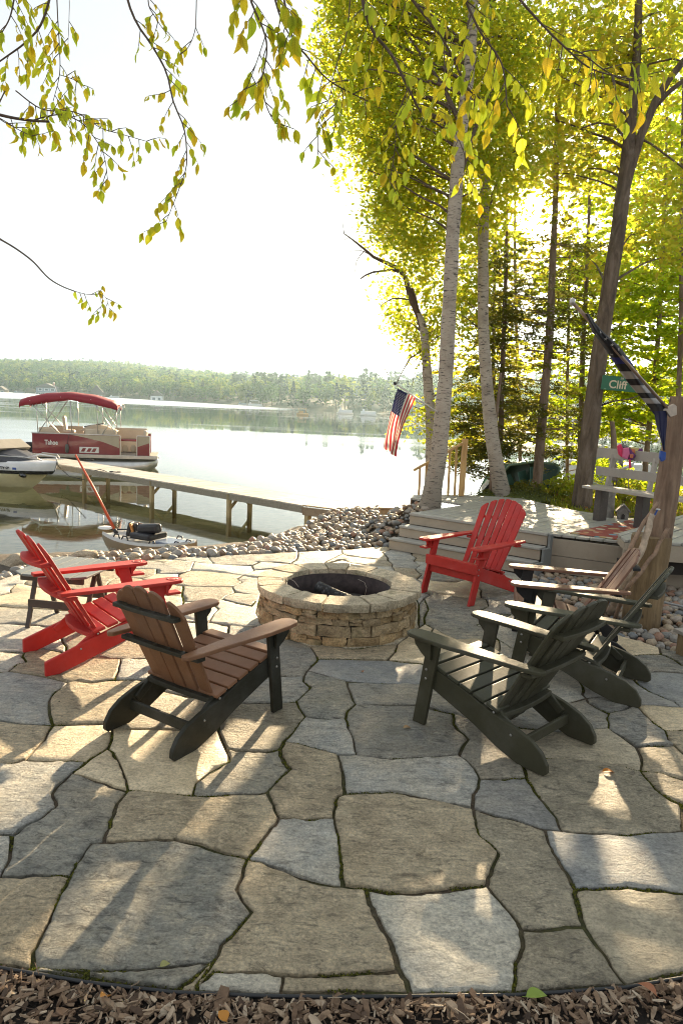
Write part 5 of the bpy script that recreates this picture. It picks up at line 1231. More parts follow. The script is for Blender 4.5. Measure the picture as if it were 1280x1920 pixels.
q0, q1 = on(1135, 1140, 0.02), at(1232, 955, 6.04)
MB().tube([q0, q1], 0.0075, 8).build('shaft', M_BLUE, pl); dq = (q1 - q0).normalized(); sx = dq.cross(Vector((0, 1, 0))).normalized()
MB().tube([q1 - sx * 0.02, q1 + sx * 0.02], 0.008, 8).build('handle', m_plain('white_plastic', (0.7, 0.7, 0.68), 0.4), pl)
lo = thing('low_stool', 'low wooden stool with a pale top cut off by the right edge', 'stool', (2.83, 5.36, 0.0), 0.3)
MB().box((0.06, 0, 0.19), (0.36, 0.22, 0.03)).build('top', M_BN, lo, 0.004)
for x in (-0.07, 0.2): MB().box((x, 0, 0.0875), (0.06, 0.16, 0.175)).build('leg', M_LOG2, lo, 0.004)
tag(MB().tube([on(1238, 1128, 0.07), on(1300, 1142, 0.07)], 0.012, 8).build('pipe', m_plain('grey_pipe', (0.3, 0.3, 0.29), 0.4)), 'thin grey pipe lying on the pebbles right of the log post', 'pipe')
# stump lantern and birdhouse behind the bench
M_STUMP = m_plain('grey_stump', (0.25, 0.23, 0.20), 0.9, 0, 0.35, 0.8, 16, 0.01)
sx_ = at(1141, 955, 9.75); zs1 = at(1141, 915, 9.75).z; zs2 = at(1141, 892, 9.75).z
stp = rough_col([(0, 0, z) for z in np.linspace(0, zs1 - DECK + .02, 8)], [0.075 - 0.02 * z for z in np.linspace(0, 0.4, 8)], 18, 0.006, 2).build('stump', M_STUMP, None, 0, (sx_.x, sx_.y, DECK - 0.02)); tag(stp, 'upright grey tree stump behind the bench carrying a lantern', 'stump')
lan = thing('lantern', 'small dark roofed lantern standing on the grey stump', 'lantern', (sx_.x, sx_.y, zs1)); lan.scale = (.85, .85, (zs2 - zs1) / .225)
M_LAN = m_plain('bronze_metal', (0.11, 0.085, 0.06), 0.6)
MB().box((0, 0, 0.012), (0.13, 0.13, 0.024)).build('base', M_LAN, lan, 0.003)
for sx in (-1, 1):
    for sy in (-1, 1): MB().box((sx * 0.05, sy * 0.05, 0.085), (0.014, 0.014, 0.125)).build('corner_post', M_LAN, lan)
MB().lathe([(0.105, 0.147), (0.10, 0.155), (0.012, 0.215), (0.001, 0.225)], 4, Matrix.Rotation(PI / 4, 4, 'Z'), smooth=False).build('roof', M_LAN, lan)
MB().lathe([(0.02, 0.024), (0.02, 0.10), (0.001, 0.102)], 12).build('candle', m_plain('wax', (0.6, 0.55, 0.42), 0.5), lan)
bh = thing('birdhouse', 'small grey stone birdhouse at the foot of the lantern stump', 'birdhouse', (sx_.x + 0.15, sx_.y - 0.12, DECK), -0.3)
MB().prism([(-0.07, 0), (0.07, 0), (0.075, 0.11), (0, 0.19), (-0.075, 0.11)], -0.06, 0.06, Matrix(((1, 0, 0, 0), (0, 0, 1, 0), (0, 1, 0, 0), (0, 0, 0, 1)))).build('wall', M_STUMP, bh, 0.008)
for s in (-1, 1): MB().bar((s * 0.095, 0, 0.10), (0, 0, 0.205), 0.15, 0.018, (0, 1, 0) if False else (1, 0, 0)).build('roof', M_STUMP, bh, 0.004)
MB().prism([(-0.022, 0.005), (0.022, 0.005), (0.022, 0.06), (0, 0.08), (-0.022, 0.06)], -0.063, -0.0595, Matrix(((1, 0, 0, 0), (0, 0, 1, 0), (0, 1, 0, 0), (0, 0, 0, 1)))).build('door', m_plain('dark_door', (0.04, 0.035, 0.03), 0.8), bh)
# ------------------------------------------------------------ long dock
ZD = -0.30
M_DKW = m_wood('grey_dock_plank', [(0.32, 0.29, 0.24), (0.48, 0.44, 0.38), (0.60, 0.56, 0.49)], 0.6, 0)
M_DKT = m_wood('tan_dock_plank', [(0.34, 0.24, 0.14), (0.50, 0.37, 0.23), (0.60, 0.47, 0.32)], 0.6, 0)
M_DKB = m_wood('dock_beam', [(0.17, 0.15, 0.11), (0.28, 0.25, 0.19), (0.36, 0.33, 0.26)], 0.7, 1)
M_DKP = m_wood('dock_post', [(0.30, 0.22, 0.10), (0.42, 0.33, 0.17), (0.52, 0.42, 0.25)], 0.7, 2)
dock = thing('dock', 'long grey plank dock on posts running out over the lake', 'dock', (0, 0, 0))
n0 = Vector((-0.84, 14.79, 0)); n1 = Vector((-7.97, 20.6, 0)); dd_ = (n1 - n0).normalized(); pp_ = Vector((dd_.y, -dd_.x, 0)) * -1
if pp_.y < 0: pp_ = -pp_
WD = 1.08; L0 = (n1 - n0).length + 2.6
rzd = math.atan2(dd_.y, dd_.x)
pm1 = MB().box((0, 0, 0), (0.135, WD, 0.028)).mesh('plank', M_DKW)
x = 0.0
while x < L0:
    c = n0 + dd_ * (x + 0.07) + pp_ * WD / 2
    o = link('plank', pm1, dock, (c.x, c.y, ZD - 0.014 + random.uniform(-.002, .002)), (0, 0, rzd + random.uniform(-.003, .003))); x += 0.143
for off in (0.02, WD - 0.02):
    a = n0 + pp_ * off; b = a + dd_ * L0
    MB().bar((a.x, a.y, ZD - 0.10), (b.x, b.y, ZD - 0.10), 0.04, 0.14).build('beam', M_DKB, dock, 0.003)
for px_ in (385, 250, 142):
    q = at(px_, 930, 16.0)
for s_ in (2.35, 5.35, 8.6):
    for off in (0.045, WD - 0.045):
        c = n0 + dd_ * (s_ + (0.35 if off > .5 else 0)) + pp_ * off
        MB().box((c.x, c.y, -1.15), (0.09, 0.09, 1.62), rzd).build('post', M_DKP, dock, 0.004)
        ins = pp_ * (0.34 if off < .5 else -0.34)
        MB().bar((c.x, c.y, -0.72), (c.x + ins.x, c.y + ins.y, -0.40), 0.07, 0.035, (dd_.x, dd_.y, 0)).build('brace', M_DKP, dock, 0.002)
ramp = thing('dock_ramp', 'short tan plank ramp joining the grey dock to the pebble shore', 'ramp', (0, 0, 0))
r0, r1 = Vector((-0.84, 14.79, 0)), Vector((0.50, 13.70, 0)); r2, r3 = Vector((0.83, 14.62, 0)), Vector((-0.16, 15.64, 0))
k = 11
for i in range(k):
    t0, t1 = i / k + 0.004, (i + 1) / k - 0.004
    a, b, c, d = r0.lerp(r1, t0), r0.lerp(r1, t1), r3.lerp(r2, t1), r3.lerp(r2, t0)
    z = ZD + 0.01 + 0.06 * i / k
    MB().prism([(a.x, a.y), (b.x, b.y), (c.x, c.y), (d.x, d.y)], z - 0.028, z).build('plank', M_DKT, ramp, 0.003)
MB().bar((r0.x + .02, r0.y - 0.03, ZD - 0.12), (r1.x, r1.y - 0.03, ZD - 0.06), 0.045, 0.17).build('beam', m_wood('beam_tan', [(0.22, 0.15, 0.09), (0.36, 0.26, 0.16), (0.46, 0.35, 0.23)], 0.7, 1), ramp, 0.003)
MB().bar((r3.x, r3.y, ZD - 0.12), (r2.x, r2.y, ZD - 0.06), 0.045, 0.17).build('beam', M_DKB, ramp, 0.003)
c = r0.lerp(r1, 0.1); MB().box((c.x, c.y + 0.05, -1.0), (0.11, 0.11, 1.25), rzd).build('post', M_DKP, ramp, 0.004)
M_ROPE = m_plain('dark_rope', (0.03, 0.03, 0.035), 0.8)
def rope(pp, r, label): 
    tag(MB().tube(pp, r, 6).build('rope', M_ROPE), label, 'rope')
c = on(205, 885, ZD + .01); rope([c + Vector((math.cos(i * .9) * .1 + i * .03, math.sin(i * .9) * .05 + .02, .012)) for i in range(12)], 0.012, 'dark mooring rope coiled on the dock planks')
rope([on(178, 882, ZD), on(188, 880, ZD + .03), on(200, 884, ZD + .02)], 0.01, 'short dark rope end by the coil on the dock')
c = on(168, 864, ZD); rope([c + Vector((math.cos(i * 1.1) * .12, math.sin(i * 1.1) * .06, .03)) for i in range(8)], 0.02, 'dark rope and cleat at the bow of the red pontoon boat')

# ------------------------------------------------------------ lettering
def text_mesh(body, size, mat, name='lettering', extrude=0.001, bold=0.0, shear=0.0):
    cu = bpy.data.curves.new('t', 'FONT'); cu.body = body; cu.size = size; cu.extrude = extrude; cu.offset = bold; cu.shear = shear; cu.resolution_u = 3
    o = bpy.data.objects.new('t', cu); COL.objects.link(o); bpy.context.view_layer.update()
    me = bpy.data.meshes.new_from_object(o); me.name = name; me.materials.clear(); me.materials.append(mat)
    bpy.data.objects.remove(o); return me

# ------------------------------------------------------------ pontoon boat
def m_gloss(name, col, rough=0.3, metal=0.0, coat=0.0):
    M = MT(name); n = M.noise(4, 4, 0.6); M.base(M.ramp(n, [(0.3, tuple(k * .9 for k in col)), (0.7, tuple(min(1, k * 1.08) for k in col))]))
    M.rough(rough); M.p.inputs['Metallic'].default_value = metal; M.p.inputs['Coat Weight'].default_value = coat; return M.m
M_MAR = m_gloss('maroon_panel', (0.20, 0.012, 0.022), 0.28, 0, 0.4); M_TANP = m_gloss('tan_panel', (0.42, 0.36, 0.26), 0.35); M_CREAM = m_gloss('cream_vinyl', (0.55, 0.47, 0.36), 0.5)
M_ALU = m_gloss('aluminium', (0.55, 0.54, 0.52), 0.32, 0.9); M_BIM = m_plain('maroon_canvas', (0.26, 0.014, 0.028), 0.75, 0, 0.15, 0.3, 40); M_BIM2 = m_plain('red_canvas', (0.40, 0.02, 0.02), 0.75)
M_WHITE = m_gloss('white_gelcoat', (0.72, 0.72, 0.70), 0.25); M_BLK3 = m_plain('black_vinyl', (0.02, 0.02, 0.024), 0.5); M_DECKC = m_plain('boat_carpet', (0.25, 0.22, 0.18), 0.9)
pa_, pb_ = Vector((-6.85, 26.0, 0)), Vector((-11.0, 25.0, 0)); du = (pb_ - pa_).normalized()
LB_ = 5.7; boat = thing('pontoon_boat', 'maroon and tan pontoon boat with a raised maroon bimini moored at the dock', 'boat', (pa_.x, pa_.y, ZW), math.atan2(du.y, du.x) + PI); boat.scale = (.78, .85, 1.06)
# local frame: bow at x=0, stern at x=-L ... (+x = bow direction), y: near side is -y
def B(*a): return MB().box(*a)
zdk = 0.50
for y in (0.30, 2.05):
    MB().tube([(-LB_, y, 0.10), (-1.2, y, 0.10), (-0.5, y, 0.16), (-0.12, y, 0.30), (0.0, y, 0.38)], [0.30, 0.30, 0.27, 0.16, 0.03], 16).build('pontoon', M_ALU, boat)
B((-LB_ / 2 - 0.05, 1.17, zdk - 0.04), (LB_ - 0.0, 2.42, 0.10)).build('deck', M_DECKC, boat, 0.01)
B((-LB_ / 2 - 0.05, -0.045, zdk - 0.04), (LB_, 0.025, 0.12)).build('rub_rail', M_ALU, boat, 0.005)
zf = zdk + 0.02; hf = 0.66
def panel(x0, x1, y, mat, name='fence_panel', z0=zf, z1=zf + hf): return B(((x0 + x1) / 2, y, (z0 + z1) / 2), (abs(x1 - x0), 0.035, z1 - z0)).build(name, mat, boat, 0.01)
def fx(px): return -(300 - px) / 230 * LB_ * 1.0
mp1 = panel(-5.55, -1.75, 0.02, M_MAR); mp2 = panel(-0.95, -0.40, 0.02, M_MAR)
panel(-5.55, -0.4, 2.32, M_MAR)
# tan swoosh: a tapering band from the middle to the bow end of the panel
MB().prism([(-3.9, zf + hf - .01), (-3.3, zf + hf - 0.09), (-2.5, zf + hf - 0.22), (-1.77, zf + hf - 0.42), (-1.77, zf + hf - .01)], -0.004, 0.0, Matrix(((1, 0, 0, 0), (0, 0, 1, 0.001), (0, 1, 0, 0), (0, 0, 0, 1)))).build('swoosh', M_TANP, mp1)
MB().prism([(-0.94, zf + 0.30), (-0.41, zf + 0.44), (-0.41, zf + hf - .01), (-0.94, zf + hf - .01)], -0.004, 0.0, Matrix(((1, 0, 0, 0), (0, 0, 1, 0.001), (0, 1, 0, 0), (0, 0, 0, 1)))).build('swoosh', M_TANP, mp2)
B((-3.1, 0.0, zf + 0.15), (0.85, 0.02, 0.20)).build('nameplate', M_WHITE, mp1, 0.03)
for i, dx in enumerate((-0.25, 0.0, 0.22)): MB().prism([(-3.1 + dx - 0.12, zf + .09), (-3.1 + dx + .04, zf + .09), (-3.1 + dx + .12, zf + .21), (-3.1 + dx - .02, zf + .21)], -0.016, -0.012, Matrix(((1, 0, 0, 0), (0, 0, 1, 0), (0, 1, 0, 0), (0, 0, 0, 1)))).build('emblem', M_MAR, mp1)
for x0, x1, y in ((-5.55, -1.75, 0.02), (-0.95, -0.4, 0.02), (-5.55, -0.4, 2.32)):
    B(((x0 + x1) / 2, y, zf + hf + .015), (abs(x1 - x0) + .04, .06, .035)).build('top_rail', M_ALU, boat, 0.008)
panel(-1.74, -1.69, 0.02, M_ALU, 'gate_frame'); panel(-1.0, -0.95, 0.02, M_ALU, 'gate_frame'); panel(-0.42, -0.38, 0.02, M_ALU, 'gate_frame')
# end panel (bow) and right side seen through the gate
B((-0.40, 0.35, zf + hf / 2), (0.035, 0.65, hf)).build('bow_panel', M_MAR, boat, 0.01); B((-0.40, 2.0, zf + hf / 2), (0.035, 0.65, hf)).build('bow_panel', M_MAR, boat, 0.01)
def seat(x, y, lx, ly, back=None, mat=M_CREAM):
    s = B((x, y, zdk + 0.23), (lx, ly, 0.40)).build('bench_seat', mat, boat, 0.04); 
    B((x, y, zdk + 0.45), (lx - .02, ly - .02, 0.09)).build('seat_cushion', M_MAR if mat is M_CREAM and random.random() < .5 else M_CREAM, s, 0.03)
    if back: B((x + back[0], y + back[1], zdk + 0.68), (lx if back[1] else 0.16, ly if back[0] else 0.16, 0.42)).build('seat_back', M_CREAM, s, 0.05)
seat(-1.35, 1.95, 1.6, 0.55, (0, 0.2)); seat(-0.75, 0.4, 0.5, 0.55, (0.15, 0)); seat(-4.4, 1.95, 1.6, 0.55, (0, 0.2)); seat(-2.6, 0.35, 1.4, 0.5, (0, -0.18)); seat(-4.9, 0.4, 0.8, 0.5, (0, -0.18))
for xx in (-1.55, -1.18):
    MB().lathe([(0.02, 0), (0.13, 0.0), (0.14, 0.02), (0.10, 0.03), (0.02, 0.01)], 18, Matrix.Translation((xx, 0.66, zdk + .22)) @ Matrix.Rotation(PI / 2, 4, 'X')).build('speaker', M_TANP, boat)
hc = B((-4.05, 0.75, zdk + 0.75), (0.50, 0.50, 0.12)).build('captain_seat', M_CREAM, boat, 0.05); B((-4.25, 0.75, zdk + 1.02), (0.14, 0.46, 0.52), Matrix.Rotation(-0.15, 3, 'Y')).build('captain_back', M_CREAM, boat, 0.06)
B((-3.1, 0.9, zdk + 0.45), (0.6, 0.7, 0.85)).build('console', M_TANP, boat, 0.08)
cv = MB().prism([(-3.6, 0), (-3.3, 0.16), (-2.9, 0.24), (-2.4, 0.2), (-1.9, 0.04), (-1.9, 0.0)], 0.5, 1.3, Matrix(((1, 0, 0, 0), (0, 0, 1, 0), (0, 1, 0, zdk + 0.78), (0, 0, 0, 1)))).build('rolled_cover', M_CREAM, boat, 0.05)
B((-2.95, 0.9, zdk + 1.0), (0.9, 0.55, 0.03), Matrix.Rotation(-.15, 3, 'Y')).build('dark_screen', M_BLK3, boat, 0.01)
# bimini: arched canvas on crossed tube legs
zb = 2.30; x0_, x1_ = -6.05, -1.85
nx, ny = 16, 8
def bim(u, v):
    x = x0_ + (x1_ - x0_) * u; 
    z = zb + 0.30 * math.sin(PI * min(1, max(0, u))) ** 0.75 - 0.14 * (2 * v - 1) ** 4 - 0.02 * (0.5 - 0.5 * math.cos(u * 4 * 2 * PI))
    return Vector((x, -0.05 + 2.4 * v, z))
for kname, mat, dz in (('canopy', M_BIM, 0), ):
    b = MB(); V = [bim(i / nx, j / ny) for i in range(nx + 1) for j in range(ny + 1)]
    b.add(V, [(i * (ny + 1) + j, (i + 1) * (ny + 1) + j, (i + 1) * (ny + 1) + j + 1, i * (ny + 1) + j + 1) for i in range(nx) for j in range(ny)], 0, True)
    o = b.build(kname, mat, boat); so = o.modifiers.new('s', 'SOLIDIFY'); so.thickness = 0.012
for v in (0.0, 1.0):
    b = MB(); V = []
    for i in range(nx + 1):
        p = bim(i / nx, v); V += [p, p - Vector((0, 0, 0.12 + 0.05 * abs(math.sin(i / nx * 2 * PI))))]
    b.add(V, [(2 * i, 2 * i + 1, 2 * i + 3, 2 * i + 2) for i in range(nx)], 0, True); o = b.build('valance', M_BIM, boat); so = o.modifiers.new('s', 'SOLIDIFY'); so.thickness = 0.01
for u in (0, 1):
    b = MB(); V = []
    for j in range(ny + 1):
        p = bim(u, j / ny); V += [p, p - Vector((0, 0, 0.17))]
    b.add(V, [(2 * i, 2 * i + 1, 2 * i + 3, 2 * i + 2) for i in range(ny)], 0, True); o = b.build('valance', M_BIM2 if u else M_BIM, boat); so = o.modifiers.new('s', 'SOLIDIFY'); so.thickness = 0.01
fr_ = MB()
for y in (0.02, 2.30):
    for a, b in (((-5.6, zb - .1), (-4.35, zf + hf)), ((-4.3, zb + .05), (-5.3, zf + hf)), ((-3.0, zb + .1), (-1.85, zf + hf)), ((-1.7, zb - .1), (-2.55, zf + hf)), ((-5.35, zb - .1), (-5.3, zf + hf)), ((-3.9, zb), (-3.85, zf + hf)), ((-2.75, zb), (-2.7, zf + hf)), ((-1.9, zb - .1), (-1.85, zf + hf))):
        fr_.tube([(a[0], y, a[1]), (b[0], y, b[1])], 0.018, 8)
for x in (-5.6, -4.3, -3.0, -1.7): fr_.tube([bim((x - x0_) / (x1_ - x0_), v) - Vector((0, 0, 0.03)) for v in np.linspace(0, 1, 9)], 0.018, 8)
fr_.build('bimini_frame', M_ALU, boat)
MB().tube([(-4.6, 1.1, zb + .2), (-4.75, 1.1, zb + .52)], 0.014, 6).build('mast', M_WHITE, boat)
MB().lathe([(0.001, 0), (0.045, 0.0), (0.045, 0.07), (0.001, 0.09)], 12, Matrix.Translation((-4.77, 1.1, zb + .52))).build('mast_light', M_WHITE, boat)
tm = text_mesh('Tahoe', 0.22, M_WHITE, 'lettering', 0.002, 0.006); o = link('lettering', tm, mp1, (-5.02, -0.001, zf + 0.30), (PI / 2, 0, 0))
MB().lathe([(0.01, 0), (0.07, 0.03), (0.085, 0.16), (0.07, 0.28), (0.01, 0.31)], 12, Matrix.Translation((-4.05, -0.10, zf + 0.03))).build('fender', m_plain('grey_fender', (0.10, 0.10, 0.09), 0.6), boat)
MB().tube([(-4.05, -0.06, zf + .33), (-3.95, -0.03, zf + hf + .02)], 0.01, 6).build('fender_line', M_ROPE, boat)
B((-LB_ - .2, 1.1, 0.35), (0.35, 0.35, 0.95)).build('outboard_motor', M_BLK3, boat, 0.08)

# ------------------------------------------------------------ bowrider
bow = Vector((-8.0, 19.6, ZW)); db = Vector((-0.93, 0.36, 0)).normalized()
br = thing('speedboat', 'cream speedboat with a black stripe and black cover cut off by the left edge', 'boat', bow, math.atan2(db.y, db.x) + PI)
M_CRM = m_gloss('cream_gelcoat', (0.70, 0.64, 0.42), 0.2, 0, 0.5); M_BST = m_gloss('black_gelcoat', (0.014, 0.014, 0.02), 0.15, 0, .5); M_HW = m_gloss('white_deck_gelcoat', (0.66, 0.67, 0.68), 0.25, 0, .4)
NS = 14; LH = 5.6
def hull_ring(t):        # t 0 bow .. 1 stern; returns half profile (y,z)
    w = 1.08 * (1 - (1 - t) ** 2.3) ** 0.62 + 0.02; sh = 0.74 - 0.10 * t; k = -0.12 - 0.10 * min(1, t * 3) + 0.55 * max(0, 1 - t * 5) ** 1.4
    ch_ = 0.10 + 0.42 * max(0, 1 - t * 2.5) ** 1.5
    return [(0, k), (w * 0.80, ch_), (w * 0.93, sh - 0.30), (w * 0.96, sh - 0.20), (w * 1.0, sh), (w * 0.86, sh + 0.05), (0, sh + 0.09)]
V = []; rings = []
for i in range(NS + 1):
    t = (i / NS) ** 1.3; pr = hull_ring(t); x = -LH * t + 0.0
    xs_ = [x - 0.34 * (1 - t) ** 3 * (1 - j / 4.0) if j < 4 else x for j in range(7)]
    rings.append([(xs_[j], pr[j][0], pr[j][1]) for j in range(7)])
for sname, j0, j1, mat in (('hull', 0, 2, M_CRM), ('black_stripe', 2, 3, M_BST), ('white_topside', 3, 5, M_HW), ('foredeck', 5, 6, M_HW)):
    b = MB()
    for s in (1, -1):
        V = [(p[0], p[1] * s, p[2]) for r in rings for p in r[j0:j1 + 1]]; k = j1 - j0 + 1
        b.add(V, [(i * k + j, i * k + j + 1, (i + 1) * k + j + 1, (i + 1) * k + j) if s > 0 else (i * k + j, (i + 1) * k + j, (i + 1) * k + j + 1, i * k + j + 1) for i in range(NS) for j in range(k - 1)], 0, True)
    b.build(sname, mat, br)
b = MB()
zc = 0.80
cov = [(-0.75, 0.10, 0.02), (-1.05, 0.42, 0.10), (-1.5, 0.62, 0.26), (-1.9, 0.72, 0.46), (-2.3, 0.80, 0.55), (-3.2, 0.88, 0.50), (-4.6, 0.9, 0.30), (-5.4, .9, .05)]
V = []; 
for x, w, h in cov: V += [(x, -w - .12, zc - 0.06), (x, -w * .8, zc + h * 0.7), (x, 0, zc + h), (x, w * .8, zc + h * .7), (x, w + .12, zc - 0.06)]
b.add(V, [(i * 5 + j, i * 5 + j + 1, (i + 1) * 5 + j + 1, (i + 1) * 5 + j) for i in range(len(cov) - 1) for j in range(4)], 0, False); b.build('cover', m_plain('black_cover', (0.03, 0.03, 0.038), 0.45, 0, .3, .2, 8), br, 0.01)
MB().prism([(-1.55, zc + 0.28), (-1.95, zc + 0.50), (-2.05, zc + 0.48), (-1.65, zc + 0.20)], -0.62, 0.62, Matrix(((1, 0, 0, 0.02), (0, 0, 1, 0), (0, 1, 0, 0.02), (0, 0, 0, 1)))).build('windshield', M_TANP, br, 0.01)
MB().tube([(-0.2, -0.34, 0.86), (-0.6, -0.66, 0.94), (-1.4, -0.9, 0.93), (-2.2, -1.0, 0.86)], 0.014, 8).build('bow_rail', M_ALU, br)
MB().tube([(-0.2, 0.34, 0.86), (-0.6, 0.66, 0.94), (-1.4, 0.9, 0.93)], 0.014, 8).build('bow_rail', M_ALU, br)
MB().tube([(-0.95, -0.15, 0.86), (-0.4, -0.2, 1.0), (0.02, -0.05, 0.95), (0.05, 0, 0.74)], 0.02, 8).build('bow_handle', M_HW, br)
t_ = 0.30
def side_frame(x, z, s=-1):
    tt = -x / LH; w = hull_ring(tt)[4][0]; w2 = hull_ring(tt + 0.04)[4][0]; a = math.atan2(w2 - w, LH * 0.04)
    return w, a
w, a = side_frame(-1.05, 0.6)
tm = text_mesh('MC 1774 SP', 0.105, M_BST, 'lettering', 0.002, 0.003, 0.25); o = link('registration_number', tm, br, (-1.62, -0.765, 0.555), (PI / 2, 0, 0.25))
w, a = side_frame(-0.9, 0.3)
MB().lathe([(0.001, 0), (0.09, 0.0), (0.10, 0.02), (0.001, 0.03)], 18, Matrix.Translation((-0.62, -0.60, 0.42)) @ Matrix.Rotation(PI / 2 + 0.35, 4, 'X') @ Matrix.Diagonal((1.35, 0.6, 1, 1))).build('bow_vent', M_BST, br)
MB().box((-0.83, -0.70, 0.60), (0.10, 0.01, 0.06), Matrix.Rotation(0.5, 3, 'Z')).build('sticker', M_BLUE, br)
MB().tube([(-3.4, -0.5, 1.5), (-2.7, -0.75, 1.1), (-2.2, -0.9, 0.9)], 0.018, 8).build('tower_strut', M_BLK3, br); MB().tube([(-3.4, 0.5, 1.5), (-3.35, -0.5, 1.52), (-3.5, -0.7, 1.2)], 0.03, 8).build('tower_strut', M_BLK3, br)
rope([bow + Vector((0, 0, 0.75)), on(116, 880, -0.5), on(130, 893, -.55), on(160, 900, ZD - .1)], 0.012, 'dark mooring line from the speedboat bow to the dock')

# ------------------------------------------------------------ kayak on the shore
ka = at(208, 1018, 11.75); kb = at(361, 1024, 10.95); dk = (kb - ka); dk.z = 0; LK = dk.length; dk.normalize()
zk = -0.86
ky = thing('kayak', 'grey-brown fishing kayak with black seat drawn up on the stony shore', 'kayak', (ka.x, ka.y, zk), math.atan2(dk.y, dk.x))
M_KH = m_gloss('taupe_hull', (0.24, 0.19, 0.13), 0.35); M_KD = m_gloss('grey_kayak_deck', (0.42, 0.41, 0.38), 0.35); M_KB = m_gloss('blue_grey_deck', (0.13, 0.16, 0.22), 0.25)
rings = []
for i in range(15):
    t = i / 14; w = 0.40 * (math.sin(PI * (0.10 + 0.86 * t)) ** 0.6); top = 0.36 + 0.05 * (2 * t - 1) ** 2 + 0.04 * t ** 4; kk = 0.0 + 0.16 * abs(2 * t - 1) ** 5
    rings.append([(LK * t, 0, kk), (LK * t, w * .6, kk + .03), (LK * t, w * .95, kk + 0.16), (LK * t, w, top - 0.02), (LK * t, w * .9, top + .02), (LK * t, w * .5, top - 0.02), (LK * t, 0, top - .03)])
for nm, j0, j1, mat in (('hull', 0, 3, M_KH), ('deck', 3, 6, M_KD)):
    b = MB()
    for s in (1, -1):
        V = [(p[0], p[1] * s, p[2]) for r in rings for p in r[j0:j1 + 1]]; k = 4
        b.add(V, [(i * k + j, i * k + j + 1, (i + 1) * k + j + 1, (i + 1) * k + j)[::s] for i in range(14) for j in range(3)], 0, True)
    for r in (rings[0], rings[-1]):
        V = [(p[0], p[1], p[2]) for p in r[j0:j1 + 1]] + [(p[0], -p[1], p[2]) for p in r[j0:j1 + 1][::-1]]
        b.add(V, [tuple(range(len(V)))], 0)
    b.build(nm, mat, ky)
MB().box((LK * .78, 0, 0.385), (LK * 0.30, 0.42, 0.05)).build('hatch', M_KB, ky, 0.02)
MB().box((LK * .47, 0.02, 0.44), (0.42, 0.46, 0.10)).build('seat', M_BLK3, ky, 0.03)
MB().box((LK * .50, -0.02, 0.56), (0.44, 0.16, 0.16), Matrix.Rotation(-.15, 3, 'Y')).build('seat_back', M_BLK3, ky, 0.05)
for x, y in ((.16, .2), (.2, -.25), (.33, -.30), (.66, -.3), (.7, .28), (.86, -.12), (.88, .12)):
    MB().tube([(LK * x - .04, y, .37), (LK * x, y, .44), (LK * x + .06, y + .02, .43), (LK * x + .10, y, .37)], 0.012, 6).build('handle', M_BLK3, ky)
tm = text_mesh('Lifetime', 0.075, M_KD, 'lettering', 0.001); link('lettering', tm, ky, (LK * .18, -0.372, 0.19), (PI / 2 + .1, 0, 0.12))
vst = MB().box((0, 0, 0), (0.07, 0.16, 0.24), Matrix.Rotation(.2, 3, 'Y')).box((0.12, 0.02, -0.01), (0.08, 0.18, 0.22), Matrix.Rotation(-.2, 3, 'Y')).build('life_jacket', M_BLK3, None, 0.02, Vector((ka.x, ka.y, zk)) + dk * LK * .25 + Vector((0, 0, 0.50)))
tag(vst, 'black and orange life jacket behind the kayak seat', 'life jacket')
MB().box((0.06, -0.04, 0), (0.035, 0.14, 0.23), Matrix.Rotation(-.3, 3, 'Y')).build('orange_panel', m_plain('orange_nylon', (0.60, 0.25, 0.06), 0.6), vst, 0.01)
tag(MB().tube([Vector((ka.x, ka.y, zk + .5)) + dk * LK * (.33 + .12 * math.sin(a)) + Vector((0, 0.1, 0.08 * math.cos(a))) for a in np.linspace(0, 2 * PI, 12)], 0.03, 8).build('buoy_ring', m_plain('brown_rubber', (0.20, 0.10, 0.05), 0.5)), 'brown ring lying in the kayak behind its seat', 'ring')
fl0 = Vector((ka.x, ka.y, zk)) + dk * LK * .06 + Vector((0, 0, 0.42))
fp = thing('fishing_rod', 'long red-orange pole slanting up from the end of the kayak', 'pole', fl0)
tipv = at(142, 853, 12.3) - fl0
MB().tube([(0, 0, 0), tipv * .5 + Vector((0.0, 0, .03)), tipv], [0.026, 0.022, 0.016], 8).build('shaft', m_plain('red_orange_paint', (0.55, 0.075, 0.02), 0.5), fp)
MB().tube([tuple(tipv * .02), tuple(tipv * -.03)], 0.035, 8).build('butt', M_BLK3, fp)
kp = thing('paddle', 'kayak paddle with a white blade at the left end of the kayak', 'paddle', fl0 + Vector((-0.05, 0, -0.05)))
MB().lathe([(0.001, -0.01), (0.10, -.008), (0.105, 0), (0.10, .008), (0.001, .01)], 16, Matrix.Translation((-.12, 0, 0.10)) @ Matrix.Rotation(.25, 4, 'X') @ Matrix.Diagonal((1.2, 0.7, 1, 1))).build('blade', M_WHITE, kp)
MB().tube([(-.05, 0, 0.08), (0.5, 0.15, 0.06)], 0.014, 8).build('shaft', M_BLK3, kp)

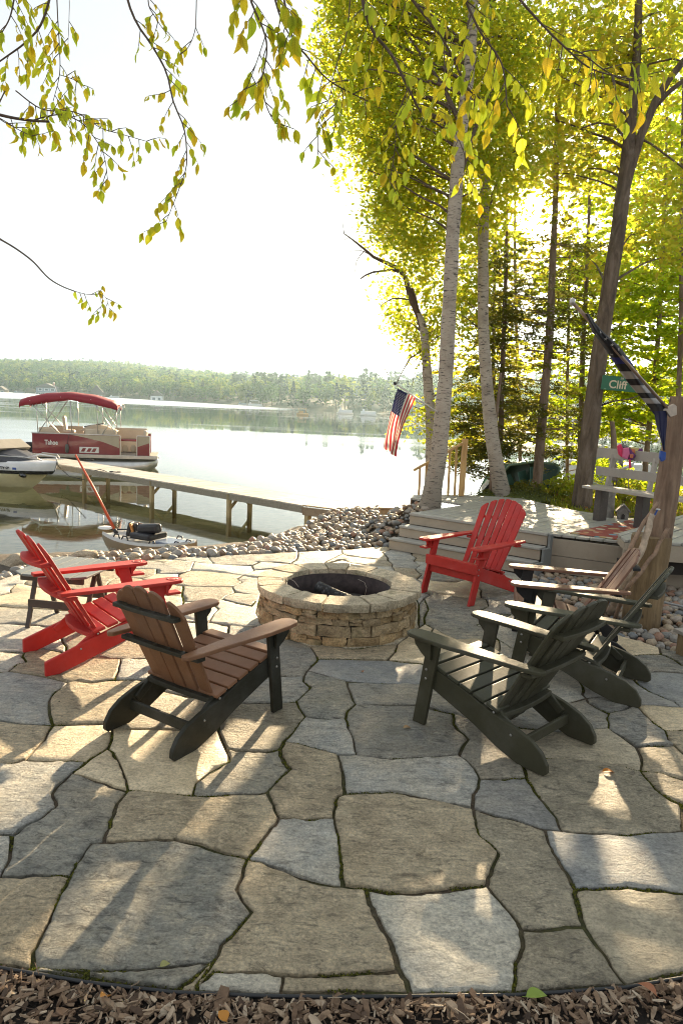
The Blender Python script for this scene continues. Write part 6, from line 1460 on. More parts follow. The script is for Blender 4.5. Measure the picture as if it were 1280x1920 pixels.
# ------------------------------------------------------------ upturned rowing boat among the trees
jb = thing('rowboat', 'dark green rowing boat tipped on its side behind the birch and hemlock trunks', 'boat', at(1048, 872, 14.2))
M_GB = m_gloss('green_boat_paint', (0.028, 0.075, 0.055), 0.4); M_GBI = m_gloss('teal_boat_inside', (0.06, 0.16, 0.13), 0.5)
M_GT = m_gloss('green_gunwale', (0.09, 0.17, 0.11), 0.4)
J = at(1048, 872, 14.2)
def jp(px, py, dy): return at(px, py, 14.2 + dy) - J
gun = [(905, 946, .9), (925, 905, .8), (955, 872, .6), (1000, 866, .3), (1040, 870, .0), (1048, 878, -.05), (1044, 892, -.05), (1028, 922, 0), (1005, 942, .3), (960, 950, .7)]
G_ = [jp(*g) for g in gun]; 
dep = Vector((-0.35, 0.75, 0.10)); cen = sum(G_, Vector()) / len(G_)
In = [cen + (g - cen) * 0.72 + dep * 0.75 for g in G_]
b = MB(); n = len(G_); b.add(G_ + In, [(i, (i + 1) % n, n + (i + 1) % n, n + i) for i in range(n)], 0, True); b.add(In, [tuple(range(n))], 0)
o = b.build('hull', M_GB, jb); so = o.modifiers.new('s', 'SOLIDIFY'); so.thickness = 0.03
MB().tube(G_ + [G_[0]], 0.028, 8).build('gunwale', M_GT, jb)
for t in (0.3, 0.55, 0.75):
    a = G_[1].lerp(G_[4], t) + dep * .2; c2 = G_[9].lerp(G_[7], t) + dep * .2
    MB().bar(a, c2, 0.20, 0.02, dep).build('thwart', M_GBI, jb, 0.005)
wt = thing('canoe', 'white and teal canoe end poking out left of the birch base', 'canoe', at(910, 925, 13.6))
Jc = at(910, 925, 13.6)
for col, pts_c in ((M_WHITE, ((897, 940), (903, 922), (914, 920), (905, 941))), (M_GBI, ((905, 941), (914, 920), (922, 915), (916, 940))), (M_BLK3, ((903, 922), (920, 902), (922, 915), (912, 921)))):
    q = [at(x, y, 13.6) - Jc for x, y in pts_c]; q2 = [p + Vector((0.15, 0.9, 0.0)) for p in q]
    MB().add(q + q2, [(0, 1, 2, 3), (7, 6, 5, 4), (0, 4, 5, 1), (1, 5, 6, 2), (2, 6, 7, 3), (3, 7, 4, 0)]).build('hull_panel', col, wt, 0.01)

# ------------------------------------------------------------ far boats, houses and rafts
def far_pontoon(label, px, py, D, L, col, canopy=True, rot=0.1):
    p = on(px, py, ZW); p = Vector((p.x, p.y, 0)) * (D / p.y); t = thing('far_boat', label, 'boat', (p.x, p.y, ZW), rot)
    MB().box((0, 0, .25), (L, 2.2, 0.45)).build('hull', M_ALU, t, 0.1); MB().box((0, 0, .85), (L * .85, 2.1, 0.75)).build('fence', col, t, 0.05)
    MB().box((-L * .3, 0, 1.5), (L * .12, 1.0, .6)).build('console', col, t, 0.05)
    if canopy:
        MB().prism([(-L * .35, 2.5), (-L * .2, 2.75), (L * .15, 2.75), (L * .3, 2.5)], -1.1, 1.1, Matrix(((1, 0, 0, 0), (0, 0, 1, 0), (0, 1, 0, 0), (0, 0, 0, 1)))).build('canopy', col, t)
        for x in (-.3, .25): 
            for y in (-1, 1): MB().tube([(L * x, y, 1.1), (L * x, y, 2.5)], 0.05, 5).build('canopy_post', M_ALU, t)
M_FW = m_plain('far_white', (0.62, 0.64, 0.66), 0.6); M_FG = m_plain('far_grey_paint', (0.22, 0.28, 0.34), 0.7); M_FR = m_plain('far_roof', (0.10, 0.09, 0.085), 0.8); M_FT = m_plain('far_tan', (0.50, 0.36, 0.18), 0.7)
far_pontoon('white pontoon boat moored by the far shore, left of the other white boat', 647, 774, 205, 4.6, M_FW, False)
far_pontoon('white boat with a windscreen on the far shore nearest the US flag', 690, 778, 190, 4.4, M_FW, False)
far_pontoon('white canopied pontoon boat among docks on the far shore', 478, 760, 330, 7.5, M_FW)
far_pontoon('small covered boat on the far shore beside the pale canopied one', 455, 757, 350, 4.5, M_FG, False)
far_pontoon('low white boat on the far shore below the dark roofed house', 215, 747, 480, 7, M_FW, False)
far_pontoon('dark moored boat on the far shore below the blue house', 37, 735, 560, 9, M_FG, False)
far_pontoon('white boat seen between the conifer and the forked trunk', 1140, 842, 24, 2.2, M_FW, True, 0.5)
far_pontoon('silver pontoon boat behind the bench on the right shore', 1165, 862, 20, 1.6, M_FG, False, 0.4)
p = on(567, 777, ZW); rf = thing('pedal_raft', 'small tan pedal raft with a seated figure-like canopy out on the lake', 'raft', (p.x * .95, p.y * .95, ZW), 0.2)
rf['label'] = 'small tan pedal boat drifting far out on the lake'
MB().box((0, 0, .2), (2.6, 1.3, .45)).build('hull', M_FT, rf, .1); MB().box((-.3, 0, .65), (.8, 1.0, .5)).build('seat', M_FT, rf, .08)
for x in (-.9, .7): MB().tube([(x, 0, .4), (x, 0, 1.5)], .05, 5).build('post', M_FT, rf)
MB().box((-.1, 0, 1.5), (2.0, 1.1, .06)).build('canopy', M_FT, rf, .02)
def far_dock(label, px, py, L, rot):
    p = on(px, py, ZW); t = thing('far_dock', label, 'dock', (p.x, p.y, ZW), rot); MB().box((0, 0, .5), (L, 1.2, .12)).build('walkway', M_DKW, t)
    for x in np.linspace(-L / 2 + .3, L / 2 - .3, max(2, int(L / 3))):
        MB().box((x, 0, .0), (.15, .15, 1.1)).build('post', M_DKW, t)
far_dock('pale dock on the far shore above the pedal boat', 550, 769, 9, 0.1); far_dock('thin dock on the far shore beside the white boats', 715, 778, 8, .2); far_dock('dock on the far shore below the blue house', 75, 736, 14, .1)
td = thing('near_dock', 'weathered dock with a dark edge beyond the forked trunk', 'dock', (4.9, 17.8, ZW), -0.1)
MB().box((0, 0, .52), (2.6, .8, .07)).build('walkway', M_DKB, td)
for x in (-1.1, 0, 1.1): MB().box((x, -.3, .1), (.09, .09, .9)).build('post', M_DKP, td)
def house(label, px, py, D, w, h, wall, roofh, rot=0.15, gable=True, nw=3, storeys=2):
    p = on(px, py, ZW); s = D / p.y; x, y = p.x * s, p.y * s; z = float(hill_h(np.array(x), np.array(y)))
    t = thing('lake_house', label, 'house', (x, y, z), rot); MB().box((0, 0, h / 2), (w, w * .7, h)).build('wall', wall, t)
    MB().prism([(-w * .56, h - .2), (w * .56, h - .2), (0, h + roofh)], -w * .38, w * .38, Matrix(((1, 0, 0, 0), (0, 0, 1, 0), (0, 1, 0, 0), (0, 0, 0, 1)))).build('roof', M_FR, t)
    for st_ in range(storeys):
        for i in range(nw):
            o = MB().box(((i - (nw - 1) / 2) * w / nw * .9, -w * .35 - .05, h * (st_ + .55) / storeys), (w / nw * .6, .12, h / storeys * .55)).build('window', M_FW, t)
            MB().box(((i - (nw - 1) / 2) * w / nw * .9, -w * .35 - .14, h * (st_ + .55) / storeys), (w / nw * .45, .06, h / storeys * .42)).build('pane', m_pane, o)
    for i in range(5): MB().box(((i - 2) * w * .24, -w * .35 - 2, h * .22), (.25, .25, h * .44)).build('deck_post', M_FW, t)
    MB().box((0, -w * .35 - 1.1, h * .46), (w * 1.05, 2.2, .2)).build('balcony', M_FW, t)
m_pane = m_gloss('far_glass', (0.10, 0.13, 0.16), 0.1)
house('blue-grey two storey house with white windows on the far shore', 91, 738, 585, 16, 7.5, M_FG, 3.5)
house('dark roofed steep gabled house on the far shore', 182, 742, 500, 10, 4.5, m_plain('brown_wall', (0.14, 0.10, 0.075), .8), 6, 0.3, True, 2, 1)
house('small white house half hidden by trees on the far shore', 295, 749, 430, 7, 5, M_FW, 3, 0.1, True, 2, 1)
house('low tan cottage at the left end of the far shore', 4, 731, 600, 9, 4, m_plain('tan_wall', (0.35, 0.28, 0.2), .8), 3, 0, True, 2, 1)
tag(MB().tube([on(15, 733, ZW) , on(15, 733, ZW) + Vector((0, 0, 12))], .3, 6).build('utility_pole', M_FW), 'pale pole standing on the far shore left of the blue house', 'pole')
# ------------------------------------------------------------ US flag
YF = 10.15
fa, fb = at(740, 719, YF), at(820, 773, YF)
uf = thing('us_flag', 'US flag hanging limp from a slanted pole on the birch trunk', 'flag', fa)
MB().tube([(0, 0, 0), fb - fa], 0.010, 8).build('pole', m_plain('white_pole', (0.6, 0.58, 0.52), 0.4), uf)
MB().lathe([(0.001, -.03), (0.018, -.02), (0.022, 0), (0.018, .02), (0.001, .03)], 10, Matrix.Translation((0, 0, 0))).build('finial', M_BLK3, uf)
def m_cloth(name, col, tw=0.45):
    M = MT(name); f = M.noise(300, 2, 0.5); M.base(M.ramp(f, [(0.3, tuple(k * .85 for k in col)), (0.7, col)])); M.rough(0.8)
    tl = M.n('ShaderNodeBsdfTranslucent'); tl.inputs['Color'].default_value = (*col, 1); mx = M.n('ShaderNodeMixShader'); mx.inputs[0].default_value = tw
    M.l(M.p.outputs[0], mx.inputs[1]); M.l(tl.outputs[0], mx.inputs[2]); M.l(mx.outputs[0], M.o.inputs['Surface']); return M.m
M_FRED = m_cloth('flag_red', (0.36, 0.02, 0.03)); M_FWHT = m_cloth('flag_white', (0.66, 0.62, 0.55)); M_FBLU = m_cloth('flag_navy', (0.022, 0.026, 0.085), .3)
M_FGRY = m_cloth('flag_grey_white', (0.42, 0.40, 0.38), .2); M_FBLK = m_cloth('flag_black', (0.020, 0.019, 0.022), .15); M_FTB = m_cloth('flag_blue', (0.03, 0.035, 0.19), .25)
# corners of the hanging cloth: hoist edge runs along the pole (u), stripes run down (v)
c00, c10 = at(745, 728, YF), at(779, 746, YF); c01, c11 = at(721, 840, YF - .1), at(741, 856, YF - .1)
def flagp(u, v):
    p = c00.lerp(c10, u).lerp(c01.lerp(c11, u), v)
    fold = math.sin(u * 2 * PI * 1.5 + v * 1.3) * 0.055 * (0.3 + v); p.y += fold; p.x += 0.025 * math.sin(u * 9 + v * 4) * v - 0.03 * math.sin(v * PI)
    if v > .98: p.z += 0.0
    return p
NU, NV = 39, 34; V = [flagp(i / NU, j / NV) - fa for i in range(NU + 1) for j in range(NV + 1)]; F = []; mi = []
for i in range(NU):
    for j in range(NV):
        F.append((i * (NV + 1) + j, i * (NV + 1) + j + 1, (i + 1) * (NV + 1) + j + 1, (i + 1) * (NV + 1) + j))
        st = int(i / 3); can = (i < 21 and j < 13)
        mi.append(2 if can else (0 if st % 2 == 0 else 1))
cl = link('cloth', np_mesh('cloth', V, F, [M_FRED, M_FWHT, M_FBLU], mi, True), uf); 
def star(fn, u, v, ru, rv, off, fr):
    pts = []
    for k in range(10):
        r = 1 if k % 2 == 0 else 0.42; a = k * PI / 5
        pts.append(fn(u + ru * r * math.sin(a), v - rv * r * math.cos(a)) + off - fr)
    cpt = fn(u, v) + off - fr
    return pts + [cpt]
sb = MB()
for r in range(9):
    for c in range(6 if r % 2 == 0 else 5):
        u = 0.03 + (r + .5) * 0.5 / 9; v = 0.02 + (c + (0.5 if r % 2 == 0 else 1.0)) * 0.36 / 6
        P_ = star(flagp, u, v, 0.024, 0.022, Vector((0, -0.006, 0)), fa); sb.add(P_, [(k, (k + 1) % 10, 10) for k in range(10)])
tag(sb.build('stars', M_FWHT, cl), kind='stuff')
# ------------------------------------------------------------ black and blue flag on the log post
YB = 5.95
p0, p1 = at(1072, 566, 5.4), at(1256, 772, 6.12)
bf = thing('blue_line_flag', 'black and grey striped flag with stars drooping from a pole on the log post', 'flag', p1)
MB().tube([(0, 0, 0), p0 - p1], 0.013, 10).build('pole', m_plain('bronze_pole', (0.30, 0.21, 0.15), 0.35, 0.3), bf)
MB().lathe([(0.001, -.03), (0.02, -.02), (0.02, .02), (0.001, .03)], 10, Matrix.Translation(p0 - p1)).build('pole_cap', M_STEEL, bf)
# outline of the draped cloth along the pole: left edge and right edge
ly_ = [588, 605, 620, 650, 675, 700, 725, 745, 762, 778, 800, 830, 845]
lx_ = [1096, 1102, 1108, 1130, 1147, 1163, 1182, 1200, 1214, 1226, 1230, 1239, 1243]
rx_ = [1103, 1115, 1128, 1161, 1180, 1197, 1215, 1232, 1255, 1250, 1249, 1246, 1245]
le = list(zip(lx_, ly_)); re = list(zip(rx_, ly_))
def bl(u, v):      # v 0..1 down the strip, u 0..1 across
    yy = 588 + 257 * v; lx = float(np.interp(yy, ly_, lx_)); rx = float(np.interp(yy, ly_, rx_)); ly = ry = yy
    x, y = lx + (rx - lx) * u, ly + (ry - ly) * u
    Y = 5.42 + 0.68 * min(1, v / .6); 
    return at(x, y, Y + 0.05 - 0.11 * math.sin(PI * u) + 0.02 * math.sin(u * 11 + v * 9))
NU, NV = 14, 128; V = [bl(i / NU, j / NV) - p1 for i in range(NU + 1) for j in range(NV + 1)]; F = []; mi = []
bands = [(671, 0), (682, 1), (696, 2), (710, 3), (722, 2), (736, 3), (747, 2), (757, 3), (770, 2), (2000, 4)]
for i in range(NU):
    for j in range(NV):
        F.append((i * (NV + 1) + j, i * (NV + 1) + j + 1, (i + 1) * (NV + 1) + j + 1, (i + 1) * (NV + 1) + j)); v = 588 + 257 * (j + .5) / NV
        mi.append([k for t, k in bands if v < t][0])
cl = link('cloth', np_mesh('cloth', V, F, [M_FBLK, M_FTB, M_FBLK, M_FGRY, M_FBLU], mi, True), bf); so = cl.modifiers.new('s', 'SOLIDIFY'); so.thickness = 0.006
sb = MB()
for px_, py_ in ((1111, 616), (1123, 625), (1134, 634), (1146, 644), (1157, 654), (1167, 662), (1124, 643), (1136, 652), (1147, 662), (1116, 632)):
    # find u, v
    best = min(((abs(a_) + abs(b_), u, v) for u in np.linspace(.05, .95, 19) for v in np.linspace(.02, .4, 39) for q in [bl(u, v) - Vector((0, 0, CAM_H))] for a_, b_ in [((640 + F_PX * q.dot(RIGHT) / q.dot(FWD)) - px_, (960 - F_PX * q.dot(UP) / q.dot(FWD)) - py_)]))
    c = bl(best[1], best[2]) - p1; du_ = (bl(best[1] + .02, best[2]) - bl(best[1] - .02, best[2])).normalized(); dv_ = (bl(best[1], best[2] + .01) - bl(best[1], best[2] - .01)).normalized()
    nn_ = du_.cross(dv_).normalized(); nn_ = nn_ if nn_.y < 0 else -nn_
    r0 = Vector((1, 0, 0)); r0 = (r0 - nn_ * r0.dot(nn_)).normalized(); r1 = nn_.cross(r0)
    if r1.z < 0: r1 = -r1
    pts = [c + nn_ * 0.010 + (r0 * math.sin(k * PI / 5) + r1 * math.cos(k * PI / 5)) * (0.017 if k % 2 == 0 else 0.007) for k in range(10)] + [c + nn_ * 0.011]
    sb.add(pts, [(k, (k + 1) % 10, 10) for k in range(10)])
tag(sb.build('stars', M_FGRY, cl), kind='stuff')
# pale bracket in the shape of spread wings
bk = [at(x, y, 6.08) for x, y in ((1236, 771), (1262, 757), (1268, 762), (1268, 778), (1256, 782), (1248, 770))]
b = MB(); q2 = [p + Vector((0, .03, 0)) for p in bk]; n = 6; b.add([p - p1 for p in bk + q2], [tuple(range(n)), tuple(range(2 * n - 1, n - 1, -1))] + [(i, n + i, n + (i + 1) % n, (i + 1) % n) for i in range(n)]); b.build('bracket', m_plain('pale_bracket', (0.5, 0.42, 0.34), .6), bf, .003)
wv_ = [at(x, y, 6.06) for x, y in ((1238, 845), (1236, 858), (1240, 866), (1247, 862), (1248, 848))]
b = MB(); b.add(wv_ + [p + Vector((0, .03, 0)) for p in wv_], [(0, 1, 2, 3, 4), (9, 8, 7, 6, 5)] + [(i, 5 + i, 5 + (i + 1) % 5, (i + 1) % 5) for i in range(5)]); tag(b.build('blue_cloth', M_BLUE, None, .004), 'small bright blue cloth hanging at the left side of the log post', 'cloth')

# ------------------------------------------------------------ street sign on the forked tree
YS = 11.05
sg = thing('street_sign', 'green street sign with cream lettering on the forked tree trunk', 'sign', at(1125, 730, YS))
o0 = at(1125, 730, YS); ex_ = (at(1200, 737, YS) - o0); ey_ = (at(1127, 703, YS) - o0); wS, hS = ex_.length * 1.05, ey_.length
ang_ = math.atan2(ex_.z, ex_.x)
M_SGN = m_gloss('sign_green', (0.015, 0.13, 0.055), 0.35); M_SGL = m_plain('sign_cream', (0.62, 0.52, 0.34), .5)
M_ = Matrix.Rotation(-ang_, 4, 'Y'); sgp = MB().box((wS / 2, 0, hS / 2), (wS, 0.006, hS)).build('plate', M_SGN, sg, .002); sgp.matrix_local = M_
tm = text_mesh('Cliff', hS * 0.78, M_SGL, 'lettering', 0.001, 0.003); o = link('lettering', tm, sg); o.matrix_local = M_ @ Matrix.Translation((wS * 0.17, -0.005, hS * 0.17)) @ Matrix.Rotation(PI / 2, 4, 'X')
tm = text_mesh('19', hS * 0.26, M_SGL, 'lettering', 0.001); o = link('lettering', tm, sg); o.matrix_local = M_ @ Matrix.Translation((wS * 0.42, -0.005, hS * 0.78)) @ Matrix.Rotation(PI / 2, 4, 'X')

# ------------------------------------------------------------ life vest on the bench
bx = ben.location; R_ = Matrix.Rotation(ben.rotation_euler.z, 4, 'Z'); YV = 9.18
vs0 = at(1172, 838, YV)
lv = thing('life_vest', 'pink and purple child life vest draped over the bench back', 'life vest', vs0)
cols = [m_plain('vest_hot_pink', (0.62, 0.03, 0.10), .6), m_plain('vest_pink', (0.60, 0.14, 0.26), .6), m_plain('vest_purple', (0.13, 0.025, 0.14), .6), m_plain('vest_yellow', (0.50, 0.38, 0.14), .6), m_plain('vest_grey', (0.16, 0.15, 0.14), .7), m_plain('vest_orange', (0.50, 0.14, 0.06), .6)]
def slab(pp, Y, th, mat, name, bev=.012):
    q = [at(x, y, Y) - vs0 for x, y in pp]; n = len(q); q2 = [p + Vector((0, th, 0)) for p in q]
    MB().add(q + q2, [tuple(range(n)), tuple(range(2 * n - 1, n - 1, -1))] + [(i, n + i, n + (i + 1) % n, (i + 1) % n) for i in range(n)]).build(name, mat, lv, bev)
slab([(1157, 836), (1164, 832), (1168, 842), (1166, 858), (1160, 852)], YV, .05, cols[0], 'side_panel')
slab([(1168, 841), (1179, 839), (1180, 852), (1176, 862), (1167, 858)], YV - .03, .06, cols[1], 'chest_panel')
slab([(1161, 833), (1172, 834), (1178, 838), (1172, 841), (1166, 840)], YV + .05, .08, cols[4], 'neck_lining')
slab([(1179, 839), (1186, 846), (1192, 855), (1184, 864), (1177, 861)], YV - .02, .06, cols[2], 'chest_panel')
slab([(1179, 838), (1198, 840), (1193, 856), (1186, 848)], YV, .05, cols[3], 'back_panel')
slab([(1182, 842), (1189, 842), (1190, 850), (1185, 848)], YV - .02, .03, cols[5], 'flower_patch', .004)
slab([(1196, 841), (1203, 841), (1206, 845), (1198, 850), (1194, 858), (1190, 862), (1192, 852)], YV, .05, cols[2], 'shoulder_strap')
slab([(1178, 861), (1182, 862), (1183, 878), (1179, 879)], YV - .03, .015, cols[0], 'webbing_strap', .003)
slab([(1181, 852), (1187, 852), (1186, 859), (1181, 859)], YV - .06, .03, cols[5], 'buckle_patch', .004)
# bird ornament behind the bench
bd = thing('bird_ornament', 'grey and white wooden bird ornament on a thin stake behind the bench', 'ornament', at(1180, 900, 9.9))
ob = at(1180, 900, 9.9)
MB().tube([(0, 0, -.2), at(1178, 878, 9.9) - ob], .006, 6).build('stake', M_STUMP, bd)
MB().tube([at(x, y, 9.9) - ob for x, y in ((1163, 878), (1172, 877), (1182, 872), (1192, 864))], [0.004, 0.022, 0.026, 0.006], 10).build('body', m_plain('white_wood', (0.55, 0.56, 0.56), .6), bd)
MB().tube([at(x, y, 9.93) - ob for x, y in ((1160, 858), (1164, 868), (1166, 876))], [0.028, 0.028, 0.008], 8).build('wing', M_STUMP, bd)

# ------------------------------------------------------------ boulders, cobbles, pebbles
def m_rock(name, objr=True):
    M = MT(name); off = M.n('ShaderNodeVectorMath'); off.operation = 'ADD'; cb = M.n('ShaderNodeCombineXYZ'); rr = M.rand() if objr else M.island(); r = M.math('MULTIPLY', rr, 31.0)
    for i in range(3): M.l(r, cb.inputs[i])
    M.l(M.world(), off.inputs[0]); M.l(cb.outputs[0], off.inputs[1]); P = off.outputs[0]
    base = M.ramp(rr, [(0.0, (0.30, 0.225, 0.145)), (0.14, (0.20, 0.195, 0.175)), (0.28, (0.38, 0.30, 0.20)), (0.42, (0.24, 0.165, 0.105)), (0.56, (0.16, 0.175, 0.18)), (0.66, (0.36, 0.30, 0.235)), (0.78, (0.28, 0.26, 0.225)), (0.92, (0.30, 0.165, 0.105)), (1.0, (0.5, 0.45, 0.38))], 'CONSTANT')
    f = M.noise(60, 6, 0.7, P); n = M.noise(9, 4, 0.6, P)
    c = M.mix(1.0, base, M.ramp(f, [(0.35, 0.65), (0.5, 1.0), (0.68, 1.25)]), 'MULTIPLY'); c = M.mix(M.maprange(n, 0.5, 0.7, 0, 0.3), c, (0.30, 0.23, 0.16))
    M.base(c); M.rough(M.maprange(f, 0.3, 0.7, 0.42, 0.7)); M.bump(f, 0.35, 0.003); return M.m
M_ROCK = m_rock('river_rock'); M_ROCKS = m_rock('river_rock_mixed', False)
rocks = []
for v in range(9):
    b_ = bmesh.new(); bmesh.ops.create_icosphere(b_, subdivisions=2, radius=1.0); sx, sy, sz = random.uniform(.85, 1.25), random.uniform(.7, 1.0), random.uniform(.5, .8)
    for p in b_.verts:
        n_ = noise.noise_vector(p.co * 0.9 + Vector((v * 7, 0, 0))) * 0.28 + noise.noise_vector(p.co * 2.1 + Vector((v * 7, 3, 0))) * 0.07; p.co = Vector((p.co.x * sx, p.co.y * sy, p.co.z * sz)) + n_
    me = bpy.data.meshes.new('cobblestone'); b_.to_mesh(me); b_.free(); me.materials.append(M_ROCK); me.polygons.foreach_set('use_smooth', [True] * len(me.polygons)); rocks.append(me)
rv = []
for me in rocks:
    co = np.empty(len(me.vertices) * 3, np.float32); me.vertices.foreach_get('co', co); rv.append((co.reshape(-1, 3), np.array([p.vertices[:] for p in me.polygons])))
rs = np.random.RandomState(77)
border = [tuple(on(x, y)[:2]) for x, y in ((-300, 1230), (-100, 1120), (0, 1088), (40, 1073), (80, 1066), (112, 1060), (180, 1057), (240, 1051), (325, 1045), (390, 1041), (490, 1036), (560, 1033), (640, 1030), (690, 1026), (727, 1023))]
bxs = [b[0] for b in border]; bys = [b[1] for b in border]
stair_line = (Vector((0.60, 9.05)), Vector((0.90, 9.35)), Vector((1.80, 10.35)))
cand = []
for i in range(9000):     # shore side
    x = rs.uniform(-5.5, 1.75); yb = float(np.interp(x, bxs, bys)) if x < 0.62 else 9.05 + (x - 0.62) * 1.1
    w = np.interp(x, [-5.5, -3, -2.0, -1.4, -0.6, 0.2, 1.8], [0.75, 0.62, 0.40, 0.42, 1.6, 4.6, 3.0]); y = yb + 0.02 + rs.uniform(0, 1) * w
    if x > 0.62 and (Vector((x, y)) - Vector((1.3, 10.3))).length > 1.35 and y < 10.9: 
        pass
    if pip((x, y), walk) or pip((x, y), main): continue
    if y > float(ysh(x)) + 0.3: continue
    s = rs.choice([0.024, 0.032, 0.042, 0.058], p=[.3, .36, .24, .10]) * rs.uniform(.8, 1.2) * 1.15
    cand.append((x, y, s, 0))
skL, skR = Vector(L_), Vector((3.14, 7.80))
rb_ = [tuple(on(x, y)[:2]) for x, y in ((985, 1078), (1000, 1110), (1060, 1145), (1120, 1173), (1166, 1193), (1236, 1213), (1280, 1225), (1450, 1275))] + [(5.0, 5.2), (5.4, 7.6), (3.9, 7.75), (3.1, 7.85), (2.44, 8.12), (2.28, 8.0)]
for i in range(11000):     # right side
    x, y = rs.uniform(2.0, 4.6), rs.uniform(5.2, 8.2)
    if not pip((x, y), rb_): continue
    if (Vector((x, y)) - Vector((2.83, 6.26))).length < 0.19: continue
    s = rs.choice([0.020, 0.028, 0.037, 0.050], p=[.3, .36, .25, .09]) * rs.uniform(.85, 1.15); cand.append((x, y, s, 1))
# dart throwing with two layers: big first
cand.sort(key=lambda c: -c[2]); cell = {}; placed = []
def near(x, y, s, lay):
    ix, iy = int(x / .2), int(y / .2)
    for a in (-1, 0, 1):
        for b in (-1, 0, 1):
            for (X, Y, S_, L2) in cell.get((ix + a, iy + b, lay), ()):
                if (X - x) ** 2 + (Y - y) ** 2 < (0.82 * (S_ + s)) ** 2: return True
    return False
for (x, y, s, zone) in cand:
    for lay in ((0, 1) if zone == 0 else (0,)):
        if lay == 1 and rs.uniform() < .45: continue
        if not near(x, y, s, lay):
            cell.setdefault((int(x / .2), int(y / .2), lay), []).append((x, y, s, lay)); placed.append((x, y, s, zone, lay)); break
def rz_(x, y, zone): 
    if zone: return -0.03
    return float(terrain(x, y)) 
placed.sort(key=lambda c: -c[2] / c[1]); nI = 0; Vs, Fs, nb = [], [], 0
cob_lab = {0: 'rounded tan or grey cobblestone in the bank between patio, stairs and lake', 1: 'smooth grey or pinkish pebble in the bed around the log post'}
cnt = [0, 0]
for (x, y, s, zone, lay) in placed:
    z = rz_(x, y, zone) + s * 0.42 + lay * 0.035; k = rs.randint(9); e = (rs.normal() * .25, rs.normal() * .25, rs.uniform(0, 6.28))
    if cnt[zone] < 148:
        cnt[zone] += 1
        o = link('cobblestone', rocks[k], None, (x, y, z), e, (s, s, s)); tag(o, cob_lab[zone], 'cobblestone' if zone == 0 else 'pebble', 'cobblestones piled along the shore' if zone == 0 else 'pebbles around the log post')
        if zone: o.name = 'pebble'
    else:
        R = Matrix.Rotation(e[2], 3, 'Z') @ Matrix.Rotation(e[1], 3, 'Y') @ Matrix.Rotation(e[0], 3, 'X'); v = rv[k][0] @ np.array(R).T * s + [x, y, z]
        Vs.append(v); Fs.append(rv[k][1] + nb); nb += len(v)
tag(link('small_stones', np_mesh('small_stones', np.concatenate(Vs), np.concatenate(Fs), M_ROCKS, smooth=True)), 'mass of small rounded stones filling the shore bank and pebble beds', 'stones', kind='stuff')
M_BLD = m_block('boulder_tan', (0.26, 0.20, 0.13), (0.40, 0.32, 0.22), (0.48, 0.40, 0.29)); M_BLDG = m_block('boulder_grey', (0.15, 0.15, 0.13), (0.26, 0.255, 0.22), (0.36, 0.34, 0.29))
def boulder(px, py, z, sx, sy, sz, mat, label, seed):
    p = on(px, py, z); b_ = bmesh.new(); bmesh.ops.create_icosphere(b_, subdivisions=4, radius=1.0)
    for q in b_.verts:
        n_ = noise.noise_vector(q.co * 0.8 + Vector((seed, 0, 0))) * 0.42 + noise.noise_vector(q.co * 2.4 + Vector((seed, 3, 0))) * 0.10 + noise.noise_vector(q.co * 7 + Vector((seed, 3, 0))) * 0.025
        c = q.co + n_; q.co = Vector((c.x * sx, c.y * sy, c.z * sz))
    me = bpy.data.meshes.new('boulder'); b_.to_mesh(me); b_.free(); me.materials.append(mat); me.polygons.foreach_set('use_smooth', [True] * len(me.polygons))
    o = link('boulder', me, None, (p.x, p.y, z)); tag(o, label, 'boulder')
boulder(733, 962, 0.0, 0.26, 0.24, 0.13, M_BLDG, 'smooth grey-green boulder at the landward end of the dock ramp', 3)
boulder(605, 985, -0.15, 0.28, 0.2, 0.13, M_BLD, 'long tan boulder in front of the dock ramp beam', 8)
boulder(612, 990, -0.08, 0.17, 0.14, 0.10, M_BLD, 'pale flat-topped boulder just in front of the long tan one', 14)
boulder(568, 1003, -0.2, 0.24, 0.2, 0.13, M_BLD, 'brown lumpy boulder at the water end of the cobble bank', 20)
boulder(545, 1013, -0.12, 0.20, 0.14, 0.085, M_BLDG, 'low smooth grey boulder left of the cobble bank by the sand', 26)
boulder(152, 1050, -0.03, 0.21, 0.13, 0.11, M_BLD, 'large flat tan boulder behind the small table', 31)
boulder(35, 1058, -0.05, 0.19, 0.13, 0.10, M_BLD, 'tan boulder behind the left red chair at the left edge', 37)
boulder(312, 1034, -0.05, 0.085, 0.06, 0.08, M_BLDG, 'dark upright stone on the shore edge in front of the kayak', 41)
boulder(1072, 970, DECK - .05, 0.10, 0.08, 0.05, M_BLDG, 'small mossy stone at the foot of the forked tree', 47)

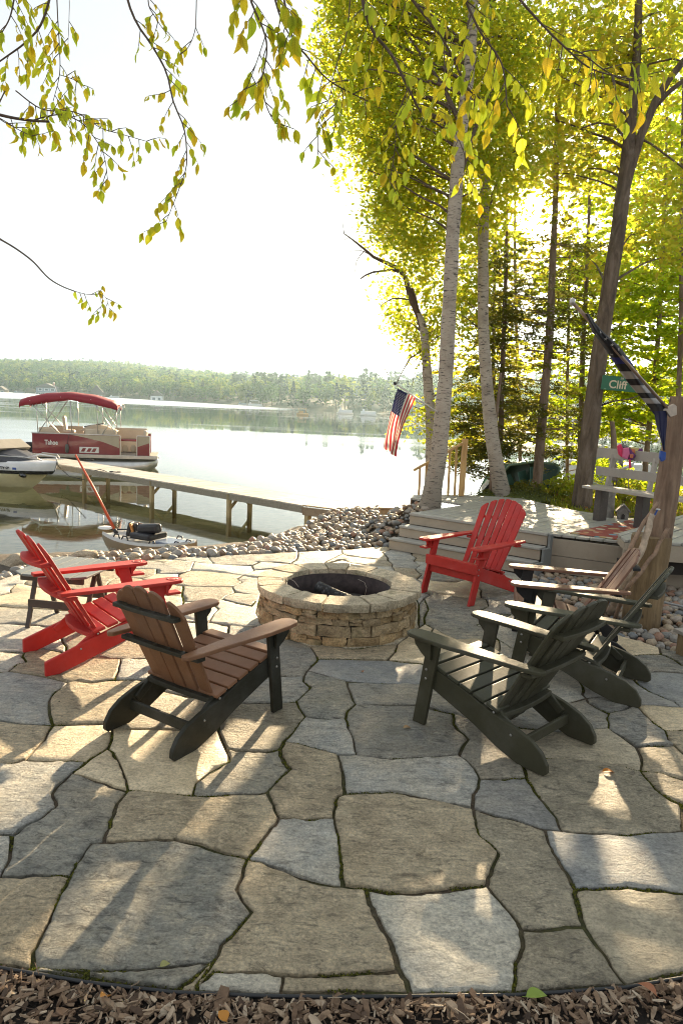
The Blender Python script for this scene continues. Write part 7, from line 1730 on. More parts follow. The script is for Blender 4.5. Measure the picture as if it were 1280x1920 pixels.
# ------------------------------------------------------------ single fallen leaves
def beech_leaf(L=0.08, W=0.042, curl=0.2, n=6):
    b = MB(); V = []
    for i in range(n + 1):
        t = i / n; w = W * (math.sin(PI * min(1, t * 1.0)) ** 0.8) * (1.1 - 0.45 * t) * (1 if 0 < i < n else 0); z = -curl * L * (t - .3) ** 2
        V += [(-w, t * L, z + w * 0.35), (0, t * L, z), (w, t * L, z + w * 0.35)]
    F = []
    for i in range(n):
        a = i * 3
        F += [(a, a + 1, a + 4, a + 3), (a + 1, a + 2, a + 5, a + 4)]
    F = [tuple(dict.fromkeys(f)) for f in F]
    b.add(V, F, 0, True); b.add([(-.0008, -L * .18, .002), (.0008, -L * .18, .002), (.0008, 0.002, 0), (-.0008, .002, 0)], [(0, 1, 2, 3)])
    return b
def fallen(px, py, z, L, W, col, rz, label, tilt=(0.1, 0.0), curl=.5):
    p = on(px, py, z); M = m_leaf('fallen_leaf_' + str(px), [col, tuple(min(1, k * 1.2) for k in col)], [col, col], .25, .6)
    o = beech_leaf(L, W, curl).build('fallen_leaf', M, None, 0, (p.x, p.y, z), (tilt[0], tilt[1], rz)); tag(o, label, 'leaf')
fallen(985, 1868, 0.012, 0.075, 0.024, (0.22, 0.30, 0.05), -1.35, 'fresh green leaf lying on the plastic edging at the front')
fallen(1232, 1868, 0.022, 0.062, 0.026, (0.33, 0.13, 0.06), 1.1, 'orange-brown dead leaf on the wood chips at the lower right', (0.5, .2))
fallen(300, 1812, 0.006, 0.034, 0.016, (0.30, 0.29, 0.11), -1.0, 'small yellow-green leaf on the large blue stone at the front left')
fallen(1128, 1446, 0.008, 0.07, 0.022, (0.45, 0.17, 0.02), -1.5, 'orange curled leaf on the dark stone behind the nearest green chair')
fallen(755, 1364, 0.008, 0.05, 0.02, (0.38, 0.24, 0.12), -1.4, 'tan dead leaf on the rough blue stone between the chairs')
fallen(680, 1260, 0.006, 0.03, 0.016, (0.30, 0.15, 0.08), 0.4, 'small brown leaf on the blue stone in front of the fire pit')
fallen(203, 1868, 0.015, 0.045, 0.018, (0.55, 0.24, 0.05), 2.8, 'orange leaf standing among the wood chips at the lower left', (0.9, 0))
fallen(425, 1915, 0.015, 0.04, 0.02, (0.50, 0.22, 0.04), 0.8, 'bright orange leaf at the bottom edge left of the middle', (0.4, 0))
fallen(112, 1316, 0.004, 0.016, 0.008, (0.05, 0.03, 0.02), 0.8, 'tiny dark leaf scrap on the tan stone behind the brown chair')
# ------------------------------------------------------------ trees of the near shore
def m_birch(name):
    M = MT(name); P = M.coord(); s1 = M.noise(3.2, 5, 0.6, M.vec((3.2, 3.2, 17))); s2 = M.noise(2.0, 6, 0.7, M.vec((1.2, 1.2, 2.0))); f = M.noise(30, 5, 0.7, M.vec((1, 1, 3)))
    base = M.ramp(s2, [(0.3, (0.50, 0.43, 0.34)), (0.5, (0.42, 0.36, 0.28)), (0.72, (0.25, 0.205, 0.155))])
    base = M.mix(M.maprange(f, 0.5, 0.75, 0, .5), base, (0.20, 0.16, 0.12))
    base = M.mix(M.ramp(s1, [(0.56, 0.0), (0.62, 0.9)]), base, (0.045, 0.034, 0.028))
    sep = M.n('ShaderNodeSeparateXYZ'); M.l(P, sep.inputs[0]); low = M.maprange(M.math('ADD', sep.outputs['Z'], M.math('MULTIPLY', s2, 1.2)), 0.5, 1.5, 0.75, 0)
    base = M.mix(low, base, (0.11, 0.095, 0.07)); M.base(base); M.rough(0.8); M.bump(M.math('ADD', s1, f), 0.5, 0.01); return M.m
M_BIRCH = m_birch('birch_bark')
def m_bark(name, c0, c1, c2, sc=1.0):
    M = MT(name); v = M.vor(9 * sc, M.vec((1, 1, 0.28)), 'DISTANCE_TO_EDGE') if False else M.noise(6 * sc, 8, 0.7, M.vec((1.6, 1.6, 0.35)), 0.8); n = M.noise(2, 5, .6)
    c = M.ramp(v, [(0.32, c0), (0.5, c1), (0.72, c2)]); c = M.mix(M.maprange(n, .45, .7, 0, .4), c, c0); M.base(c); M.rough(.9); M.bump(v, 1.0, .03); return M.m
M_OAK = m_bark('oak_bark', (0.055, 0.038, 0.028), (0.14, 0.10, 0.064), (0.25, 0.19, 0.145)); M_HEMB = m_bark('hemlock_bark', (0.12, 0.08, 0.052), (0.25, 0.175, 0.12), (0.37, 0.28, 0.20))
M_TWIG = m_plain('twig_bark', (0.12, 0.085, 0.06), 0.85, 0, .3, 0)
L_BIRCH = m_leaf('birch_leaf', [(0.05, 0.08, 0.014), (0.08, 0.115, 0.016), (0.12, 0.13, 0.02)], [(0.46, 0.60, 0.04), (0.62, 0.68, 0.04), (0.82, 0.68, 0.05)], 0.74, 0.45)
L_MAPLE = m_leaf('maple_leaf', [(0.05, 0.09, 0.010), (0.09, 0.13, 0.014), (0.13, 0.15, 0.016)], [(0.50, 0.70, 0.03), (0.64, 0.76, 0.03), (0.78, 0.76, 0.04)], 0.76, 0.5)
L_OAK = m_leaf('oak_leaf', [(0.045, 0.075, 0.012), (0.08, 0.10, 0.014), (0.12, 0.11, 0.02)], [(0.50, 0.62, 0.04), (0.66, 0.68, 0.05), (0.82, 0.64, 0.06)], 0.74, 0.5)
L_HEM = m_leaf('hemlock_needles', [(0.028, 0.045, 0.012), (0.05, 0.065, 0.016), (0.085, 0.075, 0.02)], [(0.17, 0.22, 0.02), (0.30, 0.30, 0.03), (0.44, 0.34, 0.04)], 0.52, 0.6)
rs = np.random.RandomState(2024)
def curve_pts(a, b, sag, n=6, wig=0.03):
    a, b = Vector(a), Vector(b); L = (b - a).length; out = []
    for i in range(n + 1):
        t = i / n; p = a.lerp(b, t); p.z += sag * 4 * t * (1 - t) * L; p += noise.noise_vector(p * 1.7) * wig * L * (t * (1 - t) * 4) ** .5; out.append(p)
    return out
# gaps in the crowns where the low sun reaches the patio, as the photograph's light patches show
BEAMS = [on(x, y, z) for x, y, z in ((880, 1800, 0), (900, 1740, 0), (860, 1690, 0), (345, 1625, 0), (430, 1530, 0), (240, 1330, 0), (150, 1400, 0), (330, 1260, 0), (60, 1450, 0), (120, 1330, 0), (20, 1560, 0), (1100, 1490, 0), (1130, 1530, 0), (1180, 1580, 0), (1260, 1650, 0),
    (760, 1300, 0), (1180, 1240, 0), (1210, 1290, 0), (1250, 1440, 0), (960, 1350, 0), (560, 1130, .36), (480, 1200, .55), (680, 1060, 0), (750, 1050, 0), (860, 1120, 0), (410, 1330, 0), (300, 1440, 0), (200, 1500, 0), (560, 1330, 0))]
BA = np.array([tuple(b) for b in BEAMS]); SV = np.array(tuple(SUN))
def in_beam(q, r=0.24):
    d = np.array(q) - BA; t = d @ SV; w = d - t[:, None] * SV
    return bool(((t > 0) & ((w ** 2).sum(1) < r * r)).any())
class Tree:
    def __init__(s, name, label, cat, pts, rad, bark, leafmat, nseg=20, amp=0.01, group=None):
        s.base = Vector(pts[0]); s.t = thing(name, label, cat, s.base, group=group); s.leafmat = leafmat; s.bark = bark
        s.pts = [Vector(p) for p in pts]; s.rad = rad
        # resample trunk
        N = max(8, int((s.pts[-1] - s.pts[0]).length / 0.22)); tp, tr = [], []
        for i in range(N + 1):
            t = i / N * (len(s.pts) - 1); a = min(int(t), len(s.pts) - 2); u = t - a
            p0 = s.pts[max(a - 1, 0)]; p1 = s.pts[a]; p2 = s.pts[a + 1]; p3 = s.pts[min(a + 2, len(s.pts) - 1)]
            q = 0.5 * ((2 * p1) + (p2 - p0) * u + (2 * p0 - 5 * p1 + 4 * p2 - p3) * u * u + (3 * p1 - p0 - 3 * p2 + p3) * u ** 3)
            tp.append(q - s.base); tr.append(rad[a] + (rad[a + 1] - rad[a]) * u)
        s.tp = [p + s.base for p in tp]
        b = MB(); n = nseg; V = []
        for i, p in enumerate(tp):
            fl = max(0, 0.35 - (p.z - tp[0].z)) * 0.55
            for j in range(n):
                a = 2 * PI * j / n; r = tr[i] * (1 + fl + 0.05 * noise.noise(Vector((math.cos(a) * 1.5, math.sin(a) * 1.5, p.z * 1.3 + s.base.x * 7)))) + amp * noise.noise(Vector((math.cos(a) * 4, math.sin(a) * 4, p.z * 2.4)))
                V.append((p.x + r * math.cos(a), p.y + r * math.sin(a), p.z))
        b.add(V, [(i * n + j, i * n + (j + 1) % n, (i + 1) * n + (j + 1) % n, (i + 1) * n + j) for i in range(len(tp) - 1) for j in range(n)], 0, True)
        b.build('trunk', bark, s.t)
        s.limbs = MB(); s.L = []; s.N = 0
    def limb(s, pts, r0, r1, n=8):
        k = len(pts); s.limbs.tube([Vector(p) - s.base for p in pts], [r0 + (r1 - r0) * i / (k - 1) for i in range(k)], n)
    def nearest(s, c, lift=0.45):
        best = None
        for p in s.tp:
            h = math.hypot(p.x - c.x, p.y - c.y); d = abs(p.z - (c.z - lift * h))
            if best is None or d < best[0]: best = (d, p)
        return best[1]
    def blob(s, c, rad, n, kind='broad', size=0.05, per=34, spread=0.26, hole=None, br=24, lift=.45):
        c = Vector(c); n = int(n * 0.74)
        for i in range(n):
            u = rs.normal(size=3); u /= np.linalg.norm(u); u *= rs.uniform() ** 0.42
            q = c + Vector((u[0] * rad[0], u[1] * rad[1], u[2] * rad[2]))
            if kind == 'flat': q.z = q.z + 0.35 * (round(q.z / 0.4) * 0.4 - q.z) + rs.normal() * 0.05 - 0.10 * (q - c).length
            if hole is not None:
                h = (q - Vector((0, 0, CAM_H))).normalized()
                if h.dot(SUN) > math.cos(math.radians(hole)) : continue
            if in_beam(q): continue
            k = int(per * rs.uniform(.6, 1.3))
            if kind == 'flat':
                a = rs.uniform(0, 6.28); t = rs.uniform(0, 1, k); w = rs.normal(size=k) * .10 * (1.1 - t); p = np.stack([t * spread * 1.7 * math.cos(a) - w * math.sin(a), t * spread * 1.7 * math.sin(a) + w * math.cos(a), rs.normal(size=k) * .015 - t * t * .10], 1)
            else:
                v = rs.normal(size=(k, 3)); p = v * [spread * .55, spread * .55, spread * .42]; p[:, 2] -= 0.05
            s.L.append(p + np.array(q))
            if i % br == 0:
                a_ = s.nearest(q, lift); L = (q - a_).length
                if 0.25 < L < 2.6 and (a_ - s.tp[-1]).length > .3: s.limb(curve_pts(a_, q, 0.05 if kind != 'flat' else -0.02), 0.006 + 0.009 * min(L, 3), 0.003, 5)
    def done(s, size, up=0.35, aspect=1.5):
        if s.limbs.v: tag(s.limbs.build('branches', M_TWIG if s.bark is M_BIRCH else s.bark, s.t), kind='stuff')
        if s.L:
            C = np.concatenate(s.L) - np.array(s.base); V, F = leaf_cards(C, size, rs, aspect, up)
            tag(link('foliage', np_mesh('foliage', V, F, s.leafmat), s.t), kind='stuff')
def E(px, py, Y, rx, ry, rd): 
    c = at(px, py, Y); k = Y / F_PX; return c, (rx * k, rd, ry * k)
# white birch with the flag, left of the deck
Yb = 10.3
P_ = [at(x, y, Yb) for x, y in ((804, 955), (812, 910), (822, 850), (835, 700), (843, 550), (851, 400), (862, 260), (880, 120), (890, -60), (905, -300))]
P_[0].z = 0.30
T = Tree('birch_tree', 'big leaning birch trunk with dark scarred white bark beside the stairs, holding the US flag', 'tree', P_, [0.150, 0.135, 0.122, 0.105, 0.098, 0.092, 0.085, 0.075, 0.06, 0.03], M_BIRCH, L_BIRCH, 24, 0.012)
T.limb(curve_pts(at(858, 330, Yb), at(930, 150, Yb + .6), 0.03), 0.05, 0.02); T.limb(curve_pts(at(868, 240, Yb), at(760, 60, Yb + .2), 0.03), 0.04, 0.012); T.limb(curve_pts(at(875, 180, Yb), at(690, 130, Yb), 0.03), 0.03, 0.008)
for a in ((720, 60, 11, 120, 130, 1.0, 260), (650, 60, 11, 65, 110, .6, 110), (850, 60, 11.2, 140, 140, 1.2, 300), (800, 230, 11, 130, 110, 1.0, 260), (700, 210, 11, 70, 90, .7, 130), (660, 320, 11, 22, 26, .3, 5), (730, 300, 11, 60, 60, .6, 70), (900, 300, 11.5, 100, 130, 1.0, 190), (745, 370, 11.2, 62, 90, .6, 120), (800, 420, 11.2, 80, 100, .8, 130), (700, 0, 11, 90, 120, .8, 100), (960, 60, 11.5, 90, 140, 1., 120)):
    T.blob(*E(*a[:6]), a[6], hole=1.5)
T.done(0.052)
# slender double birch behind it with a dead top
Yt = 12.4
P_ = [at(x, y, Yt) for x, y in ((806, 930), (808, 860), (806, 780), (800, 690), (794, 620), (784, 588))]; P_[0].z = -0.3
T = Tree('birch_tree', 'slender birch behind the big one with a bare dead top bending left', 'tree', P_, [0.11, 0.10, 0.092, 0.080, 0.070, 0.055], M_BIRCH, L_BIRCH, 16, .008)
dead = MB()
def dl(pp, r0, r1, Y=Yt):
    q = [at(x, y, Y) for x, y in pp]; k = len(q); T.limb(q, r0, r1, 8)
dl(((786, 595), (770, 560), (760, 522), (748, 504), (722, 492), (700, 482), (684, 468), (664, 452), (645, 438)), 0.055, 0.010)
dl(((797, 640), (785, 600), (778, 560), (772, 540)), 0.05, 0.02)
dl(((748, 510), (735, 506), (718, 508), (700, 510), (685, 516), (675, 523)), 0.024, 0.012)
dl(((684, 470), (677, 476), (668, 490), (665, 510), (656, 530)), 0.010, 0.003); dl(((690, 476), (678, 470), (664, 470), (650, 473)), 0.008, 0.003); dl(((645, 438), (643, 425), (641, 405)), 0.008, 0.002); dl(((652, 446), (645, 450), (640, 456)), 0.006, 0.002); dl(((645, 438), (638, 442), (632, 444)), 0.005, 0.002)
dl(((770, 562), (750, 560), (735, 560), (720, 568), (712, 575)), 0.016, 0.006); dl(((690, 468), (691, 440), (690, 410)), 0.006, 0.002)
dl(((728, 703), (720, 690), (706, 680)), 0.01, 0.004); dl(((795, 655), (768, 672), (752, 700), (742, 722)), 0.018, 0.006); dl(((797, 660), (780, 690), (770, 730)), 0.012, 0.004)
for a in ((765, 420, 12.9, 55, 60, .4, 55), (722, 405, 12.9, 26, 45, .3, 14), (790, 490, 13.1, 55, 60, .4, 70), (735, 545, 13.0, 34, 30, .3, 16), (790, 610, 13.1, 55, 60, .4, 60), (742, 600, 13.0, 30, 34, .3, 18), (790, 700, 12.4, 55, 60, .5, 60), (750, 690, 12.3, 34, 36, .35, 20), (780, 780, 12.4, 40, 40, .4, 16), (835, 620, 12.8, 60, 90, .6, 60), (850, 740, 12.9, 50, 70, .6, 36), (720, 455, 13, 16, 16, .2, 4)):
    T.blob(*E(*a[:6]), a[6], per=30, br=4)
T.done(0.055)
# second white birch, behind the deck
Y2 = 11.75
P_ = [at(x, y, Y2) for x, y in ((945, 935), (932, 880), (922, 820), (912, 720), (906, 620), (905, 500), (906, 400), (912, 250), (920, 60), (925, -200))]; P_[0].z = 0.32
T = Tree('birch_tree', 'white birch with peeling bark rising from a mossy mound behind the deck', 'tree', P_, [0.155, 0.130, 0.115, 0.10, 0.09, 0.085, 0.08, 0.07, 0.06, 0.04], M_BIRCH, L_BIRCH, 22, .01)
T.limb(curve_pts(at(906, 420, Y2), at(960, 250, Y2 + .4), .03), .035, .012)
for a in ((930, 160, 12.2, 110, 150, 1.0, 190), (900, 420, 12.3, 70, 90, .8, 90), (960, 300, 12.4, 70, 90, .8, 90), (870, 560, 12.4, 45, 80, .6, 50)):
    T.blob(*E(*a[:6]), a[6], hole=1.5)
T.done(0.052)
# small trunk by it
P_ = [at(x, y, 11.9) for x, y in ((921, 945), (922, 900), (923, 840), (930, 780), (938, 700))]; P_[0].z = .3
T = Tree('sapling', 'thin brown sapling trunk close to the left of the white birch base', 'tree', P_, [.05, .045, .04, .03, .02], M_HEMB, L_HEM, 10, .004); T.done(.03)
# hemlocks
def hemlock(label, pp, Y, rad, blobs, z0=.25, n_=14, per=46, sz=0.034):
    P_ = [at(x, y, Y) for x, y in pp]; P_[0].z = z0; T = Tree('hemlock_tree', label, 'tree', P_, rad, M_HEMB, L_HEM, n_, .008, None)
    for a in blobs: T.blob(*E(*a[:6]), int(a[6] * 1.6), kind='flat', per=per, spread=.24, hole=1.4, br=5, lift=0.1)
    T.done(sz, up=1.6, aspect=1.9); return T
hemlock('dark hemlock trunk in front of the green rowing boat, left of the forked tree', ((1004, 935), (1010, 860), (1016, 780), (1028, 650), (1034, 520), (1040, 380), (1044, 200), (1046, 60)), 12.9, [.095, .088, .082, .072, .062, .05, .04, .03],
        ((1000, 560, 13, 95, 60, 1.0, 85), (1010, 660, 13, 95, 70, 1.0, 120), (1010, 770, 13, 90, 60, 1.0, 120), (1040, 440, 13.2, 80, 60, .9, 55), (1050, 850, 13.3, 45, 25, .6, 26), (1060, 300, 13.2, 70, 70, .8, 40)))
hemlock('hemlock with drooping layered boughs between the two white birches', ((935, 930), (937, 840), (940, 740), (944, 620), (948, 500), (950, 380)), 13.4, [.06, .055, .05, .042, .034, .02],
        ((895, 700, 13.2, 60, 60, .8, 95), (890, 790, 13.0, 55, 50, .8, 100), (885, 850, 12.9, 50, 30, .7, 60), (930, 600, 13.4, 60, 60, .8, 75), (960, 720, 13.4, 60, 60, .8, 80), (950, 820, 13.2, 50, 45, .7, 60), (900, 880, 12.8, 30, 14, .4, 16), (925, 500, 13.4, 45, 50, .6, 40)))
hemlock('thin hemlock left of the forked tree, its needles browned', ((1085, 930), (1088, 800), (1092, 650), (1100, 500), (1104, 380), (1108, 240)), 15.2, [.07, .06, .05, .04, .03, .02],
        ((1080, 600, 15, 60, 60, .9, 70), (1075, 700, 15, 55, 60, .9, 70), (1080, 800, 15, 45, 45, .9, 45), (1090, 490, 15, 55, 60, .9, 50)))
# forked big tree
Yk = 11.3
P_ = [at(x, y, Yk) for x, y in ((1088, 965), (1094, 900), (1103, 830), (1118, 700), (1138, 560), (1158, 430), (1172, 320), (1184, 200), (1194, 80), (1198, -80))]; P_[0].z = .28
T = Tree('oak_tree', 'tall forked tree with furrowed brown bark carrying the street sign', 'tree', P_, [.155, .145, .138, .125, .115, .108, .095, .075, .06, .04], M_OAK, L_OAK, 22, .016)
T.limb([at(x, y, Yk) for x, y in ((1166, 375), (1180, 320), (1200, 255), (1228, 190), (1252, 150), (1300, 90))], .075, .045, 12)
T.limb([at(x, y, Yk) for x, y in ((1222, 205), (1250, 175), (1300, 135))], .04, .03, 8)
T.limb([at(x, y, Yk) for x, y in ((1168, 255), (1150, 235), (1120, 230), (1090, 240))], .022, .010, 8)
T.limb([at(x, y, Yk) for x, y in ((1126, 760), (1150, 752), (1180, 748), (1200, 740))], .018, .006, 8)
T.limb([at(x, y, Yk) for x, y in ((1185, 190), (1215, 120), (1260, 110), (1290, 118))], .02, .012, 8)
T.limb([at(x, y, Yk) for x, y in ((1180, 250), (1220, 270), (1260, 300), (1300, 330))], .02, .012, 8)
for a in ((1050, 120, 12, 130, 120, 1.2, 150), (1130, 60, 12, 120, 110, 1.2, 120), (1220, 90, 12, 110, 130, 1.2, 130), (1090, 270, 12.3, 90, 70, 1.0, 70), (1230, 300, 12.3, 80, 90, 1.0, 85), (1240, 430, 12.6, 70, 70, 1.0, 60), (1060, 360, 13, 60, 60, .8, 26), (1150, 470, 13, 60, 70, .9, 30)):
    T.blob(*E(*a[:6]), a[6], size=.08, per=22, spread=.34, hole=1.6)
T.done(0.075)
# maple at the right with bright leaves
def maple(label, pp, Y, rad, blobs, z0=.2, sz=.085, mat=None):
    P_ = [at(x, y, Y) for x, y in pp]; P_[0].z = z0; T = Tree('maple_tree', label, 'tree', P_, rad, M_HEMB, mat or L_MAPLE, 12, .008)
    for a in blobs: T.blob(*E(*a[:6]), a[6], kind='flat', per=26, spread=.32, hole=1.4, br=9, lift=.25)
    T.done(sz, up=1.0, aspect=1.25); return T
maple('bright yellow-green maple behind the bench', ((1208, 900), (1212, 840), (1222, 740), (1232, 640), (1240, 500), (1246, 350), (1250, 200)), 14.6, [.06, .055, .05, .045, .04, .03, .02],
      ((1180, 780, 14.6, 70, 45, .9, 150), (1150, 720, 14.6, 60, 50, .9, 100), (1230, 700, 14.6, 80, 60, 1., 150), (1200, 620, 14.7, 100, 60, 1., 150), (1170, 540, 14.8, 70, 60, 1., 90), (1250, 560, 14.8, 70, 60, 1., 110), (1230, 470, 15, 90, 60, 1., 90), (1250, 380, 15, 80, 60, 1., 70)))
maple('thin maple whose trunk stands at the right edge of the picture', ((1272, 880), (1270, 760), (1276, 600), (1276, 450), (1278, 300), (1280, 150)), 13.2, [.055, .05, .042, .036, .03, .02],
      ((1290, 640, 13.4, 60, 80, .9, 60), (1290, 480, 13.4, 60, 80, .9, 60), (1260, 250, 13.6, 80, 80, 1., 70)))
maple('pale leafy tree far behind the hemlocks', ((975, 900), (970, 700), (965, 500), (965, 300), (965, 150)), 19.0, [.05, .045, .04, .03, .02],
      ((960, 480, 19, 90, 90, 1.6, 90), (1050, 520, 19, 90, 90, 1.6, 90), (980, 300, 19, 110, 100, 1.8, 90), (1070, 250, 19, 100, 100, 1.8, 90), (1000, 120, 19, 130, 100, 1.8, 110), (960, 650, 19, 80, 80, 1.5, 60)), .1, .12, L_OAK)
maple('tall leafy tree in the background right of the forked tree', ((1150, 880), (1160, 700), (1165, 500), (1175, 300), (1180, 100)), 20.0, [.055, .05, .04, .03, .02],
      ((1120, 560, 20, 80, 90, 1.8, 90), (1200, 500, 20, 90, 100, 1.8, 110), (1130, 400, 20, 90, 90, 1.8, 90), (1230, 330, 20, 100, 100, 1.8, 110), (1150, 180, 20, 120, 110, 2., 120), (1250, 140, 20, 100, 110, 2., 90)), .1, .12)
maple('leafy tree in the background beyond the right edge trunk', ((1330, 880), (1330, 600), (1330, 300)), 18.0, [.12, .1, .06],
      ((1300, 700, 18, 80, 90, 1.6, 120), (1290, 500, 18, 80, 100, 1.6, 90), (1350, 350, 18, 110, 140, 2., 120), (1380, 650, 18, 90, 140, 2., 100)), .1, .11)
T = maple('leaning trunk with pale bark behind the left end of the bench', ((1160, 925), (1156, 895), (1148, 870), (1150, 830), (1146, 790)), 12.8, [.08, .075, .06, .05, .04], ())
maple('leafy tree standing behind the second birch, its crown filling the gap', ((930, 920), (926, 800), (925, 600), (930, 400)), 16.5, [.05, .045, .035, .02],
      ((890, 560, 16.5, 70, 90, 1.2, 150), (900, 700, 16.5, 70, 80, 1.2, 150), (880, 820, 16.3, 60, 50, 1., 90), (960, 620, 16.5, 70, 80, 1.2, 120), (970, 780, 16.5, 60, 60, 1., 90), (920, 430, 16.5, 70, 70, 1.2, 90)), .1, .10, L_OAK)
maple('young leafy tree between the dark hemlock and the forked tree', ((1062, 920), (1062, 800), (1065, 600), (1068, 450)), 17.5, [.045, .04, .03, .02],
      ((1060, 640, 17.5, 60, 90, 1.2, 130), (1050, 780, 17.5, 60, 60, 1., 110), (1075, 520, 17.5, 55, 60, 1.2, 80), (1110, 850, 16.5, 50, 26, .8, 30)), .1, .10)
# shrub, grass, ferns on the bank
def m_groundcover(): return m_leaf('grass_blade', [(0.07, 0.11, 0.012), (0.12, 0.15, 0.018), (0.20, 0.17, 0.03)], [(0.40, 0.50, 0.02), (0.55, 0.58, 0.03), (0.62, 0.50, 0.05)], .6, .5)
M_GRS = m_groundcover()
n = 52000; X = rs.uniform(2.2, 9.5, n); Y = rs.uniform(7.6, 18.5, n); Z = terrain(X, Y)
ok = (Z > -0.25) & ~((Y < 9.9 + (3.9 - X) * 0.9) & (X < 6.2)) & (Y > 7.6); ok &= ~((X < 3.4) & (Y < 11.9))
nz = np.array([noise.noise(Vector((x * 1.1, y * 1.1, 2))) for x, y in zip(X, Y)]); ok &= (rs.uniform(-.55, .75, n) < nz + .35)
X, Y, Z = X[ok], Y[ok], Z[ok]; n = len(X); h = rs.uniform(.03, .12, n) * (1 + np.clip(nz[ok], 0, 1) * 1.6); a = rs.uniform(0, 6.28, n); w = .008 + rs.uniform(0, .010, n); ln = rs.normal(size=(n, 2)) * .04
B0 = np.stack([X - w * np.cos(a), Y - w * np.sin(a), Z - .01], 1); B1 = np.stack([X + w * np.cos(a), Y + w * np.sin(a), Z - .01], 1); T1 = np.stack([X + ln[:, 0] + w * .2, Y + ln[:, 1], Z + h], 1); T0 = np.stack([X + ln[:, 0] - w * .2, Y + ln[:, 1], Z + h * .97], 1)
V = np.stack([B0, B1, T1, T0], 1).reshape(-1, 3); tag(link('grass', np_mesh('grass', V, np.arange(len(V)).reshape(-1, 4), M_GRS)), 'sunlit yellow-green grass on the bank behind the deck and bench', 'grass', kind='stuff')
n = 5200; X = rs.uniform(3.6, 8.5, n); Y = rs.uniform(9.0, 16.5, n); ok = ~((Y < 10.3 + (3.9 - X) * 0.9) & (X < 6)); X, Y = X[ok], Y[ok]; Z = terrain(X, Y) + rs.uniform(0.02, 0.10, len(X))
V, F = leaf_cards(np.stack([X, Y, Z], 1), .055, rs, 1.3, 1.2); M_LIT = m_leaf('ground_leaves', [(0.10, 0.14, 0.02), (0.22, 0.18, 0.03), (0.30, 0.12, 0.04), (0.12, 0.17, 0.02)], [(0.4, .45, .03), (.55, .4, .05), (.55, .2, .05), (.4, .5, .03)], .45)
tag(link('ground_cover', np_mesh('ground_cover', V, F, M_LIT)), 'low leafy plants and yellow fallen leaves behind the bench', 'plants', kind='stuff')
def shrub(label, px, py, Y, r, h, n_, sz, mat, name='shrub', z=None):
    p = at(px, py, Y); z0 = float(terrain(p.x, p.y)) if z is None else z; t = thing(name, label, 'shrub' if name == 'shrub' else name.replace('_', ' '), (p.x, p.y, z0))
    u = rs.normal(size=(n_, 3)); u /= np.linalg.norm(u, axis=1)[:, None]; u *= (rs.uniform(0, 1, n_) ** .4)[:, None]; C = u * [r, r, h * .5] + [0, 0, h * .55]
    V, F = leaf_cards(C, sz, rs, 1.6, .4); link('foliage', np_mesh('foliage', V, F, mat), t)['kind'] = 'stuff'
    b = MB()
    for i in range(9):
        e = C[rs.randint(n_)]; b.tube([(0, 0, -.03), tuple(e * .5 + [0, 0, .05]), tuple(e)], [.008, .005, .002], 5)
    b.build('stems', M_TWIG, t)
shrub('leafy green weed in front of the green rowing boat', 1040, 935, 12.6, .32, .36, 420, .05, M_GRS)
shrub('bright bush between the rowing boat and the forked tree', 1065, 930, 13.2, .40, .42, 600, .05, L_MAPLE)
shrub('fern-like tuft at the foot of the dark hemlock', 985, 930, 12.4, .28, .34, 420, .045, L_HEM)
shrub('yellow bush beyond the bench, left of the log post', 1215, 905, 13.0, .5, .5, 700, .055, L_MAPLE)
shrub('tall pale grass clump seen under the bench back', 1170, 905, 12.2, .35, .45, 520, .05, M_GRS)
shrub('yellowing bush on the shore behind the bench', 1140, 900, 15.5, .6, .7, 800, .06, L_MAPLE)
# mossy mound at the foot of the second birch
mm = MB(); k = 22; V = []
for i in range(7):
    r = .62 * i / 6
    for j in range(k):
        a = 2 * PI * j / k; x, y = r * 1.15 * math.cos(a), r * .7 * math.sin(a); V.append((x, y, .20 * (1 - (i / 6) ** 2) + .03 * noise.noise(Vector((x * 6, y * 6, 0)))))
mm.add(V, [(i * k + j, i * k + (j + 1) % k, (i + 1) * k + (j + 1) % k, (i + 1) * k + j) for i in range(6) for j in range(k)], 0, True)
p = at(965, 932, 11.9); M = MT('moss_mound'); n_ = M.noise(40, 6, .7, M.world()); M.base(M.ramp(n_, [(.3, (.03, .035, .008)), (.6, (.10, .12, .015)), (.8, (.22, .21, .04))])); M.rough(1); M.bump(n_, 1, .03)
mo = mm.build('moss_mound', M.m, None, 0, (p.x, p.y, .40)); tag(mo, 'green mossy earth mound at the foot of the white birch behind the deck', 'mound', kind='structure')
C = np.array([(p.x + rs.normal() * .35, p.y + rs.normal() * .2, 0) for _ in range(2600)]); C[:, 2] = .42 + .20 * np.clip(1 - ((C[:, 0] - p.x) / .72) ** 2 - ((C[:, 1] - p.y) / .44) ** 2, 0, 1); V, F = leaf_cards(C, .02, rs, 1.6, .5)
tag(link('mound_moss', np_mesh('mound_moss', V, F, M_MOSS)), 'mossy tufts covering the mound below the birch', 'moss', kind='stuff')

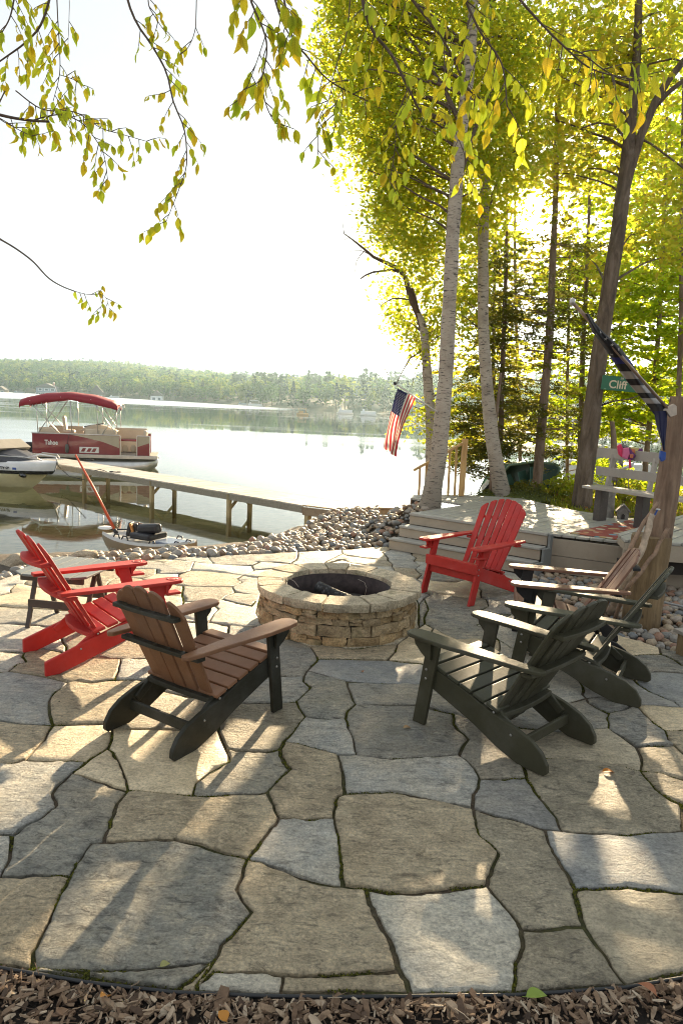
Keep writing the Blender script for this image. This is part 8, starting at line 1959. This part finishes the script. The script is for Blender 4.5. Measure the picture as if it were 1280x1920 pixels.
# ------------------------------------------------------------ beech boughs overhead
M_LF = m_leaf('beech_leaf', [(0.07, 0.11, 0.012), (0.10, 0.15, 0.014), (0.17, 0.16, 0.014), (0.24, 0.17, 0.014)], [(0.62, 0.76, 0.05), (0.74, 0.82, 0.05), (0.95, 0.82, 0.04), (0.97, 0.68, 0.04)], .70, .5, True)
M_LFI = m_leaf('beech_leaf_mass', [(0.07, 0.11, 0.012), (0.10, 0.15, 0.014), (0.17, 0.16, 0.014), (0.24, 0.17, 0.014)], [(0.62, 0.76, 0.05), (0.74, 0.82, 0.05), (0.95, 0.82, 0.04), (0.97, 0.68, 0.04)], .66, .45)
def leaf_var(c, w, tw_, bend):
    b = beech_leaf(1.0, w, c, 7); V = []
    for x, y, z in b.v:
        a = tw_ * y; x2 = x * math.cos(a) - z * math.sin(a) + bend * y * y; z2 = x * math.sin(a) + z * math.cos(a) + .02 * math.sin(y * 26) * (abs(x) > .02); V.append((x2, y, z2))
    b.v = V; return b.mesh('leaf', M_LF)
LM = [leaf_var(*a) for a in ((.15, .27, .2, .05), (.45, .29, -.5, -.08), (.85, .25, .7, .06), (-.3, .28, -.2, .10), (.3, .22, 1.0, -.12), (1.1, .27, .3, 0), (.1, .31, -.8, .02))]
LMv = []
for me in LM:
    co = np.empty(len(me.vertices) * 3, np.float32); me.vertices.foreach_get('co', co); LMv.append((co.reshape(-1, 3), [tuple(p.vertices) for p in me.polygons]))
class Bough:
    def __init__(s, label, trunk, tr, z1):
        s.t = thing('beech_tree', label, 'tree', trunk); s.o = Vector(trunk)
        MB().tube([(0, 0, 0), (.02, .02, z1 * .5), (0, 0, z1)], [tr, tr * .9, tr * .7], 16).build('trunk', M_OAK, s.t); s.z1 = z1; s.br = []; s.mass = MB()
    def bough(s, pp, Y, r0, r1, leafy=(0.1, 1.0), step=.085, twl=.16, lsz=.075, dens=1.0, root=True):
        q = [at(x, y, Y if not isinstance(Y, (tuple, list)) else Y[0] + (Y[1] - Y[0]) * i / (len(pp) - 1)) for i, (x, y) in enumerate(pp)]
        # smooth resample
        N = 26; out = []
        for i in range(N + 1):
            t = i / N * (len(q) - 1); a = min(int(t), len(q) - 2); u = t - a; p0, p1, p2, p3 = q[max(a - 1, 0)], q[a], q[a + 1], q[min(a + 2, len(q) - 1)]
            out.append(0.5 * ((2 * p1) + (p2 - p0) * u + (2 * p0 - 5 * p1 + 4 * p2 - p3) * u * u + (3 * p1 - p0 - 3 * p2 + p3) * u ** 3))
        mb = MB(); k = len(out); r0 *= .62; r1 *= .7; rr = [r0 + (r1 - r0) * i / (k - 1) for i in range(k)]
        pts = list(out)
        if root:
            mb.tube([s.o * 0 + Vector((0, 0, s.z1 * .9)), (Vector((0, 0, s.z1 * .9)) + (out[0] - s.o)) * .5 + Vector((0, 0, .12)), out[0] - s.o], [r0 * 2.2, r0 * 1.5, r0], 8)
        mb.tube([p - s.o for p in pts], rr, 7)
        lv = []
        acc = 0
        for i in range(1, k):
            a, b = out[i - 1], out[i]; L = (b - a).length; acc += L; f = i / (k - 1)
            if acc > step * .52 and leafy[0] <= f <= leafy[1]:
                acc = 0; side = rs.choice([-1, 1]); d = (b - a).normalized(); perp = Vector((-d.z, rs.normal() * .5, d.x)) * side
                tw = (d * .5 + perp * .8 + Vector((0, 0, -.35))).normalized(); TL = twl * rs.uniform(.5, 1.25); p_ = b; seg = max(2, int(TL / .030)); tp_ = [p_]
                for j in range(seg):
                    tw = (tw + Vector((rs.normal() * .12, rs.normal() * .12, -.10 + rs.normal() * .08))).normalized(); p_ = p_ + tw * (TL / seg); tp_.append(p_)
                    if rs.uniform() < dens: lv.append((p_, tw, 1 if j % 2 else -1))
                lv.append((p_, tw, 0)); mb.tube([x - s.o for x in tp_], [.0022, .0018] + [.0012] * (len(tp_) - 2), 5)
        lv.append((out[-1], (out[-1] - out[-2]).normalized(), 0))
        bo = mb.build('branch', M_TWIG, s.t); s.br.append((bo, lv, lsz))
def leaf_rot(d, sidez):
    side = Vector((rs.normal(), rs.normal(), rs.normal())).normalized()
    y = (d * .35 + d.cross(side).normalized() * (.55 * (1 if sidez else .1)) + Vector((0, 0, -.75 - .3 * rs.uniform()))).normalized(); z = Vector((rs.normal() * .7, -.6 + rs.normal() * .6, rs.normal() * .5 + .2)); z = (z - y * z.dot(y)).normalized(); x = y.cross(z)
    return Matrix((x, y, z)).transposed()
A_ = Bough('beech whose leafy boughs hang into the top left of the view', (-3.9, 1.9, -.1), .16, 5.2)
A_.bough(((95, -120), (100, -40), (80, 40), (50, 78), (10, 108), (-50, 150)), 3.5, .011, .004, (.25, 1), .06, .14, .070)
A_.bough(((40, -80), (30, -20), (20, 30), (5, 60)), 3.3, .008, .003, (.2, 1), .06, .13, .070)
A_.bough(((104, -90), (108, 20), (112, 90), (112, 140), (100, 190)), 3.6, .005, .002, (.3, 1), .08, .14, .068)
A_.bough(((125, -100), (130, -10), (130, 30), (128, 80)), 3.6, .003, .0015, (.7, 1), .12, .06, .068)
A_.bough(((-120, 190), (-30, 208), (20, 220), (60, 226), (92, 228)), 3.4, .013, .007, (.5, 1), .08, .14, .074)
A_.bough(((60, 226), (110, 215), (150, 228), (175, 255), (195, 290), (202, 335)), 3.4, .005, .002, (.0, 1), .05, .12, .066, root=False)
A_.bough(((30, 170), (80, 205), (140, 210), (190, 240), (230, 252), (275, 265)), 3.5, .005, .002, (.1, 1), .05, .10, .062, root=False)
A_.bough(((10, 170), (-5, 215), (30, 240), (60, 255)), 3.4, .005, .002, (.2, 1), .07, .12, .066, root=False)
A_.bough(((112, 140), (140, 150), (160, 165)), 3.6, .003, .0015, (.2, 1), .05, .08, .06, root=False)
A_.bough(((225, -120), (235, -20), (255, 40), (285, 85), (312, 135), (325, 190), (345, 240), (350, 285), (348, 320), (330, 370), (312, 415)), 3.5, .010, .002, (.18, 1), .045, .12, .064)
A_.bough(((280, -90), (278, 0), (290, 30), (310, 60)), 3.5, .005, .002, (.3, 1), .06, .12, .064)
A_.bough(((370, -100), (368, 20), (365, 60), (352, 90), (338, 100)), 3.5, .004, .002, (.4, 1), .09, .09, .058)
A_.bough(((-140, 400), (-20, 435), (0, 448), (30, 466), (62, 490), (90, 520), (115, 536), (140, 546)), 3.7, .009, .004, (2, 3))
A_.bough(((140, 546), (165, 552), (190, 552), (200, 560), (206, 580)), 3.7, .003, .0012, (.0, 1), .045, .07, .052, root=False)
A_.bough(((188, 550), (190, 575), (185, 590)), 3.7, .002, .001, (.3, 1), .05, .05, .05, root=False)
B_t = Bough('beech whose yellow-green boughs hang over the top middle and right', (3.4, 1.2, -.1), .20, 5.6)
B_t.bough(((420, -160), (455, -60), (470, 0), (495, 60), (500, 100), (490, 150)), 2.7, .008, .003, (.2, 1), .055, .14, .074)
B_t.bough(((500, -120), (510, -30), (525, 30), (545, 70)), 2.7, .008, .003, (.3, 1), .05, .14, .074)
B_t.bough(((490, 150), (497, 190), (512, 225), (530, 240)), 2.8, .004, .002, (.1, 1), .07, .10, .074, root=False)
B_t.bough(((500, 60), (480, 120), (465, 160), (455, 185)), 2.8, .003, .0015, (.2, 1), .07, .08, .074, root=False)
B_t.bough(((520, -80), (545, 60), (575, 105), (610, 145), (640, 165), (690, 190)), 2.9, .007, .003, (.2, 1), .07, .12, .074)
B_t.bough(((660, -60), (650, 60), (628, 130), (617, 185), (598, 225), (596, 290)), 3.0, .004, .002, (.35, 1), .07, .10, .064)
B_t.bough(((640, 165), (625, 215), (635, 250)), 3.0, .003, .0015, (.3, 1), .07, .09, .062, root=False)
B_t.bough(((676, -120), (680, 0), (700, 60), (735, 105), (765, 165), (790, 210), (830, 240)), 3.0, .013, .005, (.15, 1), .06, .14, .074)
B_t.bough(((765, 165), (745, 220), (740, 280), (730, 340)), 3.1, .004, .002, (.1, 1), .05, .10, .062, root=False)
B_t.bough(((720, -120), (760, -20), (820, 60), (850, 110), (870, 160), (900, 185)), 2.6, .009, .003, (.15, 1), .055, .15, .068)
B_t.bough(((800, -100), (860, -20), (900, 60), (940, 120), (950, 200)), 2.5, .008, .003, (.2, 1), .055, .15, .070)
B_t.bough(((900, -120), (960, -20), (1010, 40), (1060, 90), (1110, 130), (1190, 150)), 2.6, .008, .003, (.4, 1), .055, .13, .074)
B_t.bough(((1060, 90), (1090, 100), (1130, 130), (1170, 150), (1200, 150)), 2.4, .004, .002, (.2, 1), .07, .11, .080, root=False)
B_t.bough(((830, 60), (840, 200), (870, 290), (880, 340)), 3.2, .004, .002, (.3, 1), .07, .12, .070, root=False)
# the 300 leaves that show largest are parts of their branch, the rest one mass per tree
allv = []
for T_ in (A_, B_t):
    for bo, lv, ls in T_.br:
        for p_, d, sd in lv:
            v = p_ - Vector((0, 0, CAM_H)); dz = v.dot(FWD)
            if dz < .3: continue
            x, y = 640 + F_PX * v.dot(RIGHT) / dz, 960 - F_PX * v.dot(UP) / dz; vis = (-20 < x < 1300) and (-30 < y < 1900)
            allv.append((0 if vis else 1, dz / ls, T_, bo, p_, d, sd, ls))
for T_ in (A_, B_t):
    mine = sorted([a for a in allv if a[2] is T_], key=lambda a: (a[0], a[1])); 
    T_.n = 0
    for i, (vis, _, _, bo, p_, d, sd, ls) in enumerate(mine):
        R = leaf_rot(d, sd); s_ = ls * rs.uniform(.46, 1.0); k = rs.randint(7)
        if i < 300 and vis == 0:
            o = link('leaf', LM[k], bo); o.matrix_local = Matrix.Translation(p_ - T_.o) @ R.to_4x4() @ Matrix.Scale(s_, 4)
        else:
            co, fs = LMv[k]; T_.mass.add((co * s_) @ np.array(R).T + np.array(p_ - T_.o), fs, 0, True)
    if T_.mass.v: tag(T_.mass.build('leaf_mass', M_LFI, T_.t), kind='stuff')
print('leaves', len(allv))
# ------------------------------------------------------------ air
if True:
    M = MT('air'); M.t.nodes.remove(M.p); pv = M.n('ShaderNodeVolumePrincipled'); pv.inputs['Color'].default_value = (0.60, 0.84, 1.0, 1); pv.inputs['Density'].default_value = HAZE; pv.inputs['Anisotropy'].default_value = 0.7
    M.l(pv.outputs[0], M.o.inputs['Volume'])
    hz = MB().box((-300, 700, 34), (2600, 1800, 80)).build('haze', M.m); tag(hz, 'thin bright haze hanging over the lake and its shores', 'haze', kind='stuff')
